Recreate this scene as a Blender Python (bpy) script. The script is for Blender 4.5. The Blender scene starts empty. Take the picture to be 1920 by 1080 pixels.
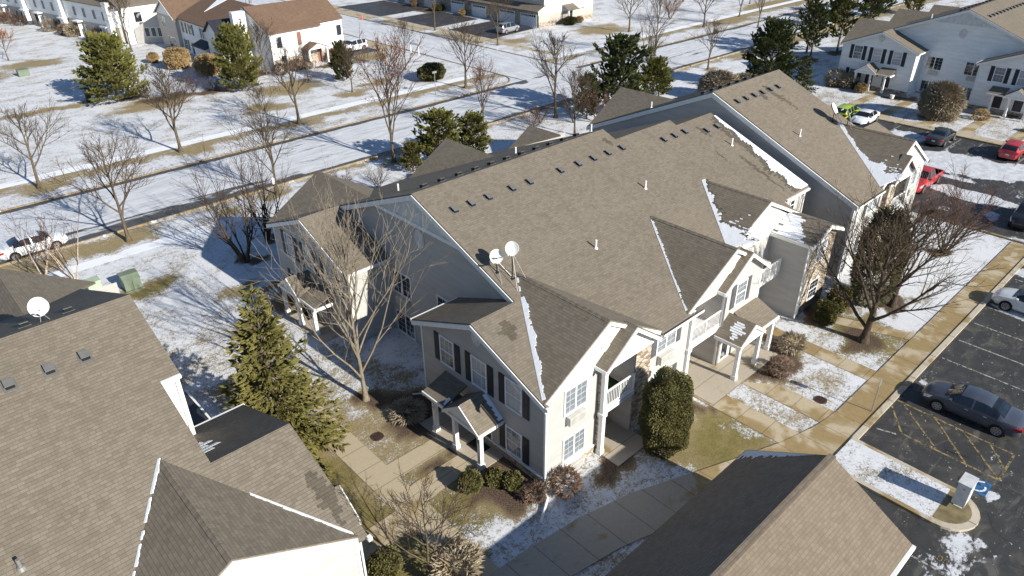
import bpy, math, random
from mathutils import Vector, Matrix
from math import radians as rad, sin, cos, pi, sqrt, atan2

SC = bpy.context.scene
COL = SC.collection

# ------------------------------------------------------------------ camera
CAMZ = 25.5
_p, _r, _y = rad(30.40042789), rad(-0.61055876), rad(47.28623653)
_f = Vector((cos(_p) * cos(_y), cos(_p) * sin(_y), -sin(_p)))
_rt = Vector((sin(_y), -cos(_y), 0.0))
_up = _rt.cross(_f)
_R = _rt * cos(_r) + _up * sin(_r)
_U = -_rt * sin(_r) + _up * cos(_r)
cam = bpy.data.cameras.new("camera")
cam.sensor_width = 36.0
cam.lens = 36.0 * 1344.944 / 1920.0
cam.clip_start = 0.1
cam.clip_end = 3000.0
camo = bpy.data.objects.new("camera", cam)
COL.objects.link(camo)
camo.matrix_world = Matrix(((_R.x, _U.x, -_f.x, 0), (_R.y, _U.y, -_f.y, 0), (_R.z, _U.z, -_f.z, CAMZ), (0, 0, 0, 1)))
SC.camera = camo

# ------------------------------------------------------------------ sky, sun, exposure
SUN_EL, SUN_AZ = rad(27.0), rad(-82.0)
world = bpy.data.worlds.new("World")
SC.world = world
world.use_nodes = True
wn = world.node_tree
for n in list(wn.nodes):
    wn.nodes.remove(n)
sky = wn.nodes.new("ShaderNodeTexSky")
sky.sky_type = 'NISHITA'
sky.sun_disc = False
sky.sun_elevation = SUN_EL
sky.sun_rotation = pi / 2 - SUN_AZ
sky.altitude = 200
sky.air_density = 1.0
sky.dust_density = 0.1
sky.ozone_density = 4.0
bg = wn.nodes.new("ShaderNodeBackground")
bg.inputs['Strength'].default_value = 0.078
wo = wn.nodes.new("ShaderNodeOutputWorld")
wn.links.new(sky.outputs[0], bg.inputs[0])
wn.links.new(bg.outputs[0], wo.inputs[0])

sl = bpy.data.lights.new("sun", 'SUN')
sl.energy = 5.0
sl.angle = rad(0.5)
sl.color = (1.0, 0.955, 0.855)
so = bpy.data.objects.new("sun", sl)
COL.objects.link(so)
sdir = Vector((cos(SUN_EL) * cos(SUN_AZ), cos(SUN_EL) * sin(SUN_AZ), sin(SUN_EL)))
so.rotation_euler = sdir.to_track_quat('Z', 'Y').to_euler()
so.location = (0, 0, 60)

SC.view_settings.view_transform = 'Standard'
SC.view_settings.look = 'None'
SC.view_settings.gamma = 1.0
SC.view_settings.exposure = 0.58

# ------------------------------------------------------------------ node helpers
class NT:
    def __init__(s, name):
        s.m = bpy.data.materials.new(name)
        s.m.use_nodes = True
        s.t = s.m.node_tree
        s.b = s.t.nodes['Principled BSDF']
    def n(s, typ, **kw):
        nd = s.t.nodes.new(typ)
        for k, v in kw.items():
            setattr(nd, k, v)
        return nd
    def l(s, a, b):
        s.t.links.new(a, b)
    def val(s, sock, v):
        if isinstance(v, bpy.types.NodeSocket):
            s.l(v, sock)
        else:
            sock.default_value = v
    def math(s, op, a, b=0.0, clamp=False):
        nd = s.n('ShaderNodeMath', operation=op, use_clamp=clamp)
        s.val(nd.inputs[0], a); s.val(nd.inputs[1], b)
        return nd.outputs[0]
    def mix(s, f, a, b):
        nd = s.n('ShaderNodeMix', data_type='RGBA')
        s.val(nd.inputs['Factor'], f)
        s.val(nd.inputs['A'], a if isinstance(a, bpy.types.NodeSocket) else (*a, 1) if len(a) == 3 else a)
        s.val(nd.inputs['B'], b if isinstance(b, bpy.types.NodeSocket) else (*b, 1) if len(b) == 3 else b)
        return nd.outputs['Result']
    def noise(s, vec, scale, detail=4.0, rough=0.55, dist=0.0):
        nd = s.n('ShaderNodeTexNoise')
        if vec is not None: s.l(vec, nd.inputs['Vector'])
        nd.inputs['Scale'].default_value = scale
        nd.inputs['Detail'].default_value = detail
        nd.inputs['Roughness'].default_value = rough
        nd.inputs['Distortion'].default_value = dist
        return nd.outputs['Fac']
    def ramp(s, f, a, b):
        nd = s.n('ShaderNodeMapRange', interpolation_type='SMOOTHSTEP')
        s.val(nd.inputs[0], f); s.val(nd.inputs[1], a); s.val(nd.inputs[2], b)
        return nd.outputs[0]
    def map(s, vec, scale=(1, 1, 1), rot=(0, 0, 0), loc=(0, 0, 0)):
        nd = s.n('ShaderNodeMapping')
        s.l(vec, nd.inputs[0])
        nd.inputs['Scale'].default_value = scale
        nd.inputs['Rotation'].default_value = rot
        nd.inputs['Location'].default_value = loc
        return nd.outputs[0]
    def coord(s, k='Object'):
        return s.n('ShaderNodeTexCoord').outputs[k]
    def pos(s):
        return s.n('ShaderNodeNewGeometry').outputs['Position']
    def attr(s, name, k='Fac'):
        return s.n('ShaderNodeAttribute', attribute_name=name).outputs[k]
    def bump(s, h, strength=0.3, dist=0.02):
        nd = s.n('ShaderNodeBump')
        nd.inputs['Strength'].default_value = strength
        nd.inputs['Distance'].default_value = dist
        s.l(h, nd.inputs['Height'])
        s.l(nd.outputs[0], s.b.inputs['Normal'])
    def out(s, col, rough=0.7, spec=0.3, metal=0.0):
        s.val(s.b.inputs['Base Color'], col if isinstance(col, bpy.types.NodeSocket) or len(col) == 4 else (*col, 1))
        s.val(s.b.inputs['Roughness'], rough)
        s.val(s.b.inputs['Specular IOR Level'], spec)
        s.b.inputs['Metallic'].default_value = metal
        return s.m

def plain(name, col, rough=0.6, spec=0.3, metal=0.0, var=0.12, scale=3.0, coat=0.0):
    t = NT(name)
    c = t.coord()
    f = t.noise(c, scale, 5, 0.6)
    lo = tuple(x * (1 - var) for x in col); hi = tuple(min(1, x * (1 + var)) for x in col)
    m = t.out(t.mix(t.ramp(f, 0.3, 0.7), lo, hi), rough, spec, metal)
    if coat: t.b.inputs['Coat Weight'].default_value = coat
    return m

M = {}
def shingle(name, c1, c2, c3, uvs=1.0):
    t = NT(name)
    uv = t.coord('UV')
    br = t.n('ShaderNodeTexBrick', offset=0.43, offset_frequency=2, squash=0.8, squash_frequency=3)
    t.l(uv, br.inputs['Vector'])
    br.inputs['Color1'].default_value = (0, 0, 0, 1); br.inputs['Color2'].default_value = (1, 1, 1, 1)
    br.inputs['Mortar'].default_value = (0.5, 0.5, 0.5, 1)
    br.inputs['Scale'].default_value = 1.0
    br.inputs['Mortar Size'].default_value = 0.008
    br.inputs['Brick Width'].default_value = 0.24; br.inputs['Row Height'].default_value = 0.145
    br2 = t.n('ShaderNodeTexBrick', offset=0.3, offset_frequency=2)
    t.l(t.map(uv, loc=(0.13, 0, 0)), br2.inputs['Vector'])
    br2.inputs['Color1'].default_value = (0, 0, 0, 1); br2.inputs['Color2'].default_value = (1, 1, 1, 1)
    br2.inputs['Mortar'].default_value = (0.5, 0.5, 0.5, 1)
    br2.inputs['Scale'].default_value = 1.0; br2.inputs['Mortar Size'].default_value = 0.0
    br2.inputs['Brick Width'].default_value = 0.37; br2.inputs['Row Height'].default_value = 0.145
    a = t.math('ADD', t.math('MULTIPLY', br.outputs['Color'], 0.6), t.math('MULTIPLY', br2.outputs['Color'], 0.4))
    col = t.mix(t.ramp(a, -0.1, 1.0), c1, c2)
    col = t.mix(t.ramp(t.noise(t.map(uv, scale=(3, 7, 1)), 1.0, 3), 0.5, 0.75), col, c3)
    big = t.noise(uv, 0.22, 4, 0.6)
    col = t.mix(t.math('MULTIPLY', t.ramp(big, 0.35, 0.7), 0.15), col, tuple(x * 0.72 for x in c1))
    stq = t.noise(t.map(uv, scale=(1.7, 0.12, 1)), 1.0, 5, 0.7)
    col = t.mix(t.math('MULTIPLY', t.ramp(stq, 0.48, 0.75), 0.30), col, tuple(x * 0.62 for x in c1))
    fade = t.noise(t.map(uv, scale=(.16, .3, 1)), 1.0, 3, 0.5)
    col = t.mix(t.math('MULTIPLY', t.ramp(fade, 0.5, 0.75), 0.25), col, tuple(x * 1.18 for x in c2))
    gr = t.noise(uv, 55, 2, 0.7)
    col = t.mix(t.math('MULTIPLY', t.ramp(gr, 0.35, 0.7), 0.3), col, tuple(min(1, x * 1.25) for x in c2))
    # butt edge shadow of each course, drawn into the colour as a dark line
    sep = t.n('ShaderNodeSeparateXYZ'); t.l(uv, sep.inputs[0])
    fr = t.math('FRACT', t.math('DIVIDE', sep.outputs[1], 0.145))
    edge = t.ramp(fr, 0.10, 0.0)
    col = t.mix(t.math('MULTIPLY', edge, 0.62), col, tuple(x * 0.4 for x in c1))
    col = t.mix(t.math('MULTIPLY', br.outputs['Fac'], 0.30), col, tuple(x * 0.4 for x in c1))
    h = t.math('ADD', t.math('MULTIPLY', fr, -0.6), t.math('ADD', t.math('MULTIPLY', br.outputs['Color'], 0.35), t.math('MULTIPLY', gr, 0.25)))
    t.bump(h, 0.6, 0.02)
    return t.out(col, 0.9, 0.15)

def siding(name, col, lap=0.135, var=0.08):
    t = NT(name)
    uv = t.coord('UV')
    sep = t.n('ShaderNodeSeparateXYZ'); t.l(uv, sep.inputs[0])
    fr = t.math('FRACT', t.math('DIVIDE', sep.outputs[1], lap))
    line = t.ramp(fr, 0.14, 0.02)
    base = t.mix(t.ramp(t.noise(t.map(uv, scale=(0.4, 2.2, 1)), 1.4, 5), 0.3, 0.75), tuple(x * (1 - var) for x in col), tuple(x * (1 + var) for x in col))
    grime = t.ramp(t.noise(t.map(uv, scale=(1.2, 0.25, 1)), 1.3, 4, 0.65), 0.55, 0.85)
    base = t.mix(t.math('MULTIPLY', grime, 0.18), base, tuple(x * 0.6 for x in col))
    c = t.mix(t.math('MULTIPLY', line, 0.6), base, tuple(x * 0.45 for x in col))  # shadow under each lap, painted as a darker line
    t.bump(fr, 0.5, 0.012)
    return t.out(c, 0.55, 0.25)

def stone(name, ca, cb, cc):
    t = NT(name)
    uv = t.coord('UV')
    v = t.n('ShaderNodeTexVoronoi', feature='F1'); t.l(t.map(uv, scale=(3.0, 6.5, 1)), v.inputs['Vector']); v.inputs['Scale'].default_value = 1.0
    ve = t.n('ShaderNodeTexVoronoi', feature='DISTANCE_TO_EDGE'); t.l(t.map(uv, scale=(3.0, 6.5, 1)), ve.inputs['Vector']); ve.inputs['Scale'].default_value = 1.0
    sp = t.n('ShaderNodeSeparateColor'); t.l(v.outputs['Color'], sp.inputs[0])
    c = t.mix(sp.outputs[0], ca, cb)
    c = t.mix(t.ramp(sp.outputs[1], 0.6, 0.9), c, cc)
    c = t.mix(t.math('MULTIPLY', t.ramp(t.noise(uv, 14, 4), 0.4, 0.7), 0.35), c, tuple(x * 0.5 for x in ca))
    e = t.ramp(ve.outputs['Distance'], 0.09, 0.02)
    c = t.mix(t.math('MULTIPLY', e, 0.8), c, (0.16, 0.14, 0.12))
    t.bump(t.math('ADD', t.ramp(ve.outputs['Distance'], 0.0, 0.15), t.noise(uv, 9, 4)), 0.8, 0.03)
    return t.out(c, 0.85, 0.2)

M['shingle'] = shingle('tan_shingle', (0.142, 0.119, 0.092), (0.215, 0.183, 0.143), (0.172, 0.146, 0.113))
M['shingle_g'] = shingle('buff_shingle', (0.165, 0.13, 0.097), (0.225, 0.183, 0.138), (0.185, 0.15, 0.112))
M['shingle_brown'] = shingle('brown_shingle', (0.13, 0.083, 0.056), (0.20, 0.132, 0.092), (0.16, 0.104, 0.072))
M['stain'] = shingle('damp_shingle', (0.085, 0.071, 0.055), (0.13, 0.109, 0.084), (0.105, 0.088, 0.068))
M['siding'] = siding('warm_grey_siding', (0.46, 0.437, 0.41))
M['siding_sunlit'] = siding('sunlit_siding', (0.50, 0.49, 0.465))  # lighter copy of the grey siding for sun-facing walls, sunlight put into the colour
M['siding_white'] = siding('white_siding', (0.84, 0.835, 0.82))
M['siding_beige'] = siding('beige_siding', (0.48, 0.43, 0.37))
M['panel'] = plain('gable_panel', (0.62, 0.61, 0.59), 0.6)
M['trim'] = plain('white_trim', (0.80, 0.79, 0.77), 0.45, 0.35, var=0.05)
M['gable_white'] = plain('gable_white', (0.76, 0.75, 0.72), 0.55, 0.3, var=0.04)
M['stone'] = stone('field_stone', (0.44, 0.36, 0.27), (0.60, 0.53, 0.43), (0.27, 0.17, 0.12))
M['shutter'] = plain('dark_shutter', (0.028, 0.03, 0.04), 0.5, 0.3)
M['shutter_grey'] = plain('grey_shutter', (0.10, 0.095, 0.105), 0.5, 0.3)
M['door_dark'] = plain('dark_door', (0.03, 0.031, 0.042), 0.4, 0.4)
M['door_white'] = plain('white_door', (0.70, 0.70, 0.70), 0.45, 0.3)
M['door_red'] = plain('brick_red_door', (0.23, 0.11, 0.085), 0.5, 0.3)
M['ac'] = plain('painted_unit', (0.55, 0.53, 0.49), 0.5, 0.3)
M['metal'] = plain('galvanised', (0.30, 0.29, 0.28), 0.45, 0.5, 0.4)
M['vent'] = plain('weathered_vent', (0.14, 0.136, 0.13), 0.6)
M['dark'] = plain('void_shade', (0.012, 0.012, 0.014), 0.7)
M['black'] = plain('black_steel', (0.02, 0.02, 0.022), 0.5)
M['turf'] = plain('green_carpet', (0.022, 0.045, 0.016), 0.95, 0.1, var=0.4, scale=9)
M['gutter'] = plain('gutter_dark', (0.06, 0.055, 0.05), 0.6)

def glass(name, blind, amount):
    t = NT(name)
    uv = t.coord('UV')
    sep = t.n('ShaderNodeSeparateXYZ'); t.l(uv, sep.inputs[0])
    sl_ = t.math('FRACT', t.math('MULTIPLY', sep.outputs[1], 16.0))
    bl = t.mix(t.ramp(sl_, 0.25, 0.05), blind, tuple(x * 0.7 for x in blind))
    dk = (0.018, 0.022, 0.027)
    f = t.ramp(t.noise(t.map(uv, scale=(0.55, 0.35, 1)), 2.1, 2), 0.72 - amount * 0.45, 0.74 - amount * 0.45)
    return t.out(t.mix(f, dk, bl), 0.06, 0.8)
M['glass'] = glass('window_glass', (0.24, 0.25, 0.26), 0.25)
M['glass_b'] = glass('window_glass_blind', (0.40, 0.42, 0.45), 1.1)
M['glass_m'] = glass('window_glass_half', (0.20, 0.225, 0.25), 0.85)

def snowmat():
    t = NT('snow')
    c = t.pos()
    n = t.noise(c, 3.0, 6, 0.65)
    t.bump(n, 0.5, 0.05)
    t.b.inputs['Subsurface Weight'].default_value = 0.0
    return t.out(t.mix(n, (0.76, 0.78, 0.82), (0.86, 0.87, 0.89)), 0.75, 0.25)
M['snow'] = snowmat()

# ------------------------------------------------------------------ mesh builder
class MB:
    def __init__(s):
        s.v = []; s.f = []; s.mi = []; s.T = None; s.m = 0
    def add(s, p):
        if s.T: p = s.T(p)
        s.v.append(tuple(p)); return len(s.v) - 1
    def poly(s, pts, m=None):
        s.f.append([s.add(p) for p in pts]); s.mi.append(s.m if m is None else m); return s
    def box(s, x0, x1, y0, y1, z0, z1, m=None):
        a = [s.add(p) for p in ((x0, y0, z0), (x1, y0, z0), (x1, y1, z0), (x0, y1, z0), (x0, y0, z1), (x1, y0, z1), (x1, y1, z1), (x0, y1, z1))]
        for q in ((0, 3, 2, 1), (4, 5, 6, 7), (0, 1, 5, 4), (1, 2, 6, 5), (2, 3, 7, 6), (3, 0, 4, 7)):
            s.f.append([a[i] for i in q]); s.mi.append(s.m if m is None else m)
        return s
    def slab(s, pts, th=0.14, m=None, d=None):
        d = Vector(d) if d else Vector((0, 0, -th))
        lo = [tuple(Vector(p) + d) for p in pts]
        a = [s.add(p) for p in pts]; b = [s.add(p) for p in lo]
        mm = s.m if m is None else m
        s.f.append(a); s.mi.append(mm)
        s.f.append(b[::-1]); s.mi.append(mm)
        n = len(pts)
        for i in range(n):
            j = (i + 1) % n
            s.f.append([a[i], b[i], b[j], a[j]]); s.mi.append(mm)
        return s
    def tube(s, p0, p1, r0, r1=None, n=8, m=None, cap=True):
        r1 = r0 if r1 is None else r1
        p0 = Vector(p0); p1 = Vector(p1); d = p1 - p0
        if d.length < 1e-6: return s
        d.normalize()
        u = d.orthogonal().normalized(); w = d.cross(u)
        A = []; B = []
        for i in range(n):
            t = 2 * pi * i / n; o = u * cos(t) + w * sin(t)
            A.append(s.add(p0 + o * r0)); B.append(s.add(p1 + o * r1))
        mm = s.m if m is None else m
        for i in range(n):
            j = (i + 1) % n
            s.f.append([A[i], A[j], B[j], B[i]]); s.mi.append(mm)
        if cap:
            s.f.append(A[::-1]); s.mi.append(mm); s.f.append(B); s.mi.append(mm)
        return s
    def bar(s, p0, p1, w, h, m=None):
        """square bar from p0 to p1"""
        p0 = Vector(p0); p1 = Vector(p1); d = (p1 - p0)
        if d.length < 1e-6: return s
        d.normalize()
        up = Vector((0, 0, 1)) if abs(d.z) < 0.95 else Vector((0, 1, 0))
        sd = d.cross(up).normalized() * (w / 2); uu = sd.cross(d).normalized() * (h / 2)
        c = [(-1, -1), (1, -1), (1, 1), (-1, 1)]
        A = [s.add(p0 + sd * i + uu * j) for i, j in c]; B = [s.add(p1 + sd * i + uu * j) for i, j in c]
        mm = s.m if m is None else m
        for i in range(4):
            j = (i + 1) % 4
            s.f.append([A[i], A[j], B[j], B[i]]); s.mi.append(mm)
        s.f.append(A[::-1]); s.f.append(B); s.mi += [mm, mm]
        return s
    def disc(s, c, nrm, r, n=20, m=None, ry=None, th=0.0):
        c = Vector(c); nrm = Vector(nrm).normalized()
        u = Vector((0, 0, 1)).cross(nrm)
        u = u.normalized() if u.length > 1e-4 else Vector((1, 0, 0))
        w = nrm.cross(u); ry = ry or r
        pts = [c + u * (r * cos(2 * pi * i / n)) + w * (ry * sin(2 * pi * i / n)) for i in range(n)]
        if th: s.slab([tuple(p + nrm * th) for p in pts], m=m, d=tuple(-nrm * th))
        else: s.poly([tuple(p) for p in pts], m)
        return s
    def mesh(s, name, mats, smooth=False, off=(0, 0, 0)):
        me = bpy.data.meshes.new(name)
        ox, oy, oz = off
        me.from_pydata([(x - ox, y - oy, z - oz) for x, y, z in s.v], [], s.f)
        mats = mats if isinstance(mats, (list, tuple)) else [mats]
        for m in mats:
            me.materials.append(M[m] if isinstance(m, str) else m)
        if len(mats) > 1: me.polygons.foreach_set('material_index', s.mi)
        if smooth: me.polygons.foreach_set('use_smooth', [True] * len(me.polygons))
        return me
    def uv(s, me, off=(0, 0, 0)):
        uvl = me.uv_layers.new(name='UVMap')
        off = Vector(off); data = [0.0] * (2 * len(me.loops))
        for p in me.polygons:
            n = p.normal
            if abs(n.z) > 0.995: u = Vector((1, 0, 0)); w = Vector((0, 1, 0))
            else:
                u = Vector((-n.y, n.x, 0)).normalized(); w = n.cross(u)
                if w.z < 0: w = -w
            for li in p.loop_indices:
                q = me.vertices[me.loops[li].vertex_index].co + off
                data[2 * li] = q.dot(u); data[2 * li + 1] = q.dot(w)
        uvl.data.foreach_set('uv', data)
    def build(s, name, mats, parent=None, smooth=False, uv=True, rel=True, label=None):
        off = tuple(parent_loc(parent)) if (parent is not None and rel) else (0, 0, 0)
        me = s.mesh(name, mats, smooth, off)
        if uv: s.uv(me, off)
        o = bpy.data.objects.new(name, me); COL.objects.link(o)
        if parent is not None: o.parent = parent
        if label: o['label'] = label
        return o

def parent_loc(o):
    l = Vector((0, 0, 0))
    while o is not None:
        l = l + Vector(o.location); o = o.parent
    return l

def thing(name, loc, label, cat, group=None, rz=0.0):
    o = bpy.data.objects.new(name, None); COL.objects.link(o)
    o.empty_display_size = 0.3
    o.location = loc; o.rotation_euler = (0, 0, rz)
    return tag(o, label, cat, group)

def tag(o, label, cat, group=None, kind=None):
    if label: o['label'] = label
    if cat: o['category'] = cat
    if group: o['group'] = group
    if kind: o['kind'] = kind
    return o

def kids(o): return [c for c in bpy.data.objects if c.parent == o]
KIDS = {}
def copy_tree(o, loc, rz=0.0, scale=None, label=None, group=None):
    def rec(src, parent):
        c = src.copy(); COL.objects.link(c)
        if parent is not None: c.parent = parent
        for ch in KIDS.setdefault(src.name, kids(src)):
            rec(ch, c)
        return c
    r = rec(o, None)
    r.location = loc; r.rotation_euler = (0, 0, rz)
    if scale is not None: r.scale = scale if isinstance(scale, (tuple, list)) else (scale,) * 3
    if label: r['label'] = label
    if group: r['group'] = group
    return r
# ================================================================== GROUND AND PAVING (setting)
def smooth(a, b, x):
    if a == b: return 1.0 if x > a else 0.0
    t = max(0.0, min(1.0, (x - a) / (b - a))); return t * t * (3 - 2 * t)

# (x0,x1,y0,y1, snow, feather)  later entries override earlier ones
SNOW_R = [
    (-60, 400, 44, 61, 0.72, 2.0), (-60, 400, 57.6, 61, 0.52, 0.8), (-60, 400, 72.5, 79, 0.74, 1.0), (-60, 400, 76.6, 78.6, 0.52, 0.6),
    (-10, 17, 31, 56, 0.72, 2.5), (7, 20, 43, 60, 0.76, 2.0), (15, 48, 43, 60, 0.78, 2.0),
    (8, 18, 11, 31.5, 0.50, 1.2), (8, 11.8, 14, 29, 0.13, 0.6), (13.2, 16.4, 24.6, 30, 0.49, 0.8),
    (13, 17.6, 26, 33, 0.63, 1.0), (13.4, 20, 14.8, 17.4, 0.68, 0.5),
    (14, 21.5, 13.2, 16.8, 0.72, 0.6), (14, 27, 8, 13.2, 0.68, 0.6),
    (23.2, 30, 10.5, 14.9, 0.24, 0.8), (22, 25.3, 14.6, 16.6, 0.56, 0.5), (27.5, 34, 10.2, 14, 0.64, 0.7), (30.8, 34.5, 10.2, 14.8, 0.66, 0.8),
    (34, 40, 10.2, 16, 0.72, 0.8), (40, 43.5, 10.0, 14, 0.53, 1.0), (43.5, 62, 10.2, 17, 0.80, 1.0),
    (39.8, 47, 14, 20, 0.64, 1.0),
    (86, 98, -10, 45, 0.70, 2.0), (45, 62, 40, 60, 0.77, 2), (60, 100, 42, 60, 0.80, 2),
]
SNOW_E = []      # (cx,cy,rx,ry,snow,green)  ellipses
MULCH_E = [(17.0, 18.6, 1.1, 1.9), (15.6, 19.6, 0.9, 0.8), (16.2, 26.0, 1.5, 2.0), (15.3, 28.7, 0.9, 0.9), (25.7, 16.0, 1.5, 0.8), (27.6, 15.5, 0.6, 0.9),
           (33.9, 14.6, 1.0, 1.0), (36.3, 14.8, 1.4, 1.4), (41.5, 15.1, 1.8, 1.0), (40.8, 12.2, 1.5, 1.1), (46.0, 12.6, 1.6, 0.9), (56.6, 13.1, 0.9, 0.7),
           (17.7, 48.6, 0.9, 0.9), (20.6, 51.0, 0.9, 0.8), (30.5, 16.2, 0.7, 0.4), (15.2, 22.05, 0.75, 0.5), (22.0, 16.0, 2.0, 0.8), (10.5, 16.6, 1.3, 1.0),
           (108.7, 50.7, 1.6, 1.3), (115.3, 49.7, 1.8, 1.5), (97.5, 41.5, 1.2, 1.3), (91.3, 26.1, 1.9, 1.6), (97.3, 24.0, 0.9, 2.5), (97.2, 33.2, 1.0, 2.4),
           (27, 102.0, 2.0, 1.2), (30.5, 99, 4, 1.6), (37, 98, 3.5, 1.3), (44, 103, 2.2, 2), (56, 99.6, 3, 0.8), (94.5, 130, 2, 12)]
GREEN_E = [(9.8, 22, 2.0, 9), (26.5, 12.9, 3.2, 1.6), (13.9, 17.6, 1.6, 1.0), (12.3, 18.6, 1.0, 0.9), (11.4, 49.6, 1.6, 0.9), (14.3, 19.4, 1.6, 0.9), (13.9, 22.0, .6, .4), (41, 12, 2.5, 2)]

def ground_attr(x0_, y0_):
    x = x0_ + .45 * sin(y0_ * 1.7 + x0_ * .6) + .25 * sin(y0_ * 4.1 + 1.3) + .5 * sin(x0_ * .33 + y0_ * .21)
    y = y0_ + .35 * sin(x0_ * 1.3 + .4) + .22 * sin(x0_ * 3.7 - y0_ * 1.1)
    s = 0.75
    for x0, x1, y0, y1, v, fe in SNOW_R:
        w = smooth(x0 - fe / 2, x0 + fe / 2, x) * smooth(x1 + fe / 2, x1 - fe / 2, x) if False else \
            smooth(x0 - fe / 2, x0 + fe / 2, x) * (1 - smooth(x1 - fe / 2, x1 + fe / 2, x)) * smooth(y0 - fe / 2, y0 + fe / 2, y) * (1 - smooth(y1 - fe / 2, y1 + fe / 2, y))
        if w > 0: s += (v - s) * w
    for cx, cy, rx, ry, v in SNOW_E:
        d = sqrt(((x - cx) / rx) ** 2 + ((y - cy) / ry) ** 2)
        if d < 1.5: s += (v - s) * (1 - smooth(0.30, 1.5, d))
    mu = 0.0
    for cx, cy, rx, ry in MULCH_E:
        d = sqrt(((x - cx) / rx) ** 2 + ((y - cy) / ry) ** 2)
        if d < 1.3: mu = max(mu, 1 - smooth(0.8, 1.25, d))
    if mu > 0: s = min(s, s * (1 - 0.62 * mu))
    gr = 0.12
    for cx, cy, rx, ry in GREEN_E:
        d = sqrt(((x - cx) / rx) ** 2 + ((y - cy) / ry) ** 2)
        if d < 1.5: gr = max(gr, 0.95 * (1 - smooth(0.6, 1.5, d)))
    return s, mu, gr

# bare tan rings round the trees and other melted patches
for cx, cy, rx, ry in [(10.6, 76.0, 2.4, 1.4), (24.6, 76.3, 2.9, 1.3), (38, 76.3, 2.2, 1.1), (13.0, 58.4, 1.6, 0.9), (20.5, 58.9, 1.5, 0.8), (26, 59.2, 1.6, 0.8), (38.3, 58.6, 1.6, 1.2),
                       (28.0, 97.0, 4.6, 2.6), (37.5, 85.5, 3.2, 2.0), (44.5, 92.0, 4.5, 3.5), (22.5, 133, 4.5, 3.0), (14, 128, 5, 3.5), (49.2, 83.4, 2.2, 1.3), (61.2, 74.9, 1.3, 0.9),
                       (54, 86, 2.6, 1.0), (11.4, 49.8, 1.8, 1.1), (92.6, 57.9, 1.3, 0.8), (15.5, 45.3, 1.6, 0.8), (13.6, 39.0, 2.0, 0.8), (128, 76.6, 8, 2.5), (150, 80, 12, 4), (104, 88, 5, 4),
                       (86, 92, 3, 2.0), (84.5, 97, 2, 3.5), (62, 101, 3, 4), (17.6, 103.8, 7, 1.0), (7.5, 103, 4.5, 5.0), (10, 59.2, 4.5, 1.2), (4, 58.5, 4, 1.6), (58.0, 62.0, 0.1, 0.1), (11.2, 34.5, 2.4, 2.4), (10, 30, 2, 2)]:
    SNOW_E.append((cx, cy, rx * .95, ry * .95, 0.36))

def lines(segs):
    out = []
    for a, b, st in segs:
        v = a
        while v < b - 1e-6:
            out.append(v); v += st
    out.append(segs[-1][1]); return out
gx = lines([(-150, -12, 8), (-12, 64, 0.4), (64, 140, 1.0), (140, 460, 8)])
gy = lines([(-80, -4, 6), (-4, 62, 0.4), (62, 112, 0.8), (112, 190, 1.6), (190, 460, 9)])
gv = []; gs = []; gm = []; gg = []
for yy in gy:
    for xx in gx:
        gv.append((xx, yy, 0.0)); a, b, c = ground_attr(xx, yy); gs.append(a); gm.append(b); gg.append(c)
nx = len(gx); gf = [(j * nx + i, j * nx + i + 1, (j + 1) * nx + i + 1, (j + 1) * nx + i) for j in range(len(gy) - 1) for i in range(nx - 1)]
gme = bpy.data.meshes.new('ground'); gme.from_pydata(gv, [], gf)
for nm, dat in (('snow', gs), ('mulch', gm), ('green', gg)):
    at = gme.attributes.new(nm, 'FLOAT', 'POINT'); at.data.foreach_set('value', dat)

t = NT('lawn_under_snow')
P = t.pos()
fine = t.noise(P, 4.2, 6, 0.75, 0.8)
mid = t.noise(t.map(P, scale=(0.8, 1.3, 1)), 0.42, 5, 0.62, 0.5)
speck = t.noise(t.map(P, scale=(1, 0.6, 1)), 16.0, 3, 0.7)
nn = t.math('ADD', t.math('ADD', t.math('MULTIPLY', fine, 0.42), t.math('MULTIPLY', mid, 0.30)), t.math('MULTIPLY', speck, 0.28))
cov = t.math('SUBTRACT', t.math('ADD', t.math('MULTIPLY', t.attr('snow'), 0.42), 0.235), nn)
sf = t.ramp(cov, -0.045, 0.06)
tan = t.mix(t.noise(P, 2.2, 5, 0.7), (0.23, 0.175, 0.098), (0.44, 0.35, 0.205))
grn = t.mix(t.noise(P, 2.6, 5, 0.75), (0.095, 0.09, 0.024), (0.30, 0.24, 0.09))
gcol = t.mix(t.attr('green'), tan, grn)
gcol = t.mix(t.math('MULTIPLY', t.ramp(t.noise(P, 11.0, 5, 0.8), 0.42, 0.66), 0.6), gcol, (0.055, 0.045, 0.02))
gcol = t.mix(t.math('MULTIPLY', t.ramp(t.noise(P, 1.1, 4, 0.7), 0.45, 0.7), 0.4), gcol, (0.33, 0.25, 0.13))
mcol = t.mix(t.ramp(t.noise(P, 13, 4, 0.75), 0.35, 0.65), (0.035, 0.025, 0.02), (0.16, 0.11, 0.08))
gcol = t.mix(t.attr('mulch'), gcol, mcol)
scol = t.mix(t.noise(P, 1.3, 5, 0.6), (0.56, 0.575, 0.62), (0.73, 0.74, 0.76))
scol = t.mix(t.math('MULTIPLY', t.ramp(t.noise(P, 9.0, 4, 0.7), 0.50, 0.72), 0.34), scol, (0.40, 0.35, 0.27))
t.bump(t.math('ADD', t.math('MULTIPLY', sf, 0.8), t.math('MULTIPLY', fine, 0.9)), 0.55, 0.05)
M['lawn'] = t.out(t.mix(sf, gcol, scol), 0.85, 0.15)
gme.materials.append(M['lawn'])
go = bpy.data.objects.new('ground', gme); COL.objects.link(go); tag(go, 'lawns of thin snow over tan and green grass', 'ground', kind='structure')

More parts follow.
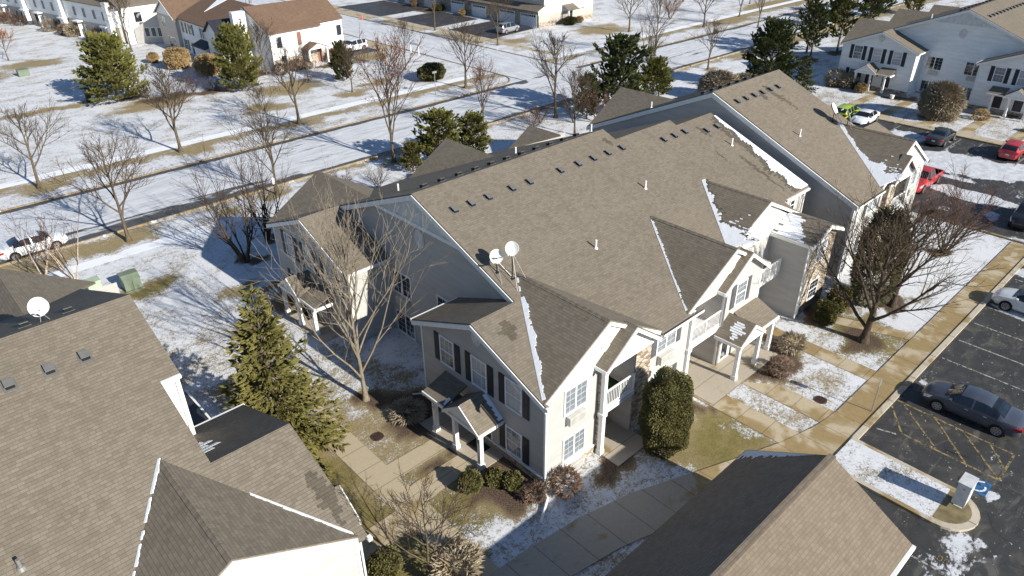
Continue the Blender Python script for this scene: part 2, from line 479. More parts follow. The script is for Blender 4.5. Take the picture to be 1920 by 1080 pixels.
def paving(name, axis, dry, wet, wetamt, snowamt, joint=1.5, snowscale=1.2, stretch=(1, 1, 1)):
    t = NT(name)
    P = t.pos(); sp = t.n('ShaderNodeSeparateXYZ'); t.l(P, sp.inputs[0])
    c = t.mix(t.noise(P, 6, 6, 0.7), tuple(x * 0.82 for x in dry), tuple(x * 1.12 for x in dry))
    blot = t.noise(P, 0.62, 4, 0.55, 0.5)
    c = t.mix(t.ramp(blot, 0.60 - wetamt * 0.42, 0.74 - wetamt * 0.42), c, t.mix(t.noise(P, 3, 4), wet, tuple(x * 1.5 for x in wet)))
    c = t.mix(t.math('MULTIPLY', t.ramp(t.noise(P, 2.1, 5, 0.75), 0.55, 0.8), 0.4), c, tuple(x * 0.45 for x in dry))
    if joint:
        for ax in axis:
            fr = t.math('ABSOLUTE', t.math('SUBTRACT', t.math('FRACT', t.math('DIVIDE', sp.outputs[ax], joint)), 0.5))
            c = t.mix(t.math('MULTIPLY', t.ramp(fr, 0.486, 0.494), 0.75), c, tuple(x * 0.3 for x in wet))
    s1 = t.math('ADD', t.math('MULTIPLY', t.noise(t.map(P, scale=stretch), snowscale, 5, 0.65, 0.4), 0.7), t.math('MULTIPLY', t.noise(t.map(P, scale=stretch), snowscale * 7, 4, 0.7), 0.3))
    th = 0.72 - snowamt * 0.44
    sf = t.ramp(s1, th - 0.03, th + 0.03)
    c = t.mix(sf, c, t.mix(t.noise(P, 2, 4), (0.72, 0.74, 0.79), (0.83, 0.84, 0.87)))
    t.bump(t.math('ADD', t.noise(P, 20, 4, 0.7), t.math('MULTIPLY', sf, 1.0)), 0.25, 0.03)
    return t.out(c, 0.8, 0.2)
DRY, WET = (0.46, 0.385, 0.27), (0.235, 0.172, 0.084)
M['walk_x'] = paving('front_walk', (0,), DRY, WET, 0.52, -0.2)
M['walk_y'] = paving('entry_walk', (1,), DRY, WET, 0.12, 0.0)
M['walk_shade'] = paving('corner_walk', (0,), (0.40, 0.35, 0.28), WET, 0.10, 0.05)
M['walk_far'] = paving('street_walk', (0,), (0.42, 0.34, 0.24), WET, 0.3, 0.72, 1.5, 0.9, (0.35, 1.6, 1))
M['walk_tan'] = paving('apron', (1,), (0.46, 0.39, 0.29), WET, 0.2, 0.15)
M['kerb'] = paving('kerb_concrete', (0,), (0.50, 0.44, 0.35), WET, 0.25, 0.02, 3.0)
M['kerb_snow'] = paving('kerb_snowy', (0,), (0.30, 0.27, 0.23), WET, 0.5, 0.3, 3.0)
M['porch_slab'] = paving('porch_concrete', (1,), (0.43, 0.375, 0.30), WET, 0.1, -0.3)

def asphalt(name, snowamt, base=(0.036, 0.036, 0.036), stretch=(1, 1, 1), scale=0.5, tracks=None):
    t = NT(name)
    P = t.pos()
    c = t.mix(t.noise(t.map(P, scale=stretch), 1.1, 6, 0.7), tuple(x * 0.55 for x in base), tuple(x * 2.0 for x in base))
    c = t.mix(t.math('MULTIPLY', t.ramp(t.noise(P, 45, 2), 0.5, 0.8), 0.35), c, (0.13, 0.125, 0.12))
    dirt = t.ramp(t.noise(t.map(P, scale=stretch), 0.55, 5, 0.65, 1.0), 0.5, 0.72)
    c = t.mix(t.math('MULTIPLY', dirt, 0.8), c, (0.11, 0.10, 0.082))
    pat = t.ramp(t.noise(t.map(P, scale=(.5, 1.6, 1)), 0.9, 4, 0.6, 0.6), 0.56, 0.66)
    c = t.mix(t.math('MULTIPLY', pat, 0.5), c, (0.15, 0.14, 0.125))
    crk = t.n('ShaderNodeTexVoronoi', feature='DISTANCE_TO_EDGE'); t.l(t.map(P, scale=(.22, .22, 1)), crk.inputs['Vector'])
    c = t.mix(t.math('MULTIPLY', t.ramp(crk.outputs['Distance'], .012, .004), .6), c, (0.008, 0.008, 0.008))
    s1 = t.math('ADD', t.math('MULTIPLY', t.noise(t.map(P, scale=stretch), scale, 6, 0.62, 0.8), 0.72), t.math('MULTIPLY', t.noise(t.map(P, scale=stretch), scale * 9, 4, 0.7), 0.28))
    am = t.attr('snow')
    if tracks:
        ax, cs = tracks; sp = t.n('ShaderNodeSeparateXYZ'); t.l(P, sp.inputs[0])
        wob = t.math('MULTIPLY', t.math('SUBTRACT', t.noise(t.map(P, scale=(.05, .05, 1)), 1.0, 3), .5), 1.6)
        cc = t.math('ADD', sp.outputs[ax], wob)
        for k in cs:
            d = t.math('ABSOLUTE', t.math('SUBTRACT', cc, k))
            am = t.math('SUBTRACT', am, t.math('MULTIPLY', t.ramp(d, .6, .05), .11))
    th = t.math('SUBTRACT', 0.74, t.math('MULTIPLY', am, 0.48))
    sf = t.ramp(t.math('SUBTRACT', s1, th), -0.02, 0.035)
    leaf = t.ramp(t.noise(P, 6.0, 2, 0.5), 0.70, 0.715)
    c = t.mix(leaf, c, (0.45, 0.42, 0.36))
    c = t.mix(sf, c, t.mix(t.ramp(t.noise(t.map(P, scale=stretch), 1.2, 6, 0.75), .3, .7), (0.42, 0.43, 0.455), (0.67, 0.68, 0.71)))
    t.bump(t.math('ADD', t.math('MULTIPLY', t.noise(P, 30, 3, 0.7), 0.5), sf), 0.3, 0.03)
    return t.out(c, t.mix(sf, (0.55,) * 3, (0.85,) * 3), 0.35)
M['street'] = asphalt('street_snow', 0.8, (0.06, 0.058, 0.055), (0.25, 1.6, 1), 0.35, (1, (63.4, 65.0, 68.2, 69.8, 66.4)))
M['street_y'] = asphalt('cross_street_snow', 0.8, (0.06, 0.058, 0.055), (1.6, 0.25, 1), 0.35, (0, (71.6, 73.1, 75.6, 77.2)))
M['lot'] = asphalt('parking_asphalt', 0.2, (0.036, 0.035, 0.034), (0.8, 1.2, 1), 0.45)
M['drive'] = asphalt('driveway_asphalt', 0.0, (0.03, 0.03, 0.033), (0.5, 1.4, 1), 0.6)

def sheet(name, mat, x0, x1, y0, y1, z, fn=None, step=1.0, label=None):
    ax = max(1, int((x1 - x0) / step)); ay = max(1, int((y1 - y0) / step))
    if fn is None: ax = ay = 1
    v = [(x0 + (x1 - x0) * i / ax, y0 + (y1 - y0) * j / ay, z) for j in range(ay + 1) for i in range(ax + 1)]
    f = [(j * (ax + 1) + i, j * (ax + 1) + i + 1, (j + 1) * (ax + 1) + i + 1, (j + 1) * (ax + 1) + i) for j in range(ay) for i in range(ax)]
    me = bpy.data.meshes.new(name); me.from_pydata(v, [], f); me.materials.append(M[mat])
    at = me.attributes.new('snow', 'FLOAT', 'POINT')
    at.data.foreach_set('value', [fn(p[0], p[1]) if fn else 0.0 for p in v])
    o = bpy.data.objects.new(name, me); COL.objects.link(o); tag(o, label, None, kind='structure'); return o

def polysheet(name, mat, pts, z, th=0.0, label=None, snow=0.0):
    mb = MB()
    if th: mb.slab([(x, y, z) for x, y in pts], th)
    else: mb.poly([(x, y, z) for x, y in pts])
    o = mb.build(name, mat)
    at = o.data.attributes.new('snow', 'FLOAT', 'POINT'); at.data.foreach_set('value', [snow] * len(o.data.vertices))
    tag(o, label, None, kind='structure'); return o

def st_snow(x, y):
    d = min(y - 61.0, 72.4 - y)
    a = 0.80 - 0.74 * (1 - smooth(0.3, 1.2, d))
    if 8 < x < 30 and y < 64.5: a -= 0.30 * (1 - smooth(62.0, 64.5, y))
    if 69 < x < 80 and y > 71: a = 0.90
    for cx, cy, r in ((72.3, 73.6, 2.4), (68.5, 72.2, 1.8)):
        dd = sqrt((x - cx) ** 2 + (y - cy) ** 2)
        if dd < r: a = min(a, 0.1 + 0.8 * smooth(0.5, 1.0, dd / r))
    return a
sheet('street', 'street', -60, 420, 61.0, 72.4, 0.006, st_snow, 0.45, 'snow covered street with dark wet gutters')
def cs_snow(x, y):
    d = min(x - 69.3, 79.6 - x)
    return 0.92 - 0.5 * (1 - smooth(0.1, 0.6, d))
sheet('street', 'street_y', 69.3, 79.6, 72.4, 260, 0.006, cs_snow, 0.7, 'snow covered side street between the townhouses')
# far kerbs of the street
def kerbrun(name, mat, pts, w=0.16, h=0.13, label=None):
    mb = MB()
    for (xa, ya), (xb, yb) in zip(pts[:-1], pts[1:]):
        mb.bar((xa, ya, h / 2), (xb, yb, h / 2), w, h)
    o = mb.build(name, mat); tag(o, label, None, kind='structure'); return o
def arc(cx, cy, r, a0, a1, n=10): return [(cx + r * cos(rad(a0 + (a1 - a0) * i / n)), cy + r * sin(rad(a0 + (a1 - a0) * i / n))) for i in range(n + 1)]
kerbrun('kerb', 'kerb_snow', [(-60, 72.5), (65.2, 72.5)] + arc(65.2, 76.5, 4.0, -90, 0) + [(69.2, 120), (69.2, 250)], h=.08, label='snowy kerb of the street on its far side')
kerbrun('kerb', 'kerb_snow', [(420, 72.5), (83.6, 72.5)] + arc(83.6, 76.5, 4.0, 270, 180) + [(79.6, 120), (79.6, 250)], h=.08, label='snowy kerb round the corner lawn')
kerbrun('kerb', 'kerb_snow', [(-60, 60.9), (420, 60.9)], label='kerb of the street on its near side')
polysheet('street', 'street', [(65.2, 72.4)] + arc(65.2, 76.5, 4.0, -90, 0) + [(69.3, 72.4)], 0.010, snow=0.82)
polysheet('street', 'street', [(83.6, 72.4), (79.5, 72.4)] + arc(83.6, 76.5, 4.0, 180, 270), 0.010, snow=0.86)
# sidewalks beside the street
sheet('sidewalk', 'walk_far', -60, 66.5, 78.4, 79.9, 0.012, label='snow dusted sidewalk across the street')
sheet('sidewalk', 'walk_far', 82.5, 420, 78.4, 79.9, 0.012, label='snow dusted sidewalk beyond the side street')
sheet('sidewalk', 'walk_far', -60, 21.0, 55.9, 57.2, 0.012, label='sidewalk beside the near side of the street')
sheet('sidewalk', 'walk_tan', 83.2, 84.7, 79.9, 170, 0.012, label='tan sidewalk beside the side street')
# driveways
for pts in ([(80.0, 128.3), (95.6, 129.0), (95.6, 145), (80.0, 145)], [(80.0, 111.2), (95.6, 112.2), (95.6, 125.0), (80.0, 124.2)], [(80.0, 95.6), (97.0, 97.8), (97.0, 109.0), (80.0, 108.0)], [(60.6, 102.4), (69.0, 102.8), (69.0, 113.4), (61.2, 112.8)]):
    polysheet('driveway', 'drive', pts, 0.016, label='dark asphalt driveway')
for pts in ([(79.8, 127.8), (83.5, 127.8), (83.5, 145.4), (79.8, 145.4)], [(79.8, 110.7), (84.0, 110.7), (84.0, 124.6), (79.8, 124.6)], [(79.8, 95.0), (84.8, 95.4), (84.8, 108.4), (79.8, 108.2)], [(66.0, 102), (69.1, 102), (69.1, 113.6), (66.0, 113.6)]):
    polysheet('driveway', 'walk_tan', pts, 0.020, label='tan concrete driveway apron')

# front walks of the main building
polysheet('sidewalk', 'walk_x', [(30.4, 8.55), (62.3, 8.6), (62.3, 10.15), (33.2, 10.15), (31.2, 10.35), (28.8, 10.95), (26.2, 11.85), (23.6, 12.85), (22.0, 11.0), (24.5, 10.1), (27.0, 9.2), (28.6, 8.7)], 0.05, 0.05, label='wet tan front sidewalk along the parking kerb')
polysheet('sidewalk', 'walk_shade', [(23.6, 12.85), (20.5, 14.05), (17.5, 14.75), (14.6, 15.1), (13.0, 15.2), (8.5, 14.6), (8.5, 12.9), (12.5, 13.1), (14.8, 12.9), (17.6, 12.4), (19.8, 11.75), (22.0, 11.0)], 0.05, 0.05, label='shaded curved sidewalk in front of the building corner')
sheet('sidewalk', 'walk_y', 11.75, 13.15, 15.2, 34, 0.024, label='walk running between the two apartment buildings')
polysheet('sidewalk', 'walk_y', [(13.15, 22.42), (16.4, 22.42), (16.4, 23.5), (13.15, 23.55)], 0.024, label='short walk to the front porch')
polysheet('sidewalk', 'walk_y', [(13.15, 20.3), (16.4, 20.5), (16.4, 21.66), (13.15, 21.62)], 0.024, label='second short walk to the front porch')
polysheet('sidewalk', 'walk_y', [(9.0, 19.4), (11.75, 19.4), (11.75, 20.8), (9.0, 20.8)], 0.024, label='walk to the neighbouring porch')
polysheet('sidewalk', 'walk_y', [(8.2, 31.5), (11.75, 31.5), (11.75, 32.9), (8.2, 32.9)], 0.024, label='upper walk to the neighbouring building')
M['walk_y2'] = paving('entry_walk_damp', (1,), DRY, WET, 0.40, 0.0)
polysheet('sidewalk', 'walk_y2', [(28.6, 10.8), (30.05, 10.35), (30.05, 17.2), (28.6, 17.2)], 0.026, label='damp walk to the middle patio')
polysheet('sidewalk', 'walk_y2', [(31.6, 10.1), (33.0, 10.1), (33.0, 13.4), (31.6, 15.2)], 0.026, label='damp walk to the middle porch')
polysheet('sidewalk', 'walk_y2', [(37.0, 10.1), (38.2, 10.1), (38.2, 19), (37.0, 19)], 0.026, label='damp walk towards the recessed entrance')
polysheet('sidewalk', 'walk_y2', [(42.9, 10.1), (43.9, 10.1), (42.0, 15.0), (41.0, 15.0)], 0.026, label='narrow walk near the bare tree')
polysheet('patio', 'porch_slab', [(21.4, 15.6), (23.9, 15.6), (23.9, 18.6), (21.4, 18.6)], 0.045, 0.04, label='small concrete patio under the balcony')
polysheet('patio', 'porch_slab', [(28.75, 15.0), (35.6, 15.0), (35.6, 17.3), (31.9, 17.3), (31.9, 18.9), (28.75, 18.9)], 0.05, 0.04, label='concrete porch slab of the middle entrance')
polysheet('patio', 'porch_slab', [(16.2, 20.0), (17.9, 20.0), (17.9, 24.9), (16.2, 24.9)], 0.05, 0.04, label='concrete porch slab at the end wing')
polysheet('patio', 'porch_slab', [(16.2, 35.1), (17.9, 35.1), (17.9, 40.0), (16.2, 40.0)], 0.05, 0.04, label='concrete porch slab behind the bare tree')

# parking lot
LOTPATCH = [(77.5, 18.5, 3.4, 5.2, 0.95), (79.5, 12, 3, 5, 0.9), (73.4, 17.6, 0.5, 2.2, 0.8), (69.8, 15.2, 1.5, 4.0, 0.9), (62.5, 9.0, 1.2, 1.8, 0.75), (66.3, 13.2, 1.4, 1.2, 0.6), (82.5, 26, 1.7, 2.0, 0.98), (54.0, 5.6, 0.7, 2.6, 0.85), (51.0, 6.2, 0.55, 2.6, 0.8), (57.5, 8.0, 0.7, 0.8, 0.9),
            (28.2, 1.9, 1.3, 1.6, 0.44), (26.6, 2.4, 1.6, 1.2, 0.40), (32.4, 2.2, 0.6, 0.6, 0.6), (39.2, 7.9, 0.4, 0.5, 0.7)]
def lot_snow(x, y):
    a = 0.12
    if x > 60: a = 0.30
    for cx, cy, rx, ry, v in LOTPATCH:
        d = sqrt(((x - cx) / rx) ** 2 + ((y - cy) / ry) ** 2)
        if d < 1.4: a = max(a, v * (1 - smooth(0.6, 1.35, d)))
    return a
sheet('parking_lot', 'lot', -60, 62.6, -60, 8.45, 0.006, lot_snow, 0.5, 'dark asphalt parking lot with snow flecks')
sheet('parking_lot', 'lot', 62.6, 86.0, -60, 42.0, 0.006, lot_snow, 0.5, 'asphalt parking lot with streaks of snow')
kerbrun('kerb', 'kerb', [(31.2, 8.5), (62.5, 8.5)], 0.3, 0.11, label='tan concrete kerb of the near parking row')
kerbrun('kerb', 'kerb_snow', [(62.6, 8.5), (62.6, 16.5), (61.5, 17.2), (61.5, 42)], 0.2, 0.14, label='kerb beside the red tree lawn')
kerbrun('kerb', 'kerb_snow', [(86.0, -40), (86.0, 42)], 0.2, 0.14, label='snow lined kerb before the white building')
sheet('sidewalk', 'walk_tan', 86.3, 87.9, -40, 41, 0.022, label='sidewalk before the white building')
for yy in (21.6, 25.6, 30.5, 34.8, 13.8, 17.0, 10):
    polysheet('sidewalk', 'walk_y2', [(87.9, yy), (96.6, yy), (96.6, yy + 1.2), (87.9, yy + 1.2)], 0.024, label='walk to the white building')
for yy in (33.6, 21.4):
    polysheet('patio', 'porch_slab', [(96.2, yy - 0.1), (98.1, yy - 0.1), (98.1, yy + 5), (96.2, yy + 5)], 0.05, 0.04, label='porch slab of the white building')
# parking island
isl = [(28.75, 8.6), (28.75, 4.0)] + arc(30.2, 3.7, 1.45, 180, 360, 12) + [(31.65, 8.6)]
mb = MB(); mb.slab([(x, y, 0.13) for x, y in isl], 0.13)
o = mb.build('kerb', 'kerb'); tag(o, 'rounded kerb of the parking island', None, kind='structure')
isl2 = [(28.98, 8.6), (28.98, 3.85), (31.42, 3.85), (31.42, 8.6)]
def isn(x, y): return 0.93
t = None
mb = MB(); mb.poly([(x, y, 0.136) for x, y in isl2])
o = mb.build('lawn', 'lawn'); tag(o, 'snowy grass strip of the parking island', None, kind='structure')
for nm, v in (('snow', 0.74), ('mulch', 0.0), ('green', 0.3)):
    at = o.data.attributes.new(nm, 'FLOAT', 'POINT'); at.data.foreach_set('value', [v] * 4)
M['pad_wet'] = plain('damp_pad', (0.20, 0.16, 0.085), 0.6, 0.3, var=0.3, scale=2)
pad = [(29.1, 3.8), ] + arc(30.2, 3.7, 1.12, 180, 360, 12) + [(31.3, 3.8)]
mb = MB(); mb.poly([(x, y, 0.138) for x, y in pad]); o = mb.build('patio', 'pad_wet'); tag(o, 'damp rounded concrete pad of the island', None, kind='structure')

# painted markings
HATCH = [((36.0, 8.5), (33.95, 7.1)), ((36.3, 7.9), (33.95, 5.4)), ((36.35, 6.3), (33.9, 4.0)), ((36.3, 4.9), (33.9, 2.55)), ((36.25, 3.6), (34.9, 2.6))]
def paint(name, col, wear):
    t = NT(name); P = t.pos()
    w = t.ramp(t.noise(P, 5.0, 5, 0.75), wear, wear + 0.16)
    return t.out(t.mix(w, col, (0.04, 0.04, 0.04)), 0.7)
M['paint_w'] = paint('worn_white_paint', (0.40, 0.385, 0.355), 0.44)
M['paint_y'] = paint('worn_yellow_paint', (0.30, 0.225, 0.10), 0.43)
M['paint_b'] = paint('blue_paint', (0.03, 0.14, 0.32), 0.47)
M['paint_w2'] = paint('symbol_white', (0.70, 0.72, 0.74), 0.62)
def strip(mb, a, b, w, z):
    a = Vector((a[0], a[1], z)); b = Vector((b[0], b[1], z)); d = (b - a).normalized(); n = Vector((-d.y, d.x, 0)) * (w / 2)
    mb.poly([a - n, b - n, b + n, a + n])
mb = MB()
for x in (42.35, 45.05, 47.8, 50.5, 53.2, 55.95, 58.7): strip(mb, (x, 8.1), (x, 2.6), 0.10, 0.012)
strip(mb, (33.3, 8.1), (33.6, 7.2), 0.1, 0.012); strip(mb, (26.35, 3.6), (26.4, 2.3), 0.1, 0.012)
strip(mb, (39.6, 2.8), (39.55, 1.2), 0.1, 0.012)
o = mb.build('road_marking', 'paint_w'); tag(o, 'worn white parking stall lines', None, kind='structure')
mb = MB()
for a, b in (((36.42, 8.35), (36.3, 2.55)), ((33.85, 7.05), (33.85, 2.5)), ((33.85, 2.5), (36.3, 2.55))): strip(mb, a, b, 0.11, 0.012)
for a, b in HATCH: strip(mb, a, b, 0.10, 0.0135)
o = mb.build('road_marking', 'paint_y'); tag(o, 'worn yellow hatched access aisle', None, kind='structure')
mb = MB()
for y in (12.5, 15.2, 19.5, 21.6, 25.0, 28.0, 30.9, 33.4, 36): strip(mb, (85.6, y), (80.6, y), 0.1, 0.012)
o = mb.build('road_marking', 'paint_w'); tag(o, 'white stall lines before the white building', None, kind='structure')
# wheelchair symbol on its blue square
mb = MB(); mb.poly([(32.2, 2.6, 0.012), (33.3, 2.6, 0.012), (33.3, 3.75, 0.012), (32.2, 3.75, 0.012)])
o = mb.build('road_marking', 'paint_b'); tag(o, 'blue accessible parking square', None, kind='structure')
mb = MB()
cx, cy = 32.72, 3.1
ring = [(cx + 0.36 * cos(a), cy + 0.36 * sin(a)) for a in [rad(20 + 28 * i) for i in range(11)]]
for a, b in zip(ring[:-1], ring[1:]): strip(mb, a, b, 0.09, 0.0165)
strip(mb, (cx, cy + 0.1), (cx + 0.02, cy + 0.5), 0.1, 0.0175); strip(mb, (cx + 0.02, cy + 0.12), (cx + 0.33, cy + 0.08), 0.09, 0.0185); strip(mb, (cx + 0.33, cy + 0.1), (cx + 0.48, cy - 0.2), 0.09, 0.0195)
mb.disc((cx + 0.02, cy + 0.6, 0.0175), (0, 0, 1), 0.09)
o = mb.build('road_marking', 'paint_w2'); tag(o, 'white wheelchair symbol', None, kind='structure')
def ground_text(s, x, y, rz, size, mat, label):
    cu = bpy.data.curves.new('road_marking', 'FONT'); cu.body = s; cu.size = size; cu.materials.append(M[mat])
    o = bpy.data.objects.new('road_marking', cu); COL.objects.link(o); o.location = (x, y, 0.013); o.rotation_euler = (0, 0, rz)
    tag(o, label, None, kind='structure')
ground_text('60', 27.25, 2.35, rad(90), 0.5, 'paint_y', 'worn yellow stall number')
ground_text('62', 38.6, 2.3, rad(90), 0.5, 'paint_y', 'worn yellow stall number beside the sedan')
# ================================================================== APARTMENT BUILDINGS
class Bld:
    """one apartment building drawn in local coordinates and moved / mirrored by T"""
    def __init__(s, name, label, cat, base, ox=0.0, oy=0.0, sx=1, oz=0.0, sy=1.0, kz=1.0, y0=30.0, group=None):
        s.root = thing(name, base, label, cat, group)
        s.sx, s.sy = sx, sy
        s.T = lambda p: (ox + sx * p[0], y0 + oy + sy * (p[1] - y0), oz + kz * p[2])
    def mb(s):
        m = MB(); m.T = s.T; return m
    def put(s, name, mb, mats, parent=None, **k):
        return mb.build(name, mats, parent or s.root, **k)
    # a box on a wall: face ('x'|'y', plane, outward sign), a along the wall, z up, d outward
    @staticmethod
    def fbox(mb, face, a0, a1, z0, z1, d0, d1, m=None):
        ax, c, sg = face
        lo, hi = sorted((c + sg * d0, c + sg * d1))
        if ax == 'x': mb.box(lo, hi, a0, a1, z0, z1, m)
        else: mb.box(a0, a1, lo, hi, z0, z1, m)
    def window(s, face, a0, a1, z0, z1, glass='glass_b', double=False, shut=None, mull=True, frame='trim'):
        F = s.fbox
        fr = s.mb(); w = 0.085
        F(fr, face, a0 - w, a0, z0 - w, z1 + w, -0.05, 0.055); F(fr, face, a1, a1 + w, z0 - w, z1 + w, -0.05, 0.055)
        F(fr, face, a0, a1, z1, z1 + w, -0.05, 0.055); F(fr, face, a0, a1, z0 - w, z0, -0.05, 0.075)
        if double:
            c = (a0 + a1) / 2; F(fr, face, c - 0.05, c + 0.05, z0, z1, -0.02, 0.045)
        else:
            c = (z0 + z1) / 2; F(fr, face, a0, a1, c - 0.03, c + 0.03, -0.02, 0.035)
        win = s.put('window', fr, frame)
        g = s.mb(); F(g, face, a0, a1, z0, z1, -0.04, 0.014); s.put('pane', g, glass, win)
        if mull:
            mu = s.mb(); t = 0.0065
            halves = ((a0, (a0 + a1) / 2 - .05), ((a0 + a1) / 2 + .05, a1)) if double else ((a0, a1),)
            for b0, b1 in halves:
                n = 2 if double else 3
                for i in range(1, n):
                    x = b0 + (b1 - b0) * i / n; F(mu, face, x - t, x + t, z0, z1, 0.015, 0.024)
                rows = 4
                for i in range(1, rows):
                    z = z0 + (z1 - z0) * i / rows
                    if not double and i == 2: continue
                    F(mu, face, b0, b1, z - t, z + t, 0.015, 0.0228)
            s.put('muntin', mu, frame, win)
        if shut:
            sw = 0.42
            for b0, b1 in ((a0 - w - 0.03 - sw, a0 - w - 0.03), (a1 + w + 0.03, a1 + w + 0.03 + sw)):
                sh = s.mb(); F(sh, face, b0, b1, z0 - 0.08, z1 + 0.08, 0.0, 0.04)
                zc = (z0 + z1) / 2
                F(sh, face, b0 + .07, b1 - .07, zc + .05, z1 - 0.0, 0.04, 0.052); F(sh, face, b0 + .07, b1 - .07, z0, zc - .05, 0.04, 0.052)
                s.put('shutter', sh, shut)
        return win
    def ac(s, face, a0, a1, z0, z1):
        m = s.mb(); s.fbox(m, face, a0, a1, z0, z1, -0.02, 0.30); s.fbox(m, face, a0 + .05, a1 - .05, z0 + .05, z1 - .05, 0.30, 0.31)
        u = s.put('air_conditioner', m, 'ac')
        g = s.mb()
        for i in range(5):
            z = z0 + .08 + (z1 - z0 - .16) * i / 4; s.fbox(g, face, a0 + .08, a1 - .08, z - .012, z + .012, .31, .318)
        s.put('grille', g, 'metal', u)
    def oval(s, face, a, z, ra=0.42, rz=0.58):
        ax, c, sg = face; m = s.mb(); n = 24
        def ring(k, d): return [((c + sg * d, a + k * ra * cos(2 * pi * i / n), z + k * rz * sin(2 * pi * i / n)) if ax == 'x' else (a + k * ra * cos(2 * pi * i / n), c + sg * d, z + k * rz * sin(2 * pi * i / n))) for i in range(n)]
        m.slab(ring(1.0, .05), d=(-sg * .05, 0, 0) if ax == 'x' else (0, -sg * .05, 0))
        m.slab(ring(0.8, .065), d=(-sg * .014, 0, 0) if ax == 'x' else (0, -sg * .014, 0))
        s.put('gable_vent', m, 'panel')
    def wall_x(s, x, pts, mat, name='wall'):
        m = s.mb(); m.poly([(x, y, z) for y, z in pts]); return s.put(name, m, mat)
    def wall_y(s, y, pts, mat, name='wall'):
        m = s.mb(); m.poly([(x, y, z) for x, z in pts]); return s.put(name, m, mat)
    def rake(s, mb, p0, p1, out, h=0.24, th=0.06, m=None):
        """white board under a roof edge from p0 to p1, pushed out along 'out'"""
        o = Vector(out) * th; dz = Vector((0, 0, -h)); a = Vector(p0); b = Vector(p1)
        q = [a, b, b + dz, a + dz]
        mb.slab([tuple(v + o) for v in q], d=tuple(-o), m=m)

S0 = 0.40
RIDGE = 10.4
def zf(y): return RIDGE - S0 * (30 - y)
def zb(y): return RIDGE - S0 * (y - 30)

def snow_strip(b, parent, pts, nrm, widths, side, jag=0.12, seed=1, lift=0.05, name='roof_snow', wet=0.0):
    """snow lying in a valley: runs along pts[0]->pts[1], reaching 'widths' towards side"""
    rnd = random.Random(seed); p0 = Vector(pts[0]); p1 = Vector(pts[1]); sd = Vector(side).normalized(); n = Vector(nrm).normalized()
    L = (p1 - p0).length; k = max(8, int(L / 0.145)); m = b.mb()
    prev = None; w = 0; wm = b.mb()
    for i in range(k):
        t0, t1 = i / k, (i + 1) / k; tt = (t0 + t1) / 2
        base = widths(tt)
        w = max(0.0, base * (1 + .22 * sin(i * .55 + seed) + rnd.uniform(-.14, .14)) + rnd.uniform(-jag, jag))
        if w < 0.03: continue
        a = p0.lerp(p1, t0) - sd * 0.03; c = p0.lerp(p1, t1) - sd * 0.03
        q = [a, a + sd * (w + .03), c + sd * (w * rnd.uniform(.8, 1.05) + .03), c]
        m.slab([tuple(v + n * lift) for v in q], d=tuple(-n * lift * 1.6))
        if wet:
            ww = w + wet * rnd.uniform(.3, 1.2)
            wm.poly([tuple(v + n * .007) for v in (a, a + sd * ww, c + sd * ww, c)])
    if m.f: b.put(name, m, 'snow', parent)
    if wm.f: b.put('damp_stain', wm, 'stain', parent)

def stain(b, parent, x0, y0, length, width, zfun, seed=1, dirx=0.0):
    """damp streak running down the roof slope, fingered along the shingle courses"""
    rnd = random.Random(seed); m = b.mb(); n = int(length / 0.145)
    for i in range(n):
        tt = i / n; w = width * (0.35 + 0.65 * sin(pi * min(1, tt * 1.1 + 0.1))) * rnd.uniform(.6, 1.15)
        cx = x0 + dirx * tt * length + rnd.uniform(-.12, .12); ya = y0 - i * 0.135; yb_ = ya - 0.1345
        m.poly([(cx - w / 2, yb_, zfun(yb_) + .006), (cx + w / 2, yb_, zfun(yb_) + .006), (cx + w / 2, ya, zfun(ya) + .006), (cx - w / 2, ya, zfun(ya) + .006)])
    b.put('damp_stain', m, 'stain', parent)

def box_vent(b, parent, x, y, zfun, mat='vent'):
    m = b.mb(); z = zfun(y); sl_ = -S0 if zfun is zb else S0; h = .19; q = .165
    def P(dx, dy, up): return (x + dx, y + dy, z + sl_ * dy + up)
    m.slab([P(-q, -q, h), P(q, -q, h), P(q, q, h), P(-q, q, h)], .03)
    m.slab([P(-q - .07, -q - .07, .02), P(q + .07, -q - .07, .02), P(q + .07, q + .07, .02), P(-q - .07, q + .07, .02)], .02)
    v = b.put('roof_vent', m, mat, parent)
    m = b.mb(); m.slab([P(-q + .02, -q + .02, h - .03), P(q - .02, -q + .02, h - .03), P(q - .02, q - .02, h - .03), P(-q + .02, q - .02, h - .03)], .17)
    b.put('vent_opening', m, 'dark', v)  # near-black block paints in the shade under the hood

def pipe(b, parent, x, y, zfun, h=0.45, r=0.055):
    m = b.mb(); z = zfun(y); m.tube((x, y, z - .1), (x, y, z + h), r, n=10); m.tube((x, y, z - .05), (x, y, z + .07), .13, .08, n=10)
    m.tube((x, y, z + h), (x, y, z + h + .04), r * 1.15, n=10); b.put('vent_pipe', m, 'trim', parent)

def gable_roof(b, xr, w, yf, yb_, zr, ze, mat, parent, rear=False, side='both'):
    """small cross gable with ridge along y; triangular slopes die into the main slope"""
    m = b.mb()
    for sg in (-1, 1):
        if side != 'both' and sg != side: continue
        m.slab([(xr + sg * w, yf, ze), (xr, yf, zr), (xr, yb_, zr)], 0.13)
    return m

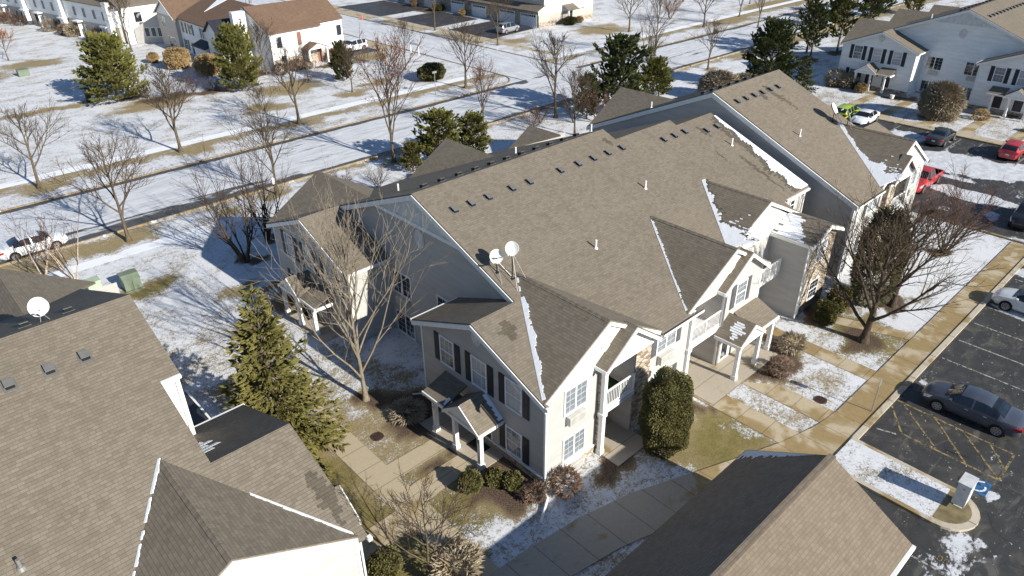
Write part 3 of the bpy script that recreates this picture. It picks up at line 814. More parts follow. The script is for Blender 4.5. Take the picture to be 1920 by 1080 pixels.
def apartments(b, pal, xmax=46.3, units=(1, 2, 3), sw=True, cut=None, vents=True, rear=True, num=('417', '461'), gable_side=True, doors=True, lw=True, rearx=((21.8, 43.1), (32.35, 42.3), (39.15, 40.1))):
    WL, FR, GB, SHT = pal['side'], pal['front'], pal['gable'], pal['shut']
    SHG = pal.get('shingle', 'shingle')
    Z0 = -0.5
    # ---------------- walls
    if sw:
        X = 17.85
        b.wall_x(X, [(17.2, Z0), (26.4, Z0), (26.4, 5.28), (21.9, 7.12), (17.2, 5.25)], WL)
        m = b.mb(); m.poly([(X, 26.4, Z0), (20.7, 26.4, Z0), (20.7, 26.4, 5.28), (X, 26.4, 5.28)]); b.put('wall', m, WL)
        if lw:
            b.wall_x(X, [(33.6, Z0), (42.8, Z0), (42.8, 5.25), (38.1, 7.12), (33.6, 5.28)], WL)
            m = b.mb(); m.poly([(X, 33.6, Z0), (20.7, 33.6, Z0), (20.7, 33.6, 5.28), (X, 33.6, 5.28)]); b.put('wall', m, FR)
        G = 20.7
        b.wall_x(G, [(17.25, Z0), (42.75, Z0), (42.75, 5.2), (30, 10.25), (17.25, 5.2)], WL)
        if gable_side:
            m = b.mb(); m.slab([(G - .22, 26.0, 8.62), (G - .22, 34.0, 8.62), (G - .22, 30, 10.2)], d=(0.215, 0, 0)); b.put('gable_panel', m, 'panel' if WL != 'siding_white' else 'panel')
            m = b.mb(); m.box(G - .27, G, 25.8, 34.2, 8.40, 8.62); b.put('band_board', m, pal['trimc'])
            for yy, zz in ((30, 7.6),): b.oval(('x', G, -1), yy, zz)
        # stone base and cap
        m = b.mb(); Bld.fbox(m, ('x', X, -1), 17.13, 26.45, Z0, 0.42, -0.05, 0.07); b.put('stone_base', m, 'stone')
        m = b.mb(); Bld.fbox(m, ('x', X, -1), 17.10, 26.45, 0.42, 0.50, -0.05, 0.10); b.put('stone_cap', m, 'trim')
        if lw: m = b.mb(); Bld.fbox(m, ('x', X, -1), 33.55, 42.9, 0.42, 0.50, -0.05, 0.10); b.put('stone_cap', m, 'trim')
        if lw:
            m = b.mb(); Bld.fbox(m, ('x', X, -1), 33.55, 42.87, Z0, 0.42, -0.05, 0.07); b.put('stone_base', m, 'stone')
        # corner boards
        for ya_, yb2 in ((17.17, 17.29), (26.33, 26.43), (42.71, 42.83), (33.57, 33.69)):
            if ya_ > 30 and not lw: continue
            m = b.mb(); m.box(X - .03, X + .09, ya_, yb2, 0.5, 5.2); b.put('corner_board', m, pal['trimc'])
        fx = ('x', X, -1)
        gl = pal.get('glass', ('glass_m', 'glass_b', 'glass_b', 'glass_m'))
        def yy_(y, mir): return 60 - y if mir else y
        for mir in ((False, True) if lw else (False,)):
            for k, (a0, a1, z0, z1) in enumerate(((23.74, 24.74, 3.42, 4.97), (21.25, 22.25, 3.40, 5.0), (18.78, 19.78, 3.46, 5.03), (18.79, 19.79, 0.64, 2.11))):
                c0, c1 = sorted((yy_(a0, mir), yy_(a1, mir)))
                b.window(fx, c0, c1, z0, z1, gl[k] if not mir else gl[(k + 1) % 4], shut=SHT)
            b.oval(fx, yy_(21.85, mir), 6.25, 0.34, 0.42)
            porch(b, pal, mir, num)
        # gable wall windows with units under them
        fg = ('x', G, -1)
        for (a0, a1, z0, z1) in ((31.35, 33.1, 3.0, 4.45), (26.9, 28.65, 3.0, 4.45), (31.35, 33.1, 0.1, 1.5), (26.9, 28.65, 0.1, 1.5)):
            b.window(fg, a0, a1, z0, z1, 'glass', double=True)
            b.ac(fg, a0 + .3, a1 - .45, z0 - .62, z0 - .14)
        m = b.mb(); m.box(G - .02, G + .02, 26.5, 33.5, Z0, 0.02); b.put('foundation', m, 'stone')
        m = b.mb()
        m.tube((X - .08, 17.1, 5.0), (X - .08, 17.1, .25), .045, n=8); m.tube((X - .08, 17.1, .25), (X - .55, 16.55, .12), .045, n=8); m.tube((X - .5, 16.5, .14), (X - 1.75, 15.7, .07), .075, n=8)
        b.put('downspout', m, 'trim')
        m = b.mb(); m.tube((X + .12, 26.5, 5.0), (X + .12, 26.5, .2), .045, n=8); m.tube((X + .1, 26.5, .2), (X - .5, 27.1, .08), .045, n=8)
        b.put('downspout', m, 'trim')
    # ---------------- street front, unit 1
    yF = 17.2
    if 1 in units:
        xa = 17.85
        b.wall_y(yF, [(xa, Z0), (21.4, Z0), (21.4, 5.2), (xa, 5.2)], FR)
        g1 = pal.get('spec1', (21.8, 4.25, 0, 0, 7.72)); m = b.mb(); m.slab([(g1[0] - g1[1] + .15, yF - .005, 5.1), (g1[0] + g1[1] - .15, yF - .005, 5.1), (g1[0], yF - .005, g1[4] - .2)], d=(0, .04, 0)); b.put('gable_panel', m, GB)
        b.oval(('y', yF, -1), 21.75, 6.35, 0.3, 0.38)
        m = b.mb(); Bld.fbox(m, ('y', yF, -1), 17.80, 21.42, Z0, .42, -.05, .07); b.put('stone_base', m, 'stone')
        m = b.mb(); Bld.fbox(m, ('y', yF, -1), 17.78, 21.45, .42, .50, -.05, .10); b.put('stone_cap', m, 'trim')
        fy = ('y', yF, -1)
        pal.get('nowin') or b.window(fy, 19.1, 20.5, 3.66, 5.0, 'glass_m', double=True)
        b.window(fy, 19.1, 20.52, 0.76, 2.07, 'glass_m', double=True)
        b.ac(fy, 19.2, 20.3, 3.02, 3.5); b.ac(fy, 19.2, 20.35, -0.05, 0.42)
        # balcony recess
        balcony(b, pal, 21.4, 23.8, yF, 18.7, 16.85, left=True, turf=True)
        m = b.mb(); m.box(23.8, 25.0, 16.85, 18.7, Z0, 5.2); b.put('stone_pier', m, 'stone')
        m = b.mb(); m.box(21.4, 21.5, 17.0, 17.25, Z0, 5.1); b.put('stone_pier', m, 'stone')
        # balcony gable
        m = b.mb(); m.slab([(21.3, 16.84, 5.3), (25.0, 16.84, 5.3), (23.15, 16.84, 6.85)], d=(0, .05, 0)); b.put('gable_panel', m, GB)
        m = b.mb(); m.box(21.25, 25.05, 16.78, 16.92, 5.08, 5.3); b.put('beam', m, 'trim')
        m = b.mb()
        for sg in (-1, 1): m.slab([(23.15 + sg * 2.05, 16.5, 5.5), (23.15, 16.5, 7.02), (23.15, 17.2, 7.02), (23.15 + sg * 2.05, 17.2, 5.5)], 0.1)
        rf = b.put('roof', m, SHG)
        m = b.mb()
        for sg in (-1, 1): b.rake(m, (23.15 + sg * 2.05, 16.5, 5.44), (23.15, 16.5, 6.97), (0, -1, 0), .22)
        m.box(21.05, 21.17, 16.5, 17.2, 5.26, 5.46); b.put('fascia', m, pal['trimc'])
        # wall between
        b.wall_y(yF, [(25.0, Z0), (28.9, Z0), (28.9, 5.22), (25.0, 5.22)], FR)
        b.window(fy, 26.0, 27.5, 3.72, 5.0, 'glass_m', double=True, shut='shutter_grey' if SHT != 'shutter' or pal.get('greyfront') else SHT)
        b.window(fy, 26.0, 27.5, 0.8, 2.05, 'glass_m', double=True, shut='shutter_grey')
        b.ac(fy, 26.1, 27.25, 3.0, 3.5)
        m = b.mb(); m.disc((25.6, 16.9, 2.75), (-.4, -1, .3), .22, th=.03); m.tube((25.6, 17.2, 2.6), (25.6, 16.9, 2.7), .02, n=6); b.put('wall_lamp', m, 'trim')
    if 2 in units:
        balcony(b, pal, 28.9, 31.9, yF, 18.9, 17.15, left=True, turf=False)
        m = b.mb(); m.slab([(28.3, yF - .005, 5.12), (36.5, yF - .005, 5.12), (32.4, yF - .005, 7.45)], d=(0, .04, 0)); b.put('gable_panel', m, GB)
        b.oval(('y', yF, -1), 32.35, 6.35, 0.3, 0.38)
        y2 = 17.05
        b.wall_y(y2, [(31.9, Z0), (35.7, Z0), (35.7, 5.6), (33.7, 6.9), (31.9, 5.6)], FR)
        m = b.mb(); m.poly([(31.9, y2, Z0), (31.9, 18.9, Z0), (31.9, 18.9, 5.4), (31.9, y2, 5.4)]); b.put('wall', m, WL); m = b.mb(); m.poly([(35.7, y2, Z0), (35.7, 19, Z0), (35.7, 19, 5.4), (35.7, y2, 5.4)]); b.put('wall', m, WL)
        m = b.mb(); m.box(31.86, 31.98, y2 - .03, y2 + .1, 0, 5.5); b.put('corner_board', m, 'trim'); m = b.mb(); m.box(35.62, 35.74, y2 - .03, y2 + .1, 0, 5.5); b.put('corner_board', m, 'trim')
        b.window(('y', y2, -1), 33.1, 34.05, 3.65, 5.02, 'glass_m', shut='shutter_grey')
        m = b.mb()
        for sg in (-1, 1): m.slab([(33.6 + sg * 2.35, 16.7, 5.4), (33.6, 16.7, 7.05), (33.6, 17.5, 7.05), (33.6 + sg * 2.35, 17.5, 5.4)], 0.1)
        b.put('roof', m, SHG)
        m = b.mb()
        for sg in (-1, 1): b.rake(m, (33.6 + sg * 2.35, 16.7, 5.34), (33.6, 16.7, 7.0), (0, -1, 0), .22)
        m.box(31.2, 31.32, 16.7, 17.2, 5.16, 5.36); b.put('fascia', m, 'trim')
        # middle porch
        m = b.mb(); m.slab([(33.2, 15.55, 2.5), (35.75, 15.55, 2.5), (35.75, 17.05, 3.15), (33.2, 17.05, 3.15)], .1)
        for sg in (-1, 1): m.slab([(32.7 + sg * 1.3, 15.35, 2.42), (32.7, 15.35, 3.36), (32.7, 17.05, 3.36), (32.7 + sg * 1.3, 17.05, 2.42)], .09)
        pr = b.put('porch_roof', m, SHG)
        m = b.mb()
        for sg in (-1, 1): b.rake(m, (32.7 + sg * 1.3, 15.35, 2.38), (32.7, 15.35, 3.32), (0, -1, 0), .2)
        m.box(31.35, 31.45, 15.3, 17.05, 2.2, 2.4); m.box(33.95, 35.8, 15.47, 15.57, 2.3, 2.46); m.poly([(31.6, 15.42, 2.4), (33.8, 15.42, 2.4), (32.7, 15.42, 3.2)]); m.box(31.5, 33.9, 15.38, 15.5, 2.22, 2.4)
        b.put('porch_trim', m, 'trim', pr)
        for px_, py_ in ((31.55, 15.5), (33.75, 15.5), (35.6, 15.75)): column(b, px_, py_, 2.3)
        door(b, ('y', y2, -1), 32.3, 33.2, 0, 2.05, 'trim', storm=True); door(b, ('y', y2, -1), 34.4, 35.3, 0, 2.05, 'door_white')
        if pal.get('snow'):
            rnd = random.Random(5); m = b.mb(); sn = 0.94 / 1.3
            for r in range(8):
                zz0 = 2.52 + r * 0.085
                x0 = 32.7 - (3.36 - zz0) / sn; x1 = x0 + .085 / sn * .72
                ya = 15.55 + rnd.uniform(0, .22) + abs(r - 3.5) * .06; yb_ = 16.55 - rnd.uniform(0, .3) - abs(r - 3.5) * .05
                q = [(x0, ya, zz0 + .02), (x1, ya + rnd.uniform(-.1, .1), zz0 + .02 + .0612), (x1, yb_ + rnd.uniform(-.1, .1), zz0 + .02 + .0612), (x0, yb_, zz0 + .02)]
                m.slab(q, .03)
            b.put('roof_snow', m, 'snow', pr)
    if 3 in units:
        y3 = 18.9
        b.wall_y(y3, [(35.7, Z0), (40.0, Z0), (40.0, 5.4), (42.9, 5.4), (38.8, 7.75), (34.8, 5.4), (35.7, 5.4)], FR)
        m = b.mb(); m.slab([(34.8, y3 - .005, 5.2), (42.9, y3 - .005, 5.2), (38.8, y3 - .005, 7.75)], d=(0, .004, 0)); b.put('gable_panel', m, GB)
        m = b.mb(); X3 = 40.0
        m.poly([(X3, 16.4, Z0), (X3, 20.2, Z0), (X3, 20.2, 5.4), (X3, 16.4, 5.4)]); b.put('wall', m, 'siding')
        m = b.mb(); m.poly([(X3, 16.4, Z0), (43.7, 16.4, Z0), (43.7, 16.4, 5.4), (41.85, 16.4, 6.1), (X3, 16.4, 5.4)]); b.put('stone_front', m, 'stone')
        m = b.mb(); m.poly([(43.7, 16.4, Z0), (43.7, 20.2, Z0), (43.7, 20.2, 5.4), (43.7, 16.4, 5.4)]); b.put('wall', m, 'siding')
        b.wall_y(20.15, [(43.7, Z0), (46.2, Z0), (46.2, 6.3), (43.7, 6.3), (42.0, 6.3), (42, 5)], FR)
        b.window(('y', 16.4, -1), 41.4, 42.5, 0.8, 2.1, 'glass', shut=None); b.window(('y', 16.4, -1), 41.4, 42.5, 3.6, 4.95, 'glass_b', shut=None)
        b.window(('y', 20.15, -1), 44.5, 45.0, 5.0, 5.7, 'glass', mull=False)
        m = b.mb()
        for sg in (-1, 1): m.slab([(41.85 + sg * 2.05, 16.05, 5.42), (41.85, 16.05, 6.24), (41.85, 18.9, 6.24), (41.85 + sg * 2.05, 18.9, 5.42)], .11)
        r3 = b.put('roof', m, SHG)
        if pal.get('snow'):
            m = b.mb(); rnd = random.Random(15)
            for i_ in range(13):
                f0 = i_ / 14; xx = 39.82 + 2.0 * f0; zz = 5.42 + .82 * f0 + .02
                L = 1.9 * (1 - .5 * f0) * rnd.uniform(.75, 1.15); y1_ = 18.85 - (0 if rnd.random() < .8 else .3)
                m.slab([(xx, y1_ - L, zz), (xx + .13, y1_ - L + rnd.uniform(-.1, .1), zz + .055), (xx + .13, y1_, zz + .055), (xx, y1_, zz)], .03)
            b.put('roof_snow', m, 'snow', r3)
        m = b.mb()
        for sg in (-1, 1): b.rake(m, (41.85 + sg * 2.05, 16.05, 5.37), (41.85, 16.05, 6.19), (0, -1, 0), .24)
        m.box(39.74, 39.84, 16.05, 18.9, 5.2, 5.4); b.put('fascia', m, 'trim')
        m = b.mb(); m.tube((39.9, 16.3, 5.2), (39.9, 16.3, .1), .05, n=8); b.put('downspout', m, 'trim'); m = b.mb(); m.tube((40.1, 16.28, 5.2), (40.1, 16.28, .3), .05, n=8); b.put('downspout', m, 'trim')
        m = b.mb(); m.tube((45.6, 19.8, 6.1), (45.75, 20.0, 5.6), .05, n=8); m.tube((45.75, 20.0, 5.6), (45.75, 20.0, 0), .05, n=8); b.put('downspout', m, 'trim'); m = b.mb(); m.tube((46.1, 20.0, 6), (46.1, 20.0, 0), .05, n=8); b.put('downspout', m, 'trim')
        # small far balcony
        m = b.mb(); m.box(37.6, 40.0, 17.95, 18.9, 2.6, 2.8); fl = b.put('balcony', m, 'trim')
        railing(b, fl, (37.6, 17.95), (40.0, 17.95), 2.8); railing(b, fl, (37.6, 17.95), (37.6, 18.9), 2.8)
        m = b.mb(); m.box(37.6, 37.72, 17.95, 18.07, 0, 2.6); b.put('post', m, 'trim')
    # ---------------- roofs
    xs = 17.55 if sw else cut
    fe = 16.9
    if sw: front = [(17.55, fe), (17.72, fe), (17.72, 17.23), (25.9, 17.23), (25.9, fe), (28.4, fe), (28.4, 17.23), (35.9, 17.23), (35.9, 18.93), (42.8, 18.93), (42.8, 19.9), (46.3, 19.9), (46.3, 28.3), (42.05, 28.3), (42.05, 28.9), (36.1, 28.9), (36.1, 30), (20.4, 30), (20.4, 21.9), (17.55, 21.9)]
    else: front = [(17.55, fe), (17.72, fe), (17.72, 17.23), (25.9, 17.23), (25.9, fe), (cut, fe), (cut, 30), (20.4, 30), (20.4, 21.9), (17.55, 21.9)]
    if xmax < 46: front = [(17.55, fe), (xmax, fe), (xmax, 30), (20.4, 30), (20.4, 21.9), (17.55, 21.9)] if pal.get('frontup') is None else pal['frontup']
    m = b.mb(); m.slab([(x, y, zf(y)) for x, y in front], .15)
    roof = b.put('roof', m, SHG)
    m = b.mb()
    xr = cut if cut else min(xmax, 36.1)
    if lw: m.slab([(x, y, zb(y)) for x, y in [(20.4, 30), (xr, 30), (xr, 43.1), (17.55, 43.1), (17.55, 38.1), (20.4, 38.1)]], .15)
    else: m.slab([(x, y, zb(y)) for x, y in [(20.4, 30), (xr, 30), (xr, 43.1), (20.4, 43.1)]], .15)
    if not cut and xmax > 46:
        m.slab([(x, y, zf(28.9) - S0 * (y - 28.9)) for x, y in [(36.1, 28.9), (42.05, 28.9), (42.05, 42), (36.1, 42)]], .15)
        m.slab([(x, y, zf(28.3) - S0 * (y - 28.3)) for x, y in [(42.05, 28.3), (46.3, 28.3), (46.3, 41.4), (42.05, 41.4)]], .15)
    roofb = b.put('roof', m, SHG)
    if not cut and xmax > 46:
        m = b.mb(); m.poly([(36.02, 28.9, zf(28.9) - .02), (36.02, 30, 10.33), (36.02, 43, zb(43)), (36.02, 43, zb(43) - .6), (36.02, 28.9, 9.4)])
        m.poly([(41.98, 28.3, zf(28.3) - .02), (41.98, 28.9, 9.9), (41.98, 42, 4.7), (41.98, 42, 4.2), (41.98, 28.3, 9.2)]); b.put('wall', m, WL)
        m = b.mb(); m.poly([(46.2, 20, Z0), (46.2, 41, Z0), (46.2, 41, 4.6), (46.2, 28.3, 9.6), (46.2, 20, 6.3)]); b.put('wall', m, WL)
    # back wall
    m = b.mb(); m.poly([(17.9, 42.75, Z0), (cut or min(xmax, 46.2), 42.75, Z0), (cut or min(xmax, 46.2), 42.75, 4.9), (17.9, 42.75, 4.9)]); b.put('wall', m, WL)
    m = b.mb()
    if sw:
        m.slab([(17.55, 21.9, 7.16), (20.7, 21.9, 7.16), (20.7, 26.75, 5.17), (17.55, 26.75, 5.17)], .13)
        wr = b.put('roof', m, SHG); m = b.mb()
        if lw: m.slab([(17.55, 38.1, 7.16), (20.7, 38.1, 7.16), (20.7, 33.25, 5.17), (17.55, 33.25, 5.17)], .13); b.put('roof', m, SHG)
    # cross gables
    spec = {1: pal.get('spec1', (21.8, 4.25, 17.04, 23.3, 7.72)), 2: (32.4, 4.2, 17.04, 23.0, 7.6), 3: (38.8, 4.15, 18.74, 23.75, 7.9)}
    for u in units:
        xr_, w_, yf_, yb_, zr_ = spec[u]
        m = gable_roof(b, xr_, w_, yf_, yb_, zr_, zf(yf_) + .01, SHG, roof)
        gr = b.put('roof', m, SHG)
        m = b.mb()
        for sg in (-1, 1): b.rake(m, (xr_ + sg * w_, yf_, zf(yf_) - .07), (xr_, yf_, zr_ - .07), (0, -1, 0), .2, .05)
        b.put('fascia', m, pal['trimc'] if pal.get('alltrim') else 'trim')
        k_ = (zr_ - zf(yf_)) / w_; m = b.mb()
        for i_ in range(int((yb_ - yf_) / .2)):
            ya_ = yf_ + i_ * .2; up_ = .018 + .008 * (i_ % 2)
            for sg in (-1, 1): m.slab([(xr_, ya_, zr_ + up_), (xr_, ya_ + .2, zr_ + up_), (xr_ + sg * .15, ya_ + .2, zr_ + up_ - .15 * k_), (xr_ + sg * .15, ya_, zr_ + up_ - .15 * k_)], .012)
        b.put('ridge_cap', m, SHG, gr)
        if pal.get('snow'):
            ss = pal.get('snowside', -1); c = Vector((xr_ + ss * w_, yf_, zf(yf_))); r = Vector((xr_, yb_, zr_))
            n = Vector((ss * (zr_ - c.z), 0, w_)).normalized()
            along = Vector((-ss * w_, 0, zr_ - c.z)).normalized(); dv = (r - c).normalized(); side = (along - dv * along.dot(dv))
            side = Vector((0, -1, 0)) - dv * dv.dot(Vector((0, -1, 0))); side = side - n * n.dot(side)
            wf = {1: lambda t: 0.10 + .16 * sin(pi * t) if t < .78 else 0.02, 2: lambda t: .05 + .06 * t if t < .93 else 0, 3: lambda t: (1.55 * max(0, 1 - t * 3.0) + .22) if t < .97 else .05}[u]
            if 'snoww' in pal: wf = pal['snoww']
            snow_strip(b, gr, (c + dv * .25, r), n, wf, side, .04 if u < 3 else .12, seed=u, wet=.07 if u < 3 else .25)
            if u == 3 or pal.get('snowmore'):
                rnd = random.Random(9); m = b.mb()
                for i in range(46):
                    s_ = rnd.random() ** 1.5; q0 = c + dv * (.3 + rnd.random() * 2.2) + side.normalized() * (.5 + s_ * 1.3)
                    q0 = q0 + n * .02; e = Vector((0, -1, 0)) * rnd.uniform(.12, .3); uu = along * .07
                    m.slab([tuple(v) for v in (q0, q0 + e, q0 + e + uu, q0 + uu)], d=tuple(-n * .03))
                b.put('roof_snow', m, 'snow', gr)
    if rear:
        for x_, yf_ in rearx:
            if cut and x_ > cut - 3: continue
            yb_ = 36.7
            m = gable_roof(b, x_, (7.72 - zb(yf_)) / .605, yf_, yb_, 7.72, zb(yf_) + .01, SHG, roofb); b.put('roof', m, SHG)
            m = b.mb(); yw_ = yf_ - .34; hw_ = (7.5 - zb(yw_)) / .605; m.poly([(x_ - hw_, yw_, zb(yw_) - .1), (x_ + hw_, yw_, zb(yw_) - .1), (x_, yw_, 7.5)]); b.put('wall', m, WL)
    # edges: rake boards and gutters
    m = b.mb()
    if sw:
        for y0_, y1_ in (((30, 21.9),) if gable_side else ()): b.rake(m, (20.4, y0_, zf(y0_) - .08), (20.4, y1_, zf(y1_) - .08), (-1, 0, 0), .3)
        if gable_side: b.rake(m, (20.4, 30, zb(30) - .08), (20.4, 38.1, zb(38.1) - .08), (-1, 0, 0), .3)
        if gable_side: b.rake(m, (17.55, 21.9, 7.08), (17.55, fe, zf(fe) - .08), (-1, 0, 0), .26); b.rake(m, (17.55, 21.9, 7.08), (17.55, 26.75, 5.09), (-1, 0, 0), .26)
        if lw:
            b.rake(m, (17.55, 38.1, 7.08), (17.55, 43.1, zb(43.1) - .08), (-1, 0, 0), .26); b.rake(m, (17.55, 38.1, 7.08), (17.55, 33.25, 5.09), (-1, 0, 0), .26)
    b.put('fascia', m, pal['trimc']) if m.f else None
    m = b.mb()
    if sw:
        m.box(17.5, 20.65, 26.76, 26.86, 5.0, 5.16); b.put('gutter', m, 'trim'); m = b.mb()
        if lw: m.box(17.5, 20.65, 33.13, 33.23, 5.0, 5.16); b.put('gutter', m, 'trim'); m = b.mb()
        m.box(17.46, 17.62, 16.72, 16.88, 4.98, 5.16); b.put('gutter', m, 'trim'); m = b.mb()
    if 1 in units: m.box(25.9, 28.9 if 2 in units else (cut or 29.5), 16.76, 16.89, 4.98, 5.12)
    if 2 in units: m.box(28.9, 29.4, 16.76, 16.89, 4.98, 5.12)
    if m.f: b.put('gutter', m, 'trim')
    if 3 in units: m = b.mb(); m.box(43.2, 46.3, 19.76, 19.89, 6.14, 6.28); b.put('gutter', m, 'trim')
    if 1 in units:
        m = b.mb(); m.box(25.9, 29.4 if 2 in units else (cut or 29.4), 16.775, 16.875, 5.12, 5.135); b.put('gutter_channel', m, 'gutter')
    return roof, roofb

def column(b, x, y, h, num=None, face=None):
    m = b.mb(); m.box(x - .11, x + .11, y - .11, y + .11, .05, h); m.box(x - .15, x + .15, y - .15, y + .15, .05, .32); m.box(x - .14, x + .14, y - .14, y + .14, h - .14, h)
    c = b.put('column', m, 'trim')
    if num:
        m = b.mb()
        for i, d in enumerate(num): digit(m, x - .112, y, 1.95 - i * .2, d)
        b.put('house_number', m, 'black', c)
    return c
SEG = {'1': 'bc', '4': 'fgbc', '6': 'afgecd', '7': 'abc', '0': 'abcdef', '2': 'abged'}
def digit(m, x, y, z, d):
    w, h, t = .055, .075, .014
    S = {'a': (-w, w, h, h), 'b': (w, w, 0, h), 'c': (w, w, -h, 0), 'd': (-w, w, -h, -h), 'e': (-w, -w, -h, 0), 'f': (-w, -w, 0, h), 'g': (-w, w, 0, 0)}
    for s_ in SEG[d]:
        a0, a1, z0, z1 = S[s_]; m.box(x - .008, x, y - a1 - t, y - a0 + t, z + z0 - t, z + z1 + t)

def door(b, face, a0, a1, z0, z1, mat, storm=False):
    m = b.mb(); F = b.fbox
    F(m, face, a0 - .09, a0, z0, z1 + .09, -.02, .06); F(m, face, a1, a1 + .09, z0, z1 + .09, -.02, .06); F(m, face, a0, a1, z1, z1 + .09, -.02, .06)
    fr = b.put('door_frame', m, 'trim')
    m = b.mb(); F(m, face, a0, a1, z0, z1, -.02, .03)
    if not storm:
        for q0, q1 in ((.1, .45), (.55, .9)):
            for r0, r1 in ((.1, .45), (.55, .93)): F(m, face, a0 + (a1 - a0) * q0, a0 + (a1 - a0) * q1, z0 + (z1 - z0) * r0, z0 + (z1 - z0) * r1, .03, .042)
    d = b.put('door', m, mat)
    if storm:
        m = b.mb(); F(m, face, a0 + .12, a1 - .12, z0 + .2, z1 - .12, .03, .036); b.put('pane', m, 'glass', d)
    m = b.mb(); F(m, face, a1 - .12, a1 - .07, z0 + .98, z0 + 1.04, .03, .09); F(m, face, a1 - .12, a1 - .07, z0 + 1.2, z0 + 1.25, .03, .07); b.put('handle', m, 'black', d)

def railing(b, parent, p0, p1, z, h=1.0):
    m = b.mb(); a = Vector((*p0, 0)); c = Vector((*p1, 0)); L = (c - a).length; n = max(3, int(L / .125))
    for zz, hh in ((z + h, .07), (z + .1, .06)): m.bar((a.x, a.y, zz), (c.x, c.y, zz), .07, hh)
    for i in range(n + 1):
        q = a.lerp(c, i / n); w = .035 if i not in (0, n, n // 2) else .06
        m.box(q.x - w / 2, q.x + w / 2, q.y - w / 2, q.y + w / 2, z + .1, z + h)
    b.put('railing', m, 'trim', parent)

def balcony(b, pal, x0, x1, yf, yback, yr, left=True, turf=False):
    Z0 = -.5
    m = b.mb(); m.poly([(x0, yback, Z0), (x1, yback, Z0), (x1, yback, 5.2), (x0, yback, 5.2)])
    m.poly([(x0, yf, Z0), (x0, yback, Z0), (x0, yback, 5.2), (x0, yf, 5.2)]); xi = x1 - .012; m.poly([(xi, yf - .3, Z0), (xi, yback, Z0), (xi, yback, 5.2), (xi, yf - .3, 5.2)])
    b.put('wall', m, pal['side'])
    m = b.mb(); m.poly([(x0, yf, 5.19), (x1, yf, 5.19), (x1, yback, 5.19), (x0, yback, 5.19)]); b.put('ceiling', m, 'trim')
    m = b.mb(); m.box(x0 + .01, x1 - .01, yr, yback - .01, 2.62, 2.78); m.box(x0, x1, yr - .06, yr + .06, 2.5, 2.8)
    f = b.put('balcony', m, 'trim')
    if turf:
        m = b.mb(); m.box(x0 + .05, x1 - .05, yr + .1, yback - .03, 2.78, 2.795); b.put('carpet', m, 'turf', f)
    railing(b, f, (x0 + .12, yr), (x1 - .02, yr), 2.8)
    for xx in ((x0 + .05,) if turf else (x0 + .02,)):
        m = b.mb(); m.box(xx - .12, xx + .12, yr - .12, yr + .12, 0, 2.5); m.box(xx - .17, xx + .17, yr - .17, yr + .17, 2.42, 2.62); m.box(xx - .15, xx + .15, yr - .15, yr + .15, 0, .3)
        m.box(xx - .11, xx + .11, yr - .11, yr + .11, 2.62, 5.1); b.put('post', m, 'trim')
    door(b, ('y', yback, -1), x1 - 1.35, x1 - .45, 2.8, 4.75, 'door_white'); door(b, ('y', yback, -1), x1 - 1.35, x1 - .45, 0.05, 2.1, 'door_white')
    if not turf and pal.get('snow'):
        m = b.mb(); m.tube((x0 + .5, yback - .6, 2.8), (x0 + .5, yback - .6, 3.5), .28, .3, n=14); m.tube((x0 + .5, yback - .6, 3.5), (x0 + .5, yback - .6, 3.62), .31, .2, n=14)
        g = m.build('barbecue', 'black'); tag(g, 'round dark barbecue behind the white railing of the middle balcony', 'barbecue')

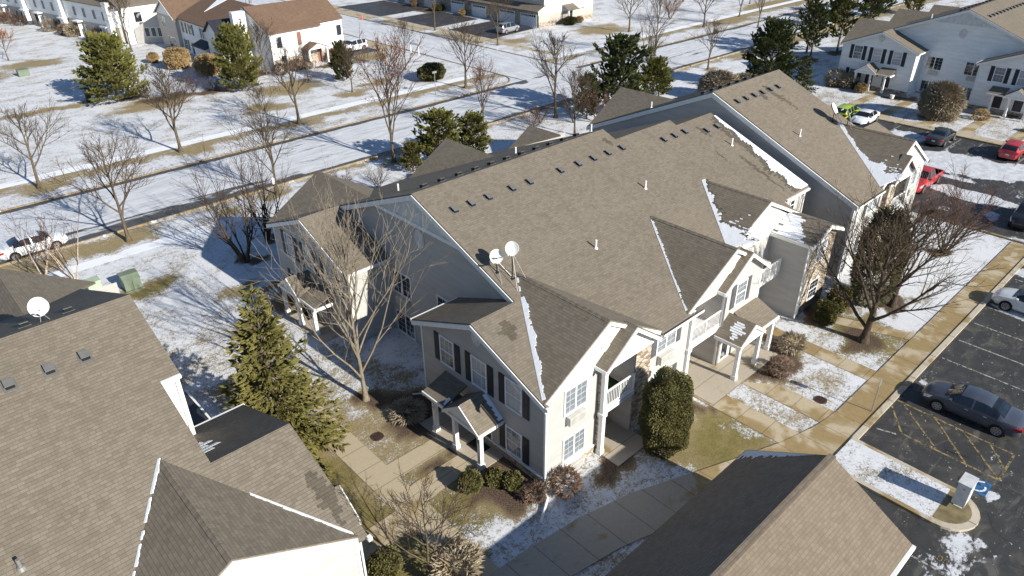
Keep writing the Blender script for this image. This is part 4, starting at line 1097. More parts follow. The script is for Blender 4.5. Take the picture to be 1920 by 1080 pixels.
def porch(b, pal, mir, num):
    Y = (lambda y: 60 - y) if mir else (lambda y: y)
    SHG = pal.get('shingle', 'shingle'); X = 17.85
    m = b.mb()
    m.slab([(16.35, Y(22.75), 2.40), (16.35, Y(24.5), 2.40), (X, Y(24.5), 2.92), (X, Y(22.75), 2.92)], .09)
    for ye in (20.05, 22.8): m.slab([(16.25, Y(ye), 2.33), (16.25, Y(21.42), 3.33), (X, Y(21.42), 3.33), (X, Y(ye), 2.33)], .09)
    pr = b.put('porch_roof', m, SHG)
    m = b.mb()
    for ye in (20.05, 22.8): b.rake(m, (16.25, Y(ye), 2.28), (16.25, Y(21.42), 3.28), (-1, 0, 0), .2)
    y0, y1 = sorted((Y(20.0), Y(20.08))); m.box(16.2, X, y0, y1, 2.1, 2.28)
    y0, y1 = sorted((Y(22.8), Y(24.55))); m.box(16.27, 16.37, y0, y1, 2.2, 2.37)
    y0, y1 = sorted((Y(24.47), Y(24.56))); m.box(16.3, X, y0, y1, 2.1, 2.3)
    m.poly([(16.33, Y(20.3), 2.3), (16.33, Y(22.55), 2.3), (16.33, Y(21.42), 3.1)]); y0, y1 = sorted((Y(20.15), Y(22.7))); m.box(16.28, 16.42, y0, y1, 2.1, 2.3)
    b.put('porch_trim', m, pal['trimc'], pr)
    for k, (cx, cy) in enumerate(((16.45, 20.2), (16.45, 22.1), (16.55, 23.86))):
        column(b, cx, Y(cy), 2.15, num[0 if k == 2 else 1] if (num and k != 1) else None)
    fx = ('x', X, -1)
    for a in (20.95, 23.1):
        c0, c1 = sorted((Y(a), Y(a + .95))); door(b, fx, c0, c1, 0.05, 2.05, 'door_dark')
    m = b.mb(); y0, y1 = sorted((Y(22.35), Y(22.45))); m.box(X - .16, X, y0, y1, 1.65, 1.95); b.put('wall_lamp', m, 'black')
    m = b.mb(); y0, y1 = sorted((Y(20.9), Y(21.95))); m.box(16.95, 17.7, y0, y1, .052, .066); b.put('doormat', m, 'black')
    if pal.get('snow') and not mir:
        m = b.mb(); rnd = random.Random(3)
        for i in range(10):
            t0 = i / 10; xx = 16.4 + 1.35 * t0; z = 2.44 + .35 * t0; w = rnd.uniform(.2, .5) * (0.4 + t0)
            m.slab([(xx, 22.8, z + .01), (xx + .145, 22.8, z + .06), (xx + .145, 22.8 + w, z + .06), (xx, 22.8 + w * .9, z + .01)], .03)
        for i in range(11):
            t0 = i / 11; yy = 20.1 + 1.2 * t0; z = 2.37 + .87 * t0; w = rnd.uniform(.12, .3)
            m.slab([(X, yy, z + .01), (X, yy + .11, z + .09), (X - w, yy + .11, z + .09), (X - w * .9, yy, z + .01)], .03)
        b.put('roof_snow', m, 'snow', pr)

PAL_T = dict(side='siding', front='siding_sunlit', gable='gable_white', shut='shutter', trimc='trim', snow=True, greyfront=True)
b1 = Bld('apartment_building', 'grey sided two storey apartment block with large tan roof, satellite dishes on its near rake', 'apartment building', (17.85, 17.2, 0))
r1, r1b = apartments(b1, PAL_T)
# shadowed strip of snow at the far end of the roof
for i, (px_, wd) in enumerate(((21.75, 0), (22.95, 0), (24.2, 0), (26.0, 0), (27.4, 0), (30.0, 0), (31.6, 0), (33.0, 0), (34.4, 0), (35.8, 0), (39.6, 0), (40.8, 0), (42.0, 0), (43.9, 0), (45.2, 0))):
    box_vent(b1, r1, px_, 28.0 if px_ < 36 else (27.45 if px_ < 43 else 26.9), zf)
for i in range(11): box_vent(b1, r1b, 22.2 + i * 1.28, 31.4, zb)
for x_, y_ in ((27.15, 22.6), (34.15, 24.74), (44.44, 25.15)): pipe(b1, r1, x_, y_, zf)
for x_, y_ in ((22.6, 34.6), (31.3, 33.4), (37, 31.8)): pipe(b1, r1b, x_, y_, (lambda y: zb(y) - .1), .5)
def edge_w(t): return 0.25 + 1.1 * t ** 1.5 if t > .04 else .35
snow_strip(b1, r1, ((46.25, 27.9, zf(27.9)), (46.25, 20.0, zf(20.0))), (0, -S0, 1), lambda t: .30 + .95 * smooth(.2, .95, t), (-1, 0, 0), .07, 4, .07, wet=.6)
stain(b1, r1, 45.35, 27.3, 6.6, .55, zf, 2, .02); stain(b1, r1, 44.0, 24.2, 4.2, .35, zf, 3, -.02); stain(b1, r1, 43.6, 27.6, 1.4, .5, zf, 4, .0); stain(b1, r1, 35.3, 29.3, .9, .55, zf, 6, .05)
stain(b1, r1, 42.5, 25.3, 1.6, .18, zf, 8, .0); stain(b1, r1, 19.0, 21.3, 1.3, 1.0, zf, 9, -.1)

PAL_2 = dict(PAL_T); PAL_2['snowside'] = 1; PAL_2['snowmore'] = True; PAL_2['snoww'] = lambda t: (1.3 * max(0, 1 - t * 2.2) + .22) if t < .98 else .05
b2 = Bld('apartment_building', 'tan roofed apartment block with long dark shaded gable wall just beyond the dish roof', 'apartment building', (47.2, 17.0, 0), ox=77.1, oy=-1.13, sx=-1, oz=.39, sy=.9313, kz=1.02)
r2, r2b = apartments(b2, PAL_2, sw=False, cut=29.9, units=(1,), lw=False, rear=True, rearx=((25.5, 43.1),))
X2 = 29.9
b2.wall_x(X2 - .02, [(17.2, -1), (42.8, -1), (42.8, 5.2), (30, 10.28), (17.2, 5.2)], 'siding')
m = b2.mb(); b2.rake(m, (X2, 30, 10.32), (X2, fe_ := 16.9, zf(16.9) - .08), (1, 0, 0), .34, .1); b2.rake(m, (X2, 30, 10.32), (X2, 43.1, zb(43.1) - .08), (1, 0, 0), .34, .1); b2.put('fascia', m, 'trim')
b2.wall_x(20.7, [(17.25, -1), (42.75, -1), (42.75, 5.2), (30, 10.25), (17.25, 5.2)], 'siding')
b2.wall_x(17.85, [(17.2, -1), (26.4, -1), (26.4, 5.2), (21.9, 7.1), (17.2, 5.2)], 'siding')
m = b2.mb(); m.slab([(17.55, 21.9, 7.16), (20.7, 21.9, 7.16), (20.7, 26.75, 5.17), (17.55, 26.75, 5.17)], .13); b2.put('roof', m, 'shingle')
m = b2.mb(); m.poly([(17.85, 26.4, -1), (20.7, 26.4, -1), (20.7, 26.4, 5.2), (17.85, 26.4, 5.2)]); b2.put('wall', m, 'siding')
m = b2.mb(); m.tube((29.75, 17.05, 5.0), (29.75, 17.05, -.3), .05, n=8); b2.put('downspout', m, 'trim'); m = b2.mb(); m.tube((29.5, 17.0, 5.0), (29.5, 17.0, -.3), .05, n=8); b2.put('downspout', m, 'trim')
m = b2.mb(); m.box(29.7, 29.93, 17.1, 17.28, -.4, 5.1); b2.put('corner_board', m, 'trim')
for i in range(6): box_vent(b2, r2, 28.9 - i * 1.17, 28.3, zf)
for i in range(7): box_vent(b2, r2b, 29.3 - i * 1.2, 31.3, zb)
pipe(b2, r2, 27.2, 23.6, zf); pipe(b2, r2b, 29.2, 36.4, zb)
stain(b2, r2, 24.4, 29.0, 3.6, .8, zf, 12, -.12); stain(b2, r2, 25.6, 28.4, 1.0, .9, zf, 13, .3)

PAL_0 = dict(PAL_T); PAL_0['snow'] = True; PAL_0['nowin'] = True; PAL_0['snoww'] = lambda t: .07 + .03 * sin(t * 9)
PAL_0['snowside'] = 1; PAL_0['spec1'] = (22.0, 4.2, 17.0, 22.9, 7.55)
PAL_0['frontup'] = [(17.55, 16.9), (17.9, 16.9), (17.9, 17.23), (26.1, 17.23), (26.1, 16.9), (40, 16.9), (40, 30), (20.2, 30), (20.2, 25.8), (20.65, 25.8), (20.65, 21.9), (17.55, 21.9)]
b0 = Bld('apartment_building', 'near apartment block seen from above its tan shingle roof, with three square roof vents', 'apartment building', (7.75, 16.7, 0), ox=25.6, oy=-.5, sx=-1)
r0, r0b = apartments(b0, PAL_0, units=(1,), xmax=40, num=None, gable_side=False, lw=False, rearx=((23.1, 43.1),))
m = b0.mb(); m.poly([(19.95, 25.85, 4.5), (20.7, 25.85, 4.5), (20.7, 25.85, 8.6), (19.95, 25.85, 8.6)]); b0.put('wall', m, 'siding_white')
m = b0.mb(); m.poly([(19.95, 25.85, -.5), (19.95, 42.7, -.5), (19.95, 42.7, 5.2), (19.95, 30, 10.2), (19.95, 25.85, 8.6)]); b0.put('wall', m, 'siding')
m = b0.mb(); m.slab([(19.9, 25.75, zf(25.75)), (20.2, 25.75, zf(25.75)), (20.2, 30, zf(30)), (19.9, 30, zf(30))], .148); m.slab([(19.9, 30, zb(30)), (20.4, 30, zb(30)), (20.4, 43.1, zb(43.1)), (19.9, 43.1, zb(43.1))], .148); b0.put('roof', m, 'shingle')
m = b0.mb(); m.box(19.9, 20.66, 25.62, 25.74, 8.52, 8.68); b0.put('gutter', m, 'trim')
m = b0.mb(); m.tube((20.1, 25.78, 8.5), (20.1, 25.78, 4.6), .04, n=8); b0.put('downspout', m, 'trim')
m = b0.mb(); m.slab([(19.9, 28.6, 3.0), (19.9, 33.2, 3.0), (18.2, 33.2, 2.5), (18.2, 28.6, 2.5)], .1); p0_ = b0.put('porch_roof', m, 'shutter')
m = b0.mb(); m.box(18.1, 18.2, 28.5, 33.3, 2.34, 2.5); m.box(18.1, 19.9, 28.5, 28.6, 2.4, 2.6); b0.put('porch_trim', m, 'trim', p0_)
for yy in (28.8, 31.0, 33.0): column(b0, 18.35, yy, 2.4)
for x_ in (22.43, 23.64, 24.95, 26.2): box_vent(b0, r0, x_, 27.9, zf)
for x_ in (22.0, 23.6, 25.2): box_vent(b0, r0b, x_, 31.5, zb)
m = b0.mb(); z = zf(21.63); m.tube((26.75, 21.63, z - .1), (26.75, 21.63, z + .38), .06, n=12); m.tube((26.75, 21.63, z - .1), (26.75, 21.63, z + .08), .16, .1, n=12); b0.put('vent_pipe', m, 'metal', r0)
stain(b0, r0, 18.0, 19.9, 2.6, .75, zf, 21, 0)
# neighbour valley on the outer side, with its thin line of snow
c_ = Vector((22.0 - 4.2, 17.0, zf(17.0))); r_ = Vector((22.0, 22.9, 7.55)); dv_ = (r_ - c_).normalized()
snow_strip(b0, r0, (c_ + dv_ * .3, c_ + dv_ * 4.2), (-.5, -.2, .9), lambda t: .10 + .05 * (1 - t), Vector((0, -1, 0)), .03, 31)
# slats of melting snow on the shaded wing slope
m = b0.mb(); rnd = random.Random(8)
for i in range(7):
    y_ = 23.2 + i * .3; z_ = 7.16 - .41 * (y_ - 21.9) + .012; L = rnd.uniform(.5, .95) * (1 if i < 5 else .5)
    m.slab([(20.66, y_, z_), (20.66 - L, y_, z_), (20.66 - L * .9, y_ + .2, z_ - .082), (20.66, y_ + .2, z_ - .082)], .02)
b0.put('roof_snow', m, 'snow', r0)

PAL_3 = dict(side='siding_white', front='siding_white', gable='gable_white', shut='shutter', trimc='trim', alltrim=True)
b3 = Bld('apartment_building', 'white sided apartment block with dark shutters and two small porches beyond the parking lot', 'apartment building', (98.05, 16.0, 0), ox=80.2, oy=-1.2, oz=.15)
r3_, r3b_ = apartments(b3, PAL_3, num=None)
for i in range(15): box_vent(b3, r3_, 21.8 + i * 1.25, 28.0 if i < 11 else 27.2, zf)
for i in range(11): box_vent(b3, r3b_, 22.2 + i * 1.28, 31.4, zb)
pipe(b3, r3b_, 22.6, 34.6, zb)

# ------------------------------------------------------------------ garage at the lower right
bg_ = Bld('garage', 'low garage with buff sunlit slope and dark shaded slope beside the parking island', 'garage', (24.0, 7.1, 0))
m = bg_.mb(); m.slab([(2, 3.45, 2.5), (24.35, 3.45, 2.5), (24.35, 7.15, 4.62), (2, 7.15, 4.62)], .12); gr_ = bg_.put('roof', m, 'shingle_g')
m = bg_.mb(); m.slab([(2, 10.75, 2.5), (24.35, 10.75, 2.5), (24.35, 7.15, 4.62), (2, 7.15, 4.62)], .12); gr2 = bg_.put('roof', m, 'shingle_g')
m = bg_.mb(); m.bar((2, 7.15, 4.63), (24.36, 7.15, 4.63), .3, .05); bg_.put('ridge_cap', m, 'shingle_g', gr_)
m = bg_.mb(); m.poly([(24.1, 3.8, 0), (24.1, 10.4, 0), (24.1, 10.4, 2.55), (24.1, 7.15, 4.45), (24.1, 3.8, 2.55)])
m.poly([(2, 3.8, 0), (24.1, 3.8, 0), (24.1, 3.8, 2.5), (2, 3.8, 2.5)]); m.poly([(2, 10.4, 0), (24.1, 10.4, 0), (24.1, 10.4, 2.5), (2, 10.4, 2.5)]); m.poly([(2.1, 3.8, 0), (2.1, 10.4, 0), (2.1, 10.4, 2.55), (2.1, 7.15, 4.45), (2.1, 3.8, 2.55)]); bg_.put('wall', m, 'siding_beige')
m = bg_.mb()
for i in range(7): m.box(3 + i * 3, 5.5 + i * 3, 3.74, 3.79, 0, 2.1)
bg_.put('garage_door', m, 'door_white')
m = bg_.mb(); m.box(2, 24.4, 3.30, 3.44, 2.3, 2.46); bg_.put('gutter', m, 'trim')
m = bg_.mb(); bg_.rake(m, (24.35, 3.45, 2.42), (24.35, 7.15, 4.54), (1, 0, 0), .2); bg_.rake(m, (24.35, 10.75, 2.42), (24.35, 7.15, 4.54), (1, 0, 0), .2); bg_.put('fascia', m, 'trim')
m = bg_.mb(); m.tube((23.9, 3.5, 2.3), (24.0, 3.7, 1.9), .04, n=8); m.tube((24.0, 3.7, 1.9), (24.0, 3.7, .1), .04, n=8); bg_.put('downspout', m, 'trim')
m = bg_.mb(); rnd = random.Random(2)
for i in range(34):
    x_ = 24.3 - i * .145 * .0 - rnd.uniform(0, .1); y_ = 10.7 - i * .085; z_ = 2.5 + (10.75 - y_) * .589 + .012
    L = (1.0 - i / 34) * rnd.uniform(.5, .9)
    m.slab([(24.3, y_, z_), (24.3 - L, y_, z_), (24.3 - L * .9, y_ - .06, z_ + .035), (24.3, y_ - .06, z_ + .035)], .02)
bg_.put('roof_snow', m, 'snow', gr2)
# ================================================================== TOWNHOUSES IN THE BACKGROUND
def townwin(b, face, a, z, w=.9, h=1.35, shut=None, glass='glass', double=False):
    return b.window(face, a - w / 2, a + w / 2, z, z + h, glass, double=double, shut=shut, mull=False)

# brown roofed townhouse
h1 = Bld('townhouse', 'townhouse with brown shingle roof, white walls and a grey gabled end by the tan hedges', 'townhouse', (47, 101.5, 0))
T1 = 43.0
# left grey block with its gable
m = h1.mb(); m.poly([(42.7, 125.2, 0), (42.7, 132.8, 0), (42.7, 132.8, 5.3), (42.7, 125.2, 5.3)]); m.poly([(42.7, 125.2, 0), (54, 125.2, 0), (54, 125.2, 5.3), (42.7, 125.2, 5.3)]); m.poly([(42.7, 132.8, 0), (54, 132.8, 0), (54, 132.8, 5.3), (42.7, 132.8, 5.3)]); h1.put('wall', m, 'siding_beige')
m = h1.mb(); m.poly([(42.65, 125.0, 5.3), (42.65, 133.0, 5.3), (42.65, 129.0, 7.5)]); h1.put('gable_panel', m, 'siding_white')
m = h1.mb(); m.slab([(42.3, 124.7, 5.2), (42.3, 129, 7.65), (54, 129, 7.65), (54, 124.7, 5.2)], .13); m.slab([(42.3, 133.3, 5.2), (42.3, 129, 7.65), (54, 129, 7.65), (54, 133.3, 5.2)], .13); h1.put('roof', m, 'shingle_brown')
m = h1.mb(); h1.rake(m, (42.3, 124.7, 5.15), (42.3, 129, 7.6), (-1, 0, 0), .22); h1.rake(m, (42.3, 133.3, 5.15), (42.3, 129, 7.6), (-1, 0, 0), .22); h1.put('fascia', m, 'trim')
fx = ('x', 42.7, -1); townwin(h1, fx, 130.3, 3.3, 1.5, 1.5, double=True); h1.window(fx, 126.6, 129.6, .15, 1.9, 'glass', double=True, mull=False)
# long middle block
m = h1.mb(); m.poly([(43.3, 108, 0), (43.3, 125.2, 0), (43.3, 125.2, 5.3), (43.3, 108, 5.3)]); h1.put('wall', m, 'siding_white')
m = h1.mb(); m.slab([(42.9, 107, 5.25), (42.9, 125.4, 5.25), (49.3, 125.4, 8.1), (49.3, 107, 8.1)], .14); m.slab([(56, 107, 5.25), (56, 125.4, 5.25), (49.3, 125.4, 8.1), (49.3, 107, 8.1)], .14); rh = h1.put('roof', m, 'shingle_brown')
m = h1.mb(); m.slab([(45.5, 119.4, 6.45), (49.2, 118.0, 8.11), (49.2, 121.0, 8.11), (48.4, 120.6, 7.76)], .05, d=(0, 0, .05)); h1.put('roof_snow', m, 'snow', rh)
fx = ('x', 43.3, -1)
for a in (123.3, 120.7): townwin(h1, fx, a, 3.2, .85, 1.45, shut='shutter')
townwin(h1, fx, 116.3, 3.2, 1.5, 1.45, double=True); townwin(h1, fx, 111.8, 3.2, .85, 1.4, shut='shutter')
townwin(h1, fx, 123.6, .5, .85, 1.5, shut='shutter'); h1.window(fx, 119.3, 121.6, .1, 1.9, 'glass', double=True, mull=False); townwin(h1, fx, 112.5, .6, .9, 1.3)
# entrance bump with its own gable
m = h1.mb(); m.poly([(41.9, 112.6, 0), (41.9, 117.0, 0), (41.9, 117.0, 2.4), (41.9, 112.6, 2.4)]); m.poly([(41.9, 112.6, 0), (43.3, 112.6, 0), (43.3, 112.6, 2.9), (41.9, 112.6, 2.4)]); h1.put('wall', m, 'siding_white')
m = h1.mb(); m.slab([(41.6, 112.3, 2.35), (41.6, 117.3, 2.35), (43.3, 117.3, 3.0), (43.3, 112.3, 3.0)], .1); h1.put('roof', m, 'shutter')
m = h1.mb(); m.poly([(42.3, 107.5, 0), (42.3, 112.0, 0), (42.3, 112.0, 5.2), (42.3, 109.7, 6.7), (42.3, 107.5, 5.2)]); m.poly([(42.3, 107.5, 0), (43.4, 107.5, 0), (43.4, 107.5, 5.2), (42.3, 107.5, 5.2)]); h1.put('wall', m, 'siding_white')
m = h1.mb(); m.slab([(41.9, 107.1, 4.95), (41.9, 109.7, 6.8), (46, 109.7, 6.8), (46, 107.1, 4.95)], .1); m.slab([(41.9, 112.3, 4.95), (41.9, 109.7, 6.8), (46, 109.7, 6.8), (46, 112.3, 4.95)], .1); h1.put('roof', m, 'shutter')
# right white block facing the sun
m = h1.mb(); m.poly([(47.1, 101.4, 0), (60.0, 103.2, 0), (60.0, 103.2, 5.5), (47.1, 101.4, 5.5)]); m.poly([(60, 103.2, 0), (60, 113, 0), (60, 113, 5.5), (60, 108, 7.9), (60, 103.2, 5.5)]); h1.put('wall', m, 'siding_white')
m = h1.mb(); m.poly([(47.0, 101.4, 0), (46.2, 112, 0), (46.2, 112, 5.4), (46.4, 107.5, 8.3), (47.0, 101.4, 5.4)]); h1.put('wall', m, 'siding_white')
m = h1.mb(); m.slab([(46.8, 101.0, 5.4), (55.9, 102.2, 5.4), (55.9, 102.9, 5.7), (60.4, 103.4, 5.7), (60.4, 108.2, 8.35), (46.6, 107.6, 8.35)], .14); m.slab([(60.4, 113.6, 5.4), (60.4, 108.2, 8.35), (46.6, 107.6, 8.35), (46, 113, 5.4)], .14); h1.put('roof', m, 'shingle_brown')
m = h1.mb(); m.box(44.3, 46.2, 106.2, 107.2, 0, 8.0); h1.put('chimney', m, 'siding_white')
m = h1.mb(); m.poly([(47.2, 101.36, 0), (60.0, 103.14, 0), (60.0, 103.14, 1.6), (47.2, 101.36, 1.6)]); h1.put('stone_base', m, 'stone')
def h1face(t, z0, z1, w, mat, nm='window'):
    d = Vector((12.9, 1.8, 0)); L = d.length; d.normalize(); n = Vector((d.y, -d.x, 0)); p = Vector((47.1, 101.4, 0)) + d * t
    def bx(m, a0, a1, b0, b1, e0, e1):
        q = [p + d * a + n * e + Vector((0, 0, z)) for a, e, z in ((a0, e1, b0), (a1, e1, b0), (a1, e1, b1), (a0, e1, b1))]
        m.slab([tuple(v) for v in q], d=tuple(-n * (e1 - e0)))
    m = h1.mb(); bx(m, -w / 2 - .09, w / 2 + .09, z0 - .09, z1 + .09, -.02, .05); f = h1.put(nm, m, 'trim')
    m = h1.mb(); bx(m, -w / 2, w / 2, z0, z1, .05, .06); h1.put('pane', m, mat, f)
for tt, z0, z1 in ((1.4, 3.2, 4.7), (12.3, 3.3, 4.8), (1.8, .5, 2.0), (5.6, .4, 2.2)): h1face(tt, z0, z1, .9, 'glass')
h1face(4.9, 3.1, 4.9, .75, 'door_red', 'shutter'); h1face(8.2, .1, 2.1, .85, 'door_red', 'door'); h1face(9.6, .1, 2.1, .7, 'door_red', 'door')
m = h1.mb(); m.slab([(52.2, 100.2, 2.5), (54.0, 100.4, 3.3), (53.7, 102.4, 3.3), (52.0, 102.2, 2.5)], .1); m.slab([(55.9, 100.7, 2.5), (54.0, 100.4, 3.3), (53.7, 102.4, 3.3), (55.6, 102.7, 2.5)], .1); pr_ = h1.put('porch_roof', m, 'shingle_brown')
m = h1.mb(); m.poly([(52.3, 100.35, 2.4), (55.8, 100.8, 2.4), (54.0, 100.5, 3.2)]); h1.put('porch_trim', m, 'trim', pr_)
for x_, y_ in ((52.4, 100.4), (55.6, 100.8)):
    m = h1.mb(); m.box(x_ - .12, x_ + .12, y_ - .12, y_ + .12, 0, 2.4); h1.put('column', m, 'trim')
m = h1.mb(); m.tube((49.6, 112.8, 8), (49.6, 112.8, 9.2), .08, n=8); m.tube((50.0, 112.2, 8), (50.0, 112.2, 8.6), .22, n=8); h1.put('vent_pipe', m, 'metal', rh)

# long row at the top left
h2 = Bld('townhouse', 'long row of white and tan townhouses with red brown shrubs along its foot', 'townhouse', (38, 139, 0))
P0 = Vector((37.8, 138.2, 0)); P1 = Vector((29.0, 186.0, 0)); D2 = (P1 - P0).normalized(); N2 = Vector((-abs(D2.y), D2.x if D2.x < 0 else -D2.x, 0)); N2 = Vector((-D2.y, D2.x, 0))
if N2.x > 0: N2 = -N2
def h2box(m, a0, a1, e0, e1, z0, z1):
    q = [P0 + D2 * a + N2 * e1 + Vector((0, 0, z)) for a, z in ((a0, z0), (a1, z0), (a1, z1), (a0, z1))]
    m.slab([tuple(v) for v in q], d=tuple(-N2 * (e1 - e0)))
m = h2.mb(); h2box(m, 0, 60, -9, 0, 0, 2.7); h2.put('wall', m, 'siding_beige')
m = h2.mb(); h2box(m, -.1, 60, -9.1, .12, 2.7, 6.0); h2.put('wall', m, 'siding_white')
m = h2.mb()
q = [P0 + D2 * a + N2 * e + Vector((0, 0, z)) for a, e, z in ((-.4, .5, 5.9), (60, .5, 5.9), (60, -4.5, 8.4), (-.4, -4.5, 8.4))]; m.slab([tuple(v) for v in q], .13)
q = [P0 + D2 * a + N2 * e + Vector((0, 0, z)) for a, e, z in ((-.4, -9.5, 5.9), (60, -9.5, 5.9), (60, -4.5, 8.4), (-.4, -4.5, 8.4))]; m.slab([tuple(v) for v in q], .13); h2.put('roof', m, 'shingle')
for a in (1.6, 18.5, 34, 50):
    m = h2.mb(); h2box(m, a - .6, a + .7, .12, .9, 0, 6.6); h2.put('chimney_chase', m, 'siding_white')
for u in range(4):
    for a, z0, z1, w in ((4, 3.4, 4.9, .9), (7.2, 3.4, 4.9, .9), (10.8, 3.4, 4.9, .9), (14.2, 3.4, 4.9, .9), (6.2, .5, 2.0, .8), (8.2, .5, 2.0, .8), (11.6, .1, 2.0, .8), (15.0, .1, 2.1, 1.7)):
        a += u * 15.4
        m = h2.mb(); h2box(m, a - w / 2 - .1, a + w / 2 + .1, .0, .17, z0 - .1, z1 + .1); f = h2.put('window', m, 'trim')
        m = h2.mb(); h2box(m, a - w / 2, a + w / 2, .17, .18, z0, z1); h2.put('pane', m, 'glass', f)
    for a in (3.2, 12.9):
        a += u * 15.4; m = h2.mb(); h2box(m, a - .1, a + .1, .12, .8, 0, 2.7); h2box(m, a - 1.0, a + 1.0, .12, 1.2, 2.55, 2.75); h2.put('porch', m, 'trim')
# white end wall with the low sunroom
h3 = Bld('townhouse', 'white townhouse end wall behind the grey low sunroom', 'townhouse', (41, 137.5, 0))
m = h3.mb(); m.poly([(38.4, 137.3, 0), (50, 139, 0), (50, 139, 6.1), (38.4, 137.3, 6.1)]); h3.put('wall', m, 'siding_white')
m = h3.mb(); m.slab([(37.9, 136.9, 6.05), (50, 138.6, 6.05), (49, 144, 8.4), (37.4, 143, 8.4)], .13); h3.put('roof', m, 'shingle')
for x_ in (41.0, 45.5):
    y_ = 137.3 + (x_ - 38.4) * .1466; m = h3.mb(); m.box(x_ - .75, x_ + .75, y_ - .06, y_ + .1, 3.2, 5.0); f = h3.put('window', m, 'trim'); m = h3.mb(); m.box(x_ - .65, x_ + .65, y_ - .07, y_ - .06, 3.3, 4.9); h3.put('pane', m, 'glass', f)
m = h3.mb(); m.poly([(39.8, 137.2, 0), (39.8, 137.2, 2.4), (43.6, 133.9, 5.0), (43.6, 133.9, 0)]); m.poly([(43.6, 133.9, 0), (46, 136, 0), (46, 136, 4.0), (43.6, 133.9, 4.6)]); h3.put('sunroom_wall', m, 'siding')
for k in range(3):
    t0, t1 = .34 + k * .21, .52 + k * .21
    A = Vector((39.8, 137.2, 0)); B_ = Vector((43.6, 133.9, 0)); n_ = Vector((-(B_ - A).y, (B_ - A).x, 0)).normalized(); n_ = -n_ if n_.y > 0 else n_
    q = [A.lerp(B_, a) + n_ * .05 + Vector((0, 0, z)) for a, z in ((t0, 1.0), (t1, 1.0), (t1, 2.6), (t0, 2.6))]; m = h3.mb(); m.slab([tuple(v) for v in q], d=tuple(-n_ * .08)); f = h3.put('window', m, 'trim')
    q = [A.lerp(B_, a) + n_ * .06 + Vector((0, 0, z)) for a, z in ((t0 + .02, 1.1), (t1 - .02, 1.1), (t1 - .02, 2.5), (t0 + .02, 2.5))]; m = h3.mb(); m.poly([tuple(v) for v in q]); h3.put('pane', m, 'glass', f)

# garage townhouses across the side street
h4 = Bld('townhouse', 'row of townhouses with white garage doors and stone piers above dark driveways', 'townhouse', (98, 98, 0))
m = h4.mb(); m.poly([(97.4, 97.6, 0), (97.4, 150, 0), (97.4, 150, 2.9), (97.4, 97.6, 2.9)]); h4.put('stone_front', m, 'stone')
m = h4.mb(); m.slab([(96.7, 97.3, 2.85), (96.7, 150, 2.85), (98.9, 150, 3.75), (98.9, 97.3, 3.75)], .12); h4.put('porch_roof', m, 'shingle')
m = h4.mb(); m.poly([(98.8, 97.8, 2.9), (98.8, 150, 2.9), (98.8, 150, 6.4), (98.8, 97.8, 6.4)]); h4.put('wall', m, 'siding_beige')
m = h4.mb(); m.poly([(97.4, 97.6, 0), (112.2, 97.6, 0), (112.2, 97.6, 6.4), (98.8, 97.6, 6.4), (98.8, 97.6, 3.5), (97.4, 97.6, 2.95)]); h4.put('wall', m, 'siding_white')
m = h4.mb(); m.poly([(97.4, 97.55, 0), (112.2, 97.55, 0), (112.2, 97.55, 2.1), (97.4, 97.55, 2.1)]); h4.put('wall', m, 'siding_beige')
m = h4.mb(); m.poly([(97.4, 97.5, 0), (112.2, 97.5, 0), (112.2, 97.5, .8), (97.4, 97.5, .8)]); h4.put('stone_base', m, 'stone')
m = h4.mb(); m.poly([(112.2, 97.6, 0), (112.2, 150, 0), (112.2, 150, 6.4), (112.2, 97.6, 6.4)]); h4.put('wall', m, 'siding_white')
m = h4.mb(); m.slab([(98.2, 97, 6.3), (98.2, 150, 6.3), (105.5, 150, 9), (105.5, 97, 9)], .14); m.slab([(112.7, 97, 6.3), (112.7, 150, 6.3), (105.5, 150, 9), (105.5, 97, 9)], .14); h4.put('roof', m, 'shingle')
for y_ in (100.2, 106.0, 114.2, 120.8, 130.0, 137.0, 144):
    m = h4.mb(); m.box(97.3, 97.42, y_ - 2.2, y_ + 2.2, 0, 2.2); g = h4.put('garage_door', m, 'door_white')
    m = h4.mb()
    for i in range(7): m.box(97.27, 97.31, y_ - 1.9 + i * .56, y_ - 1.9 + i * .56 + .42, 1.75, 2.05)
    h4.put('pane', m, 'glass', g)
for y_ in (100.5, 106.5, 114, 121):
    h4.window(('x', 98.8, -1), y_ - 1.1, y_ + 1.1, 4.4, 5.6, 'glass', double=True, mull=False)
h4.window(('y', 97.6, -1), 107.6, 109.9, .7, 2.3, 'glass_m', double=True, mull=False)
h4.window(('y', 97.6, -1), 100, 101, 4.4, 5.5, 'glass', mull=False)
door(h4, ('y', 97.5, -1), 105.6, 106.4, .05, 2.1, 'door_dark')
m = h4.mb(); m.slab([(103.6, 95.9, 2.5), (106.6, 95.9, 2.5), (106.6, 97.6, 3.3), (103.6, 97.6, 3.3)], .1); h4.put('porch_roof', m, 'shingle')
m = h4.mb(); m.box(103.7, 103.95, 95.95, 96.2, 0, 2.45); h4.put('column', m, 'trim')

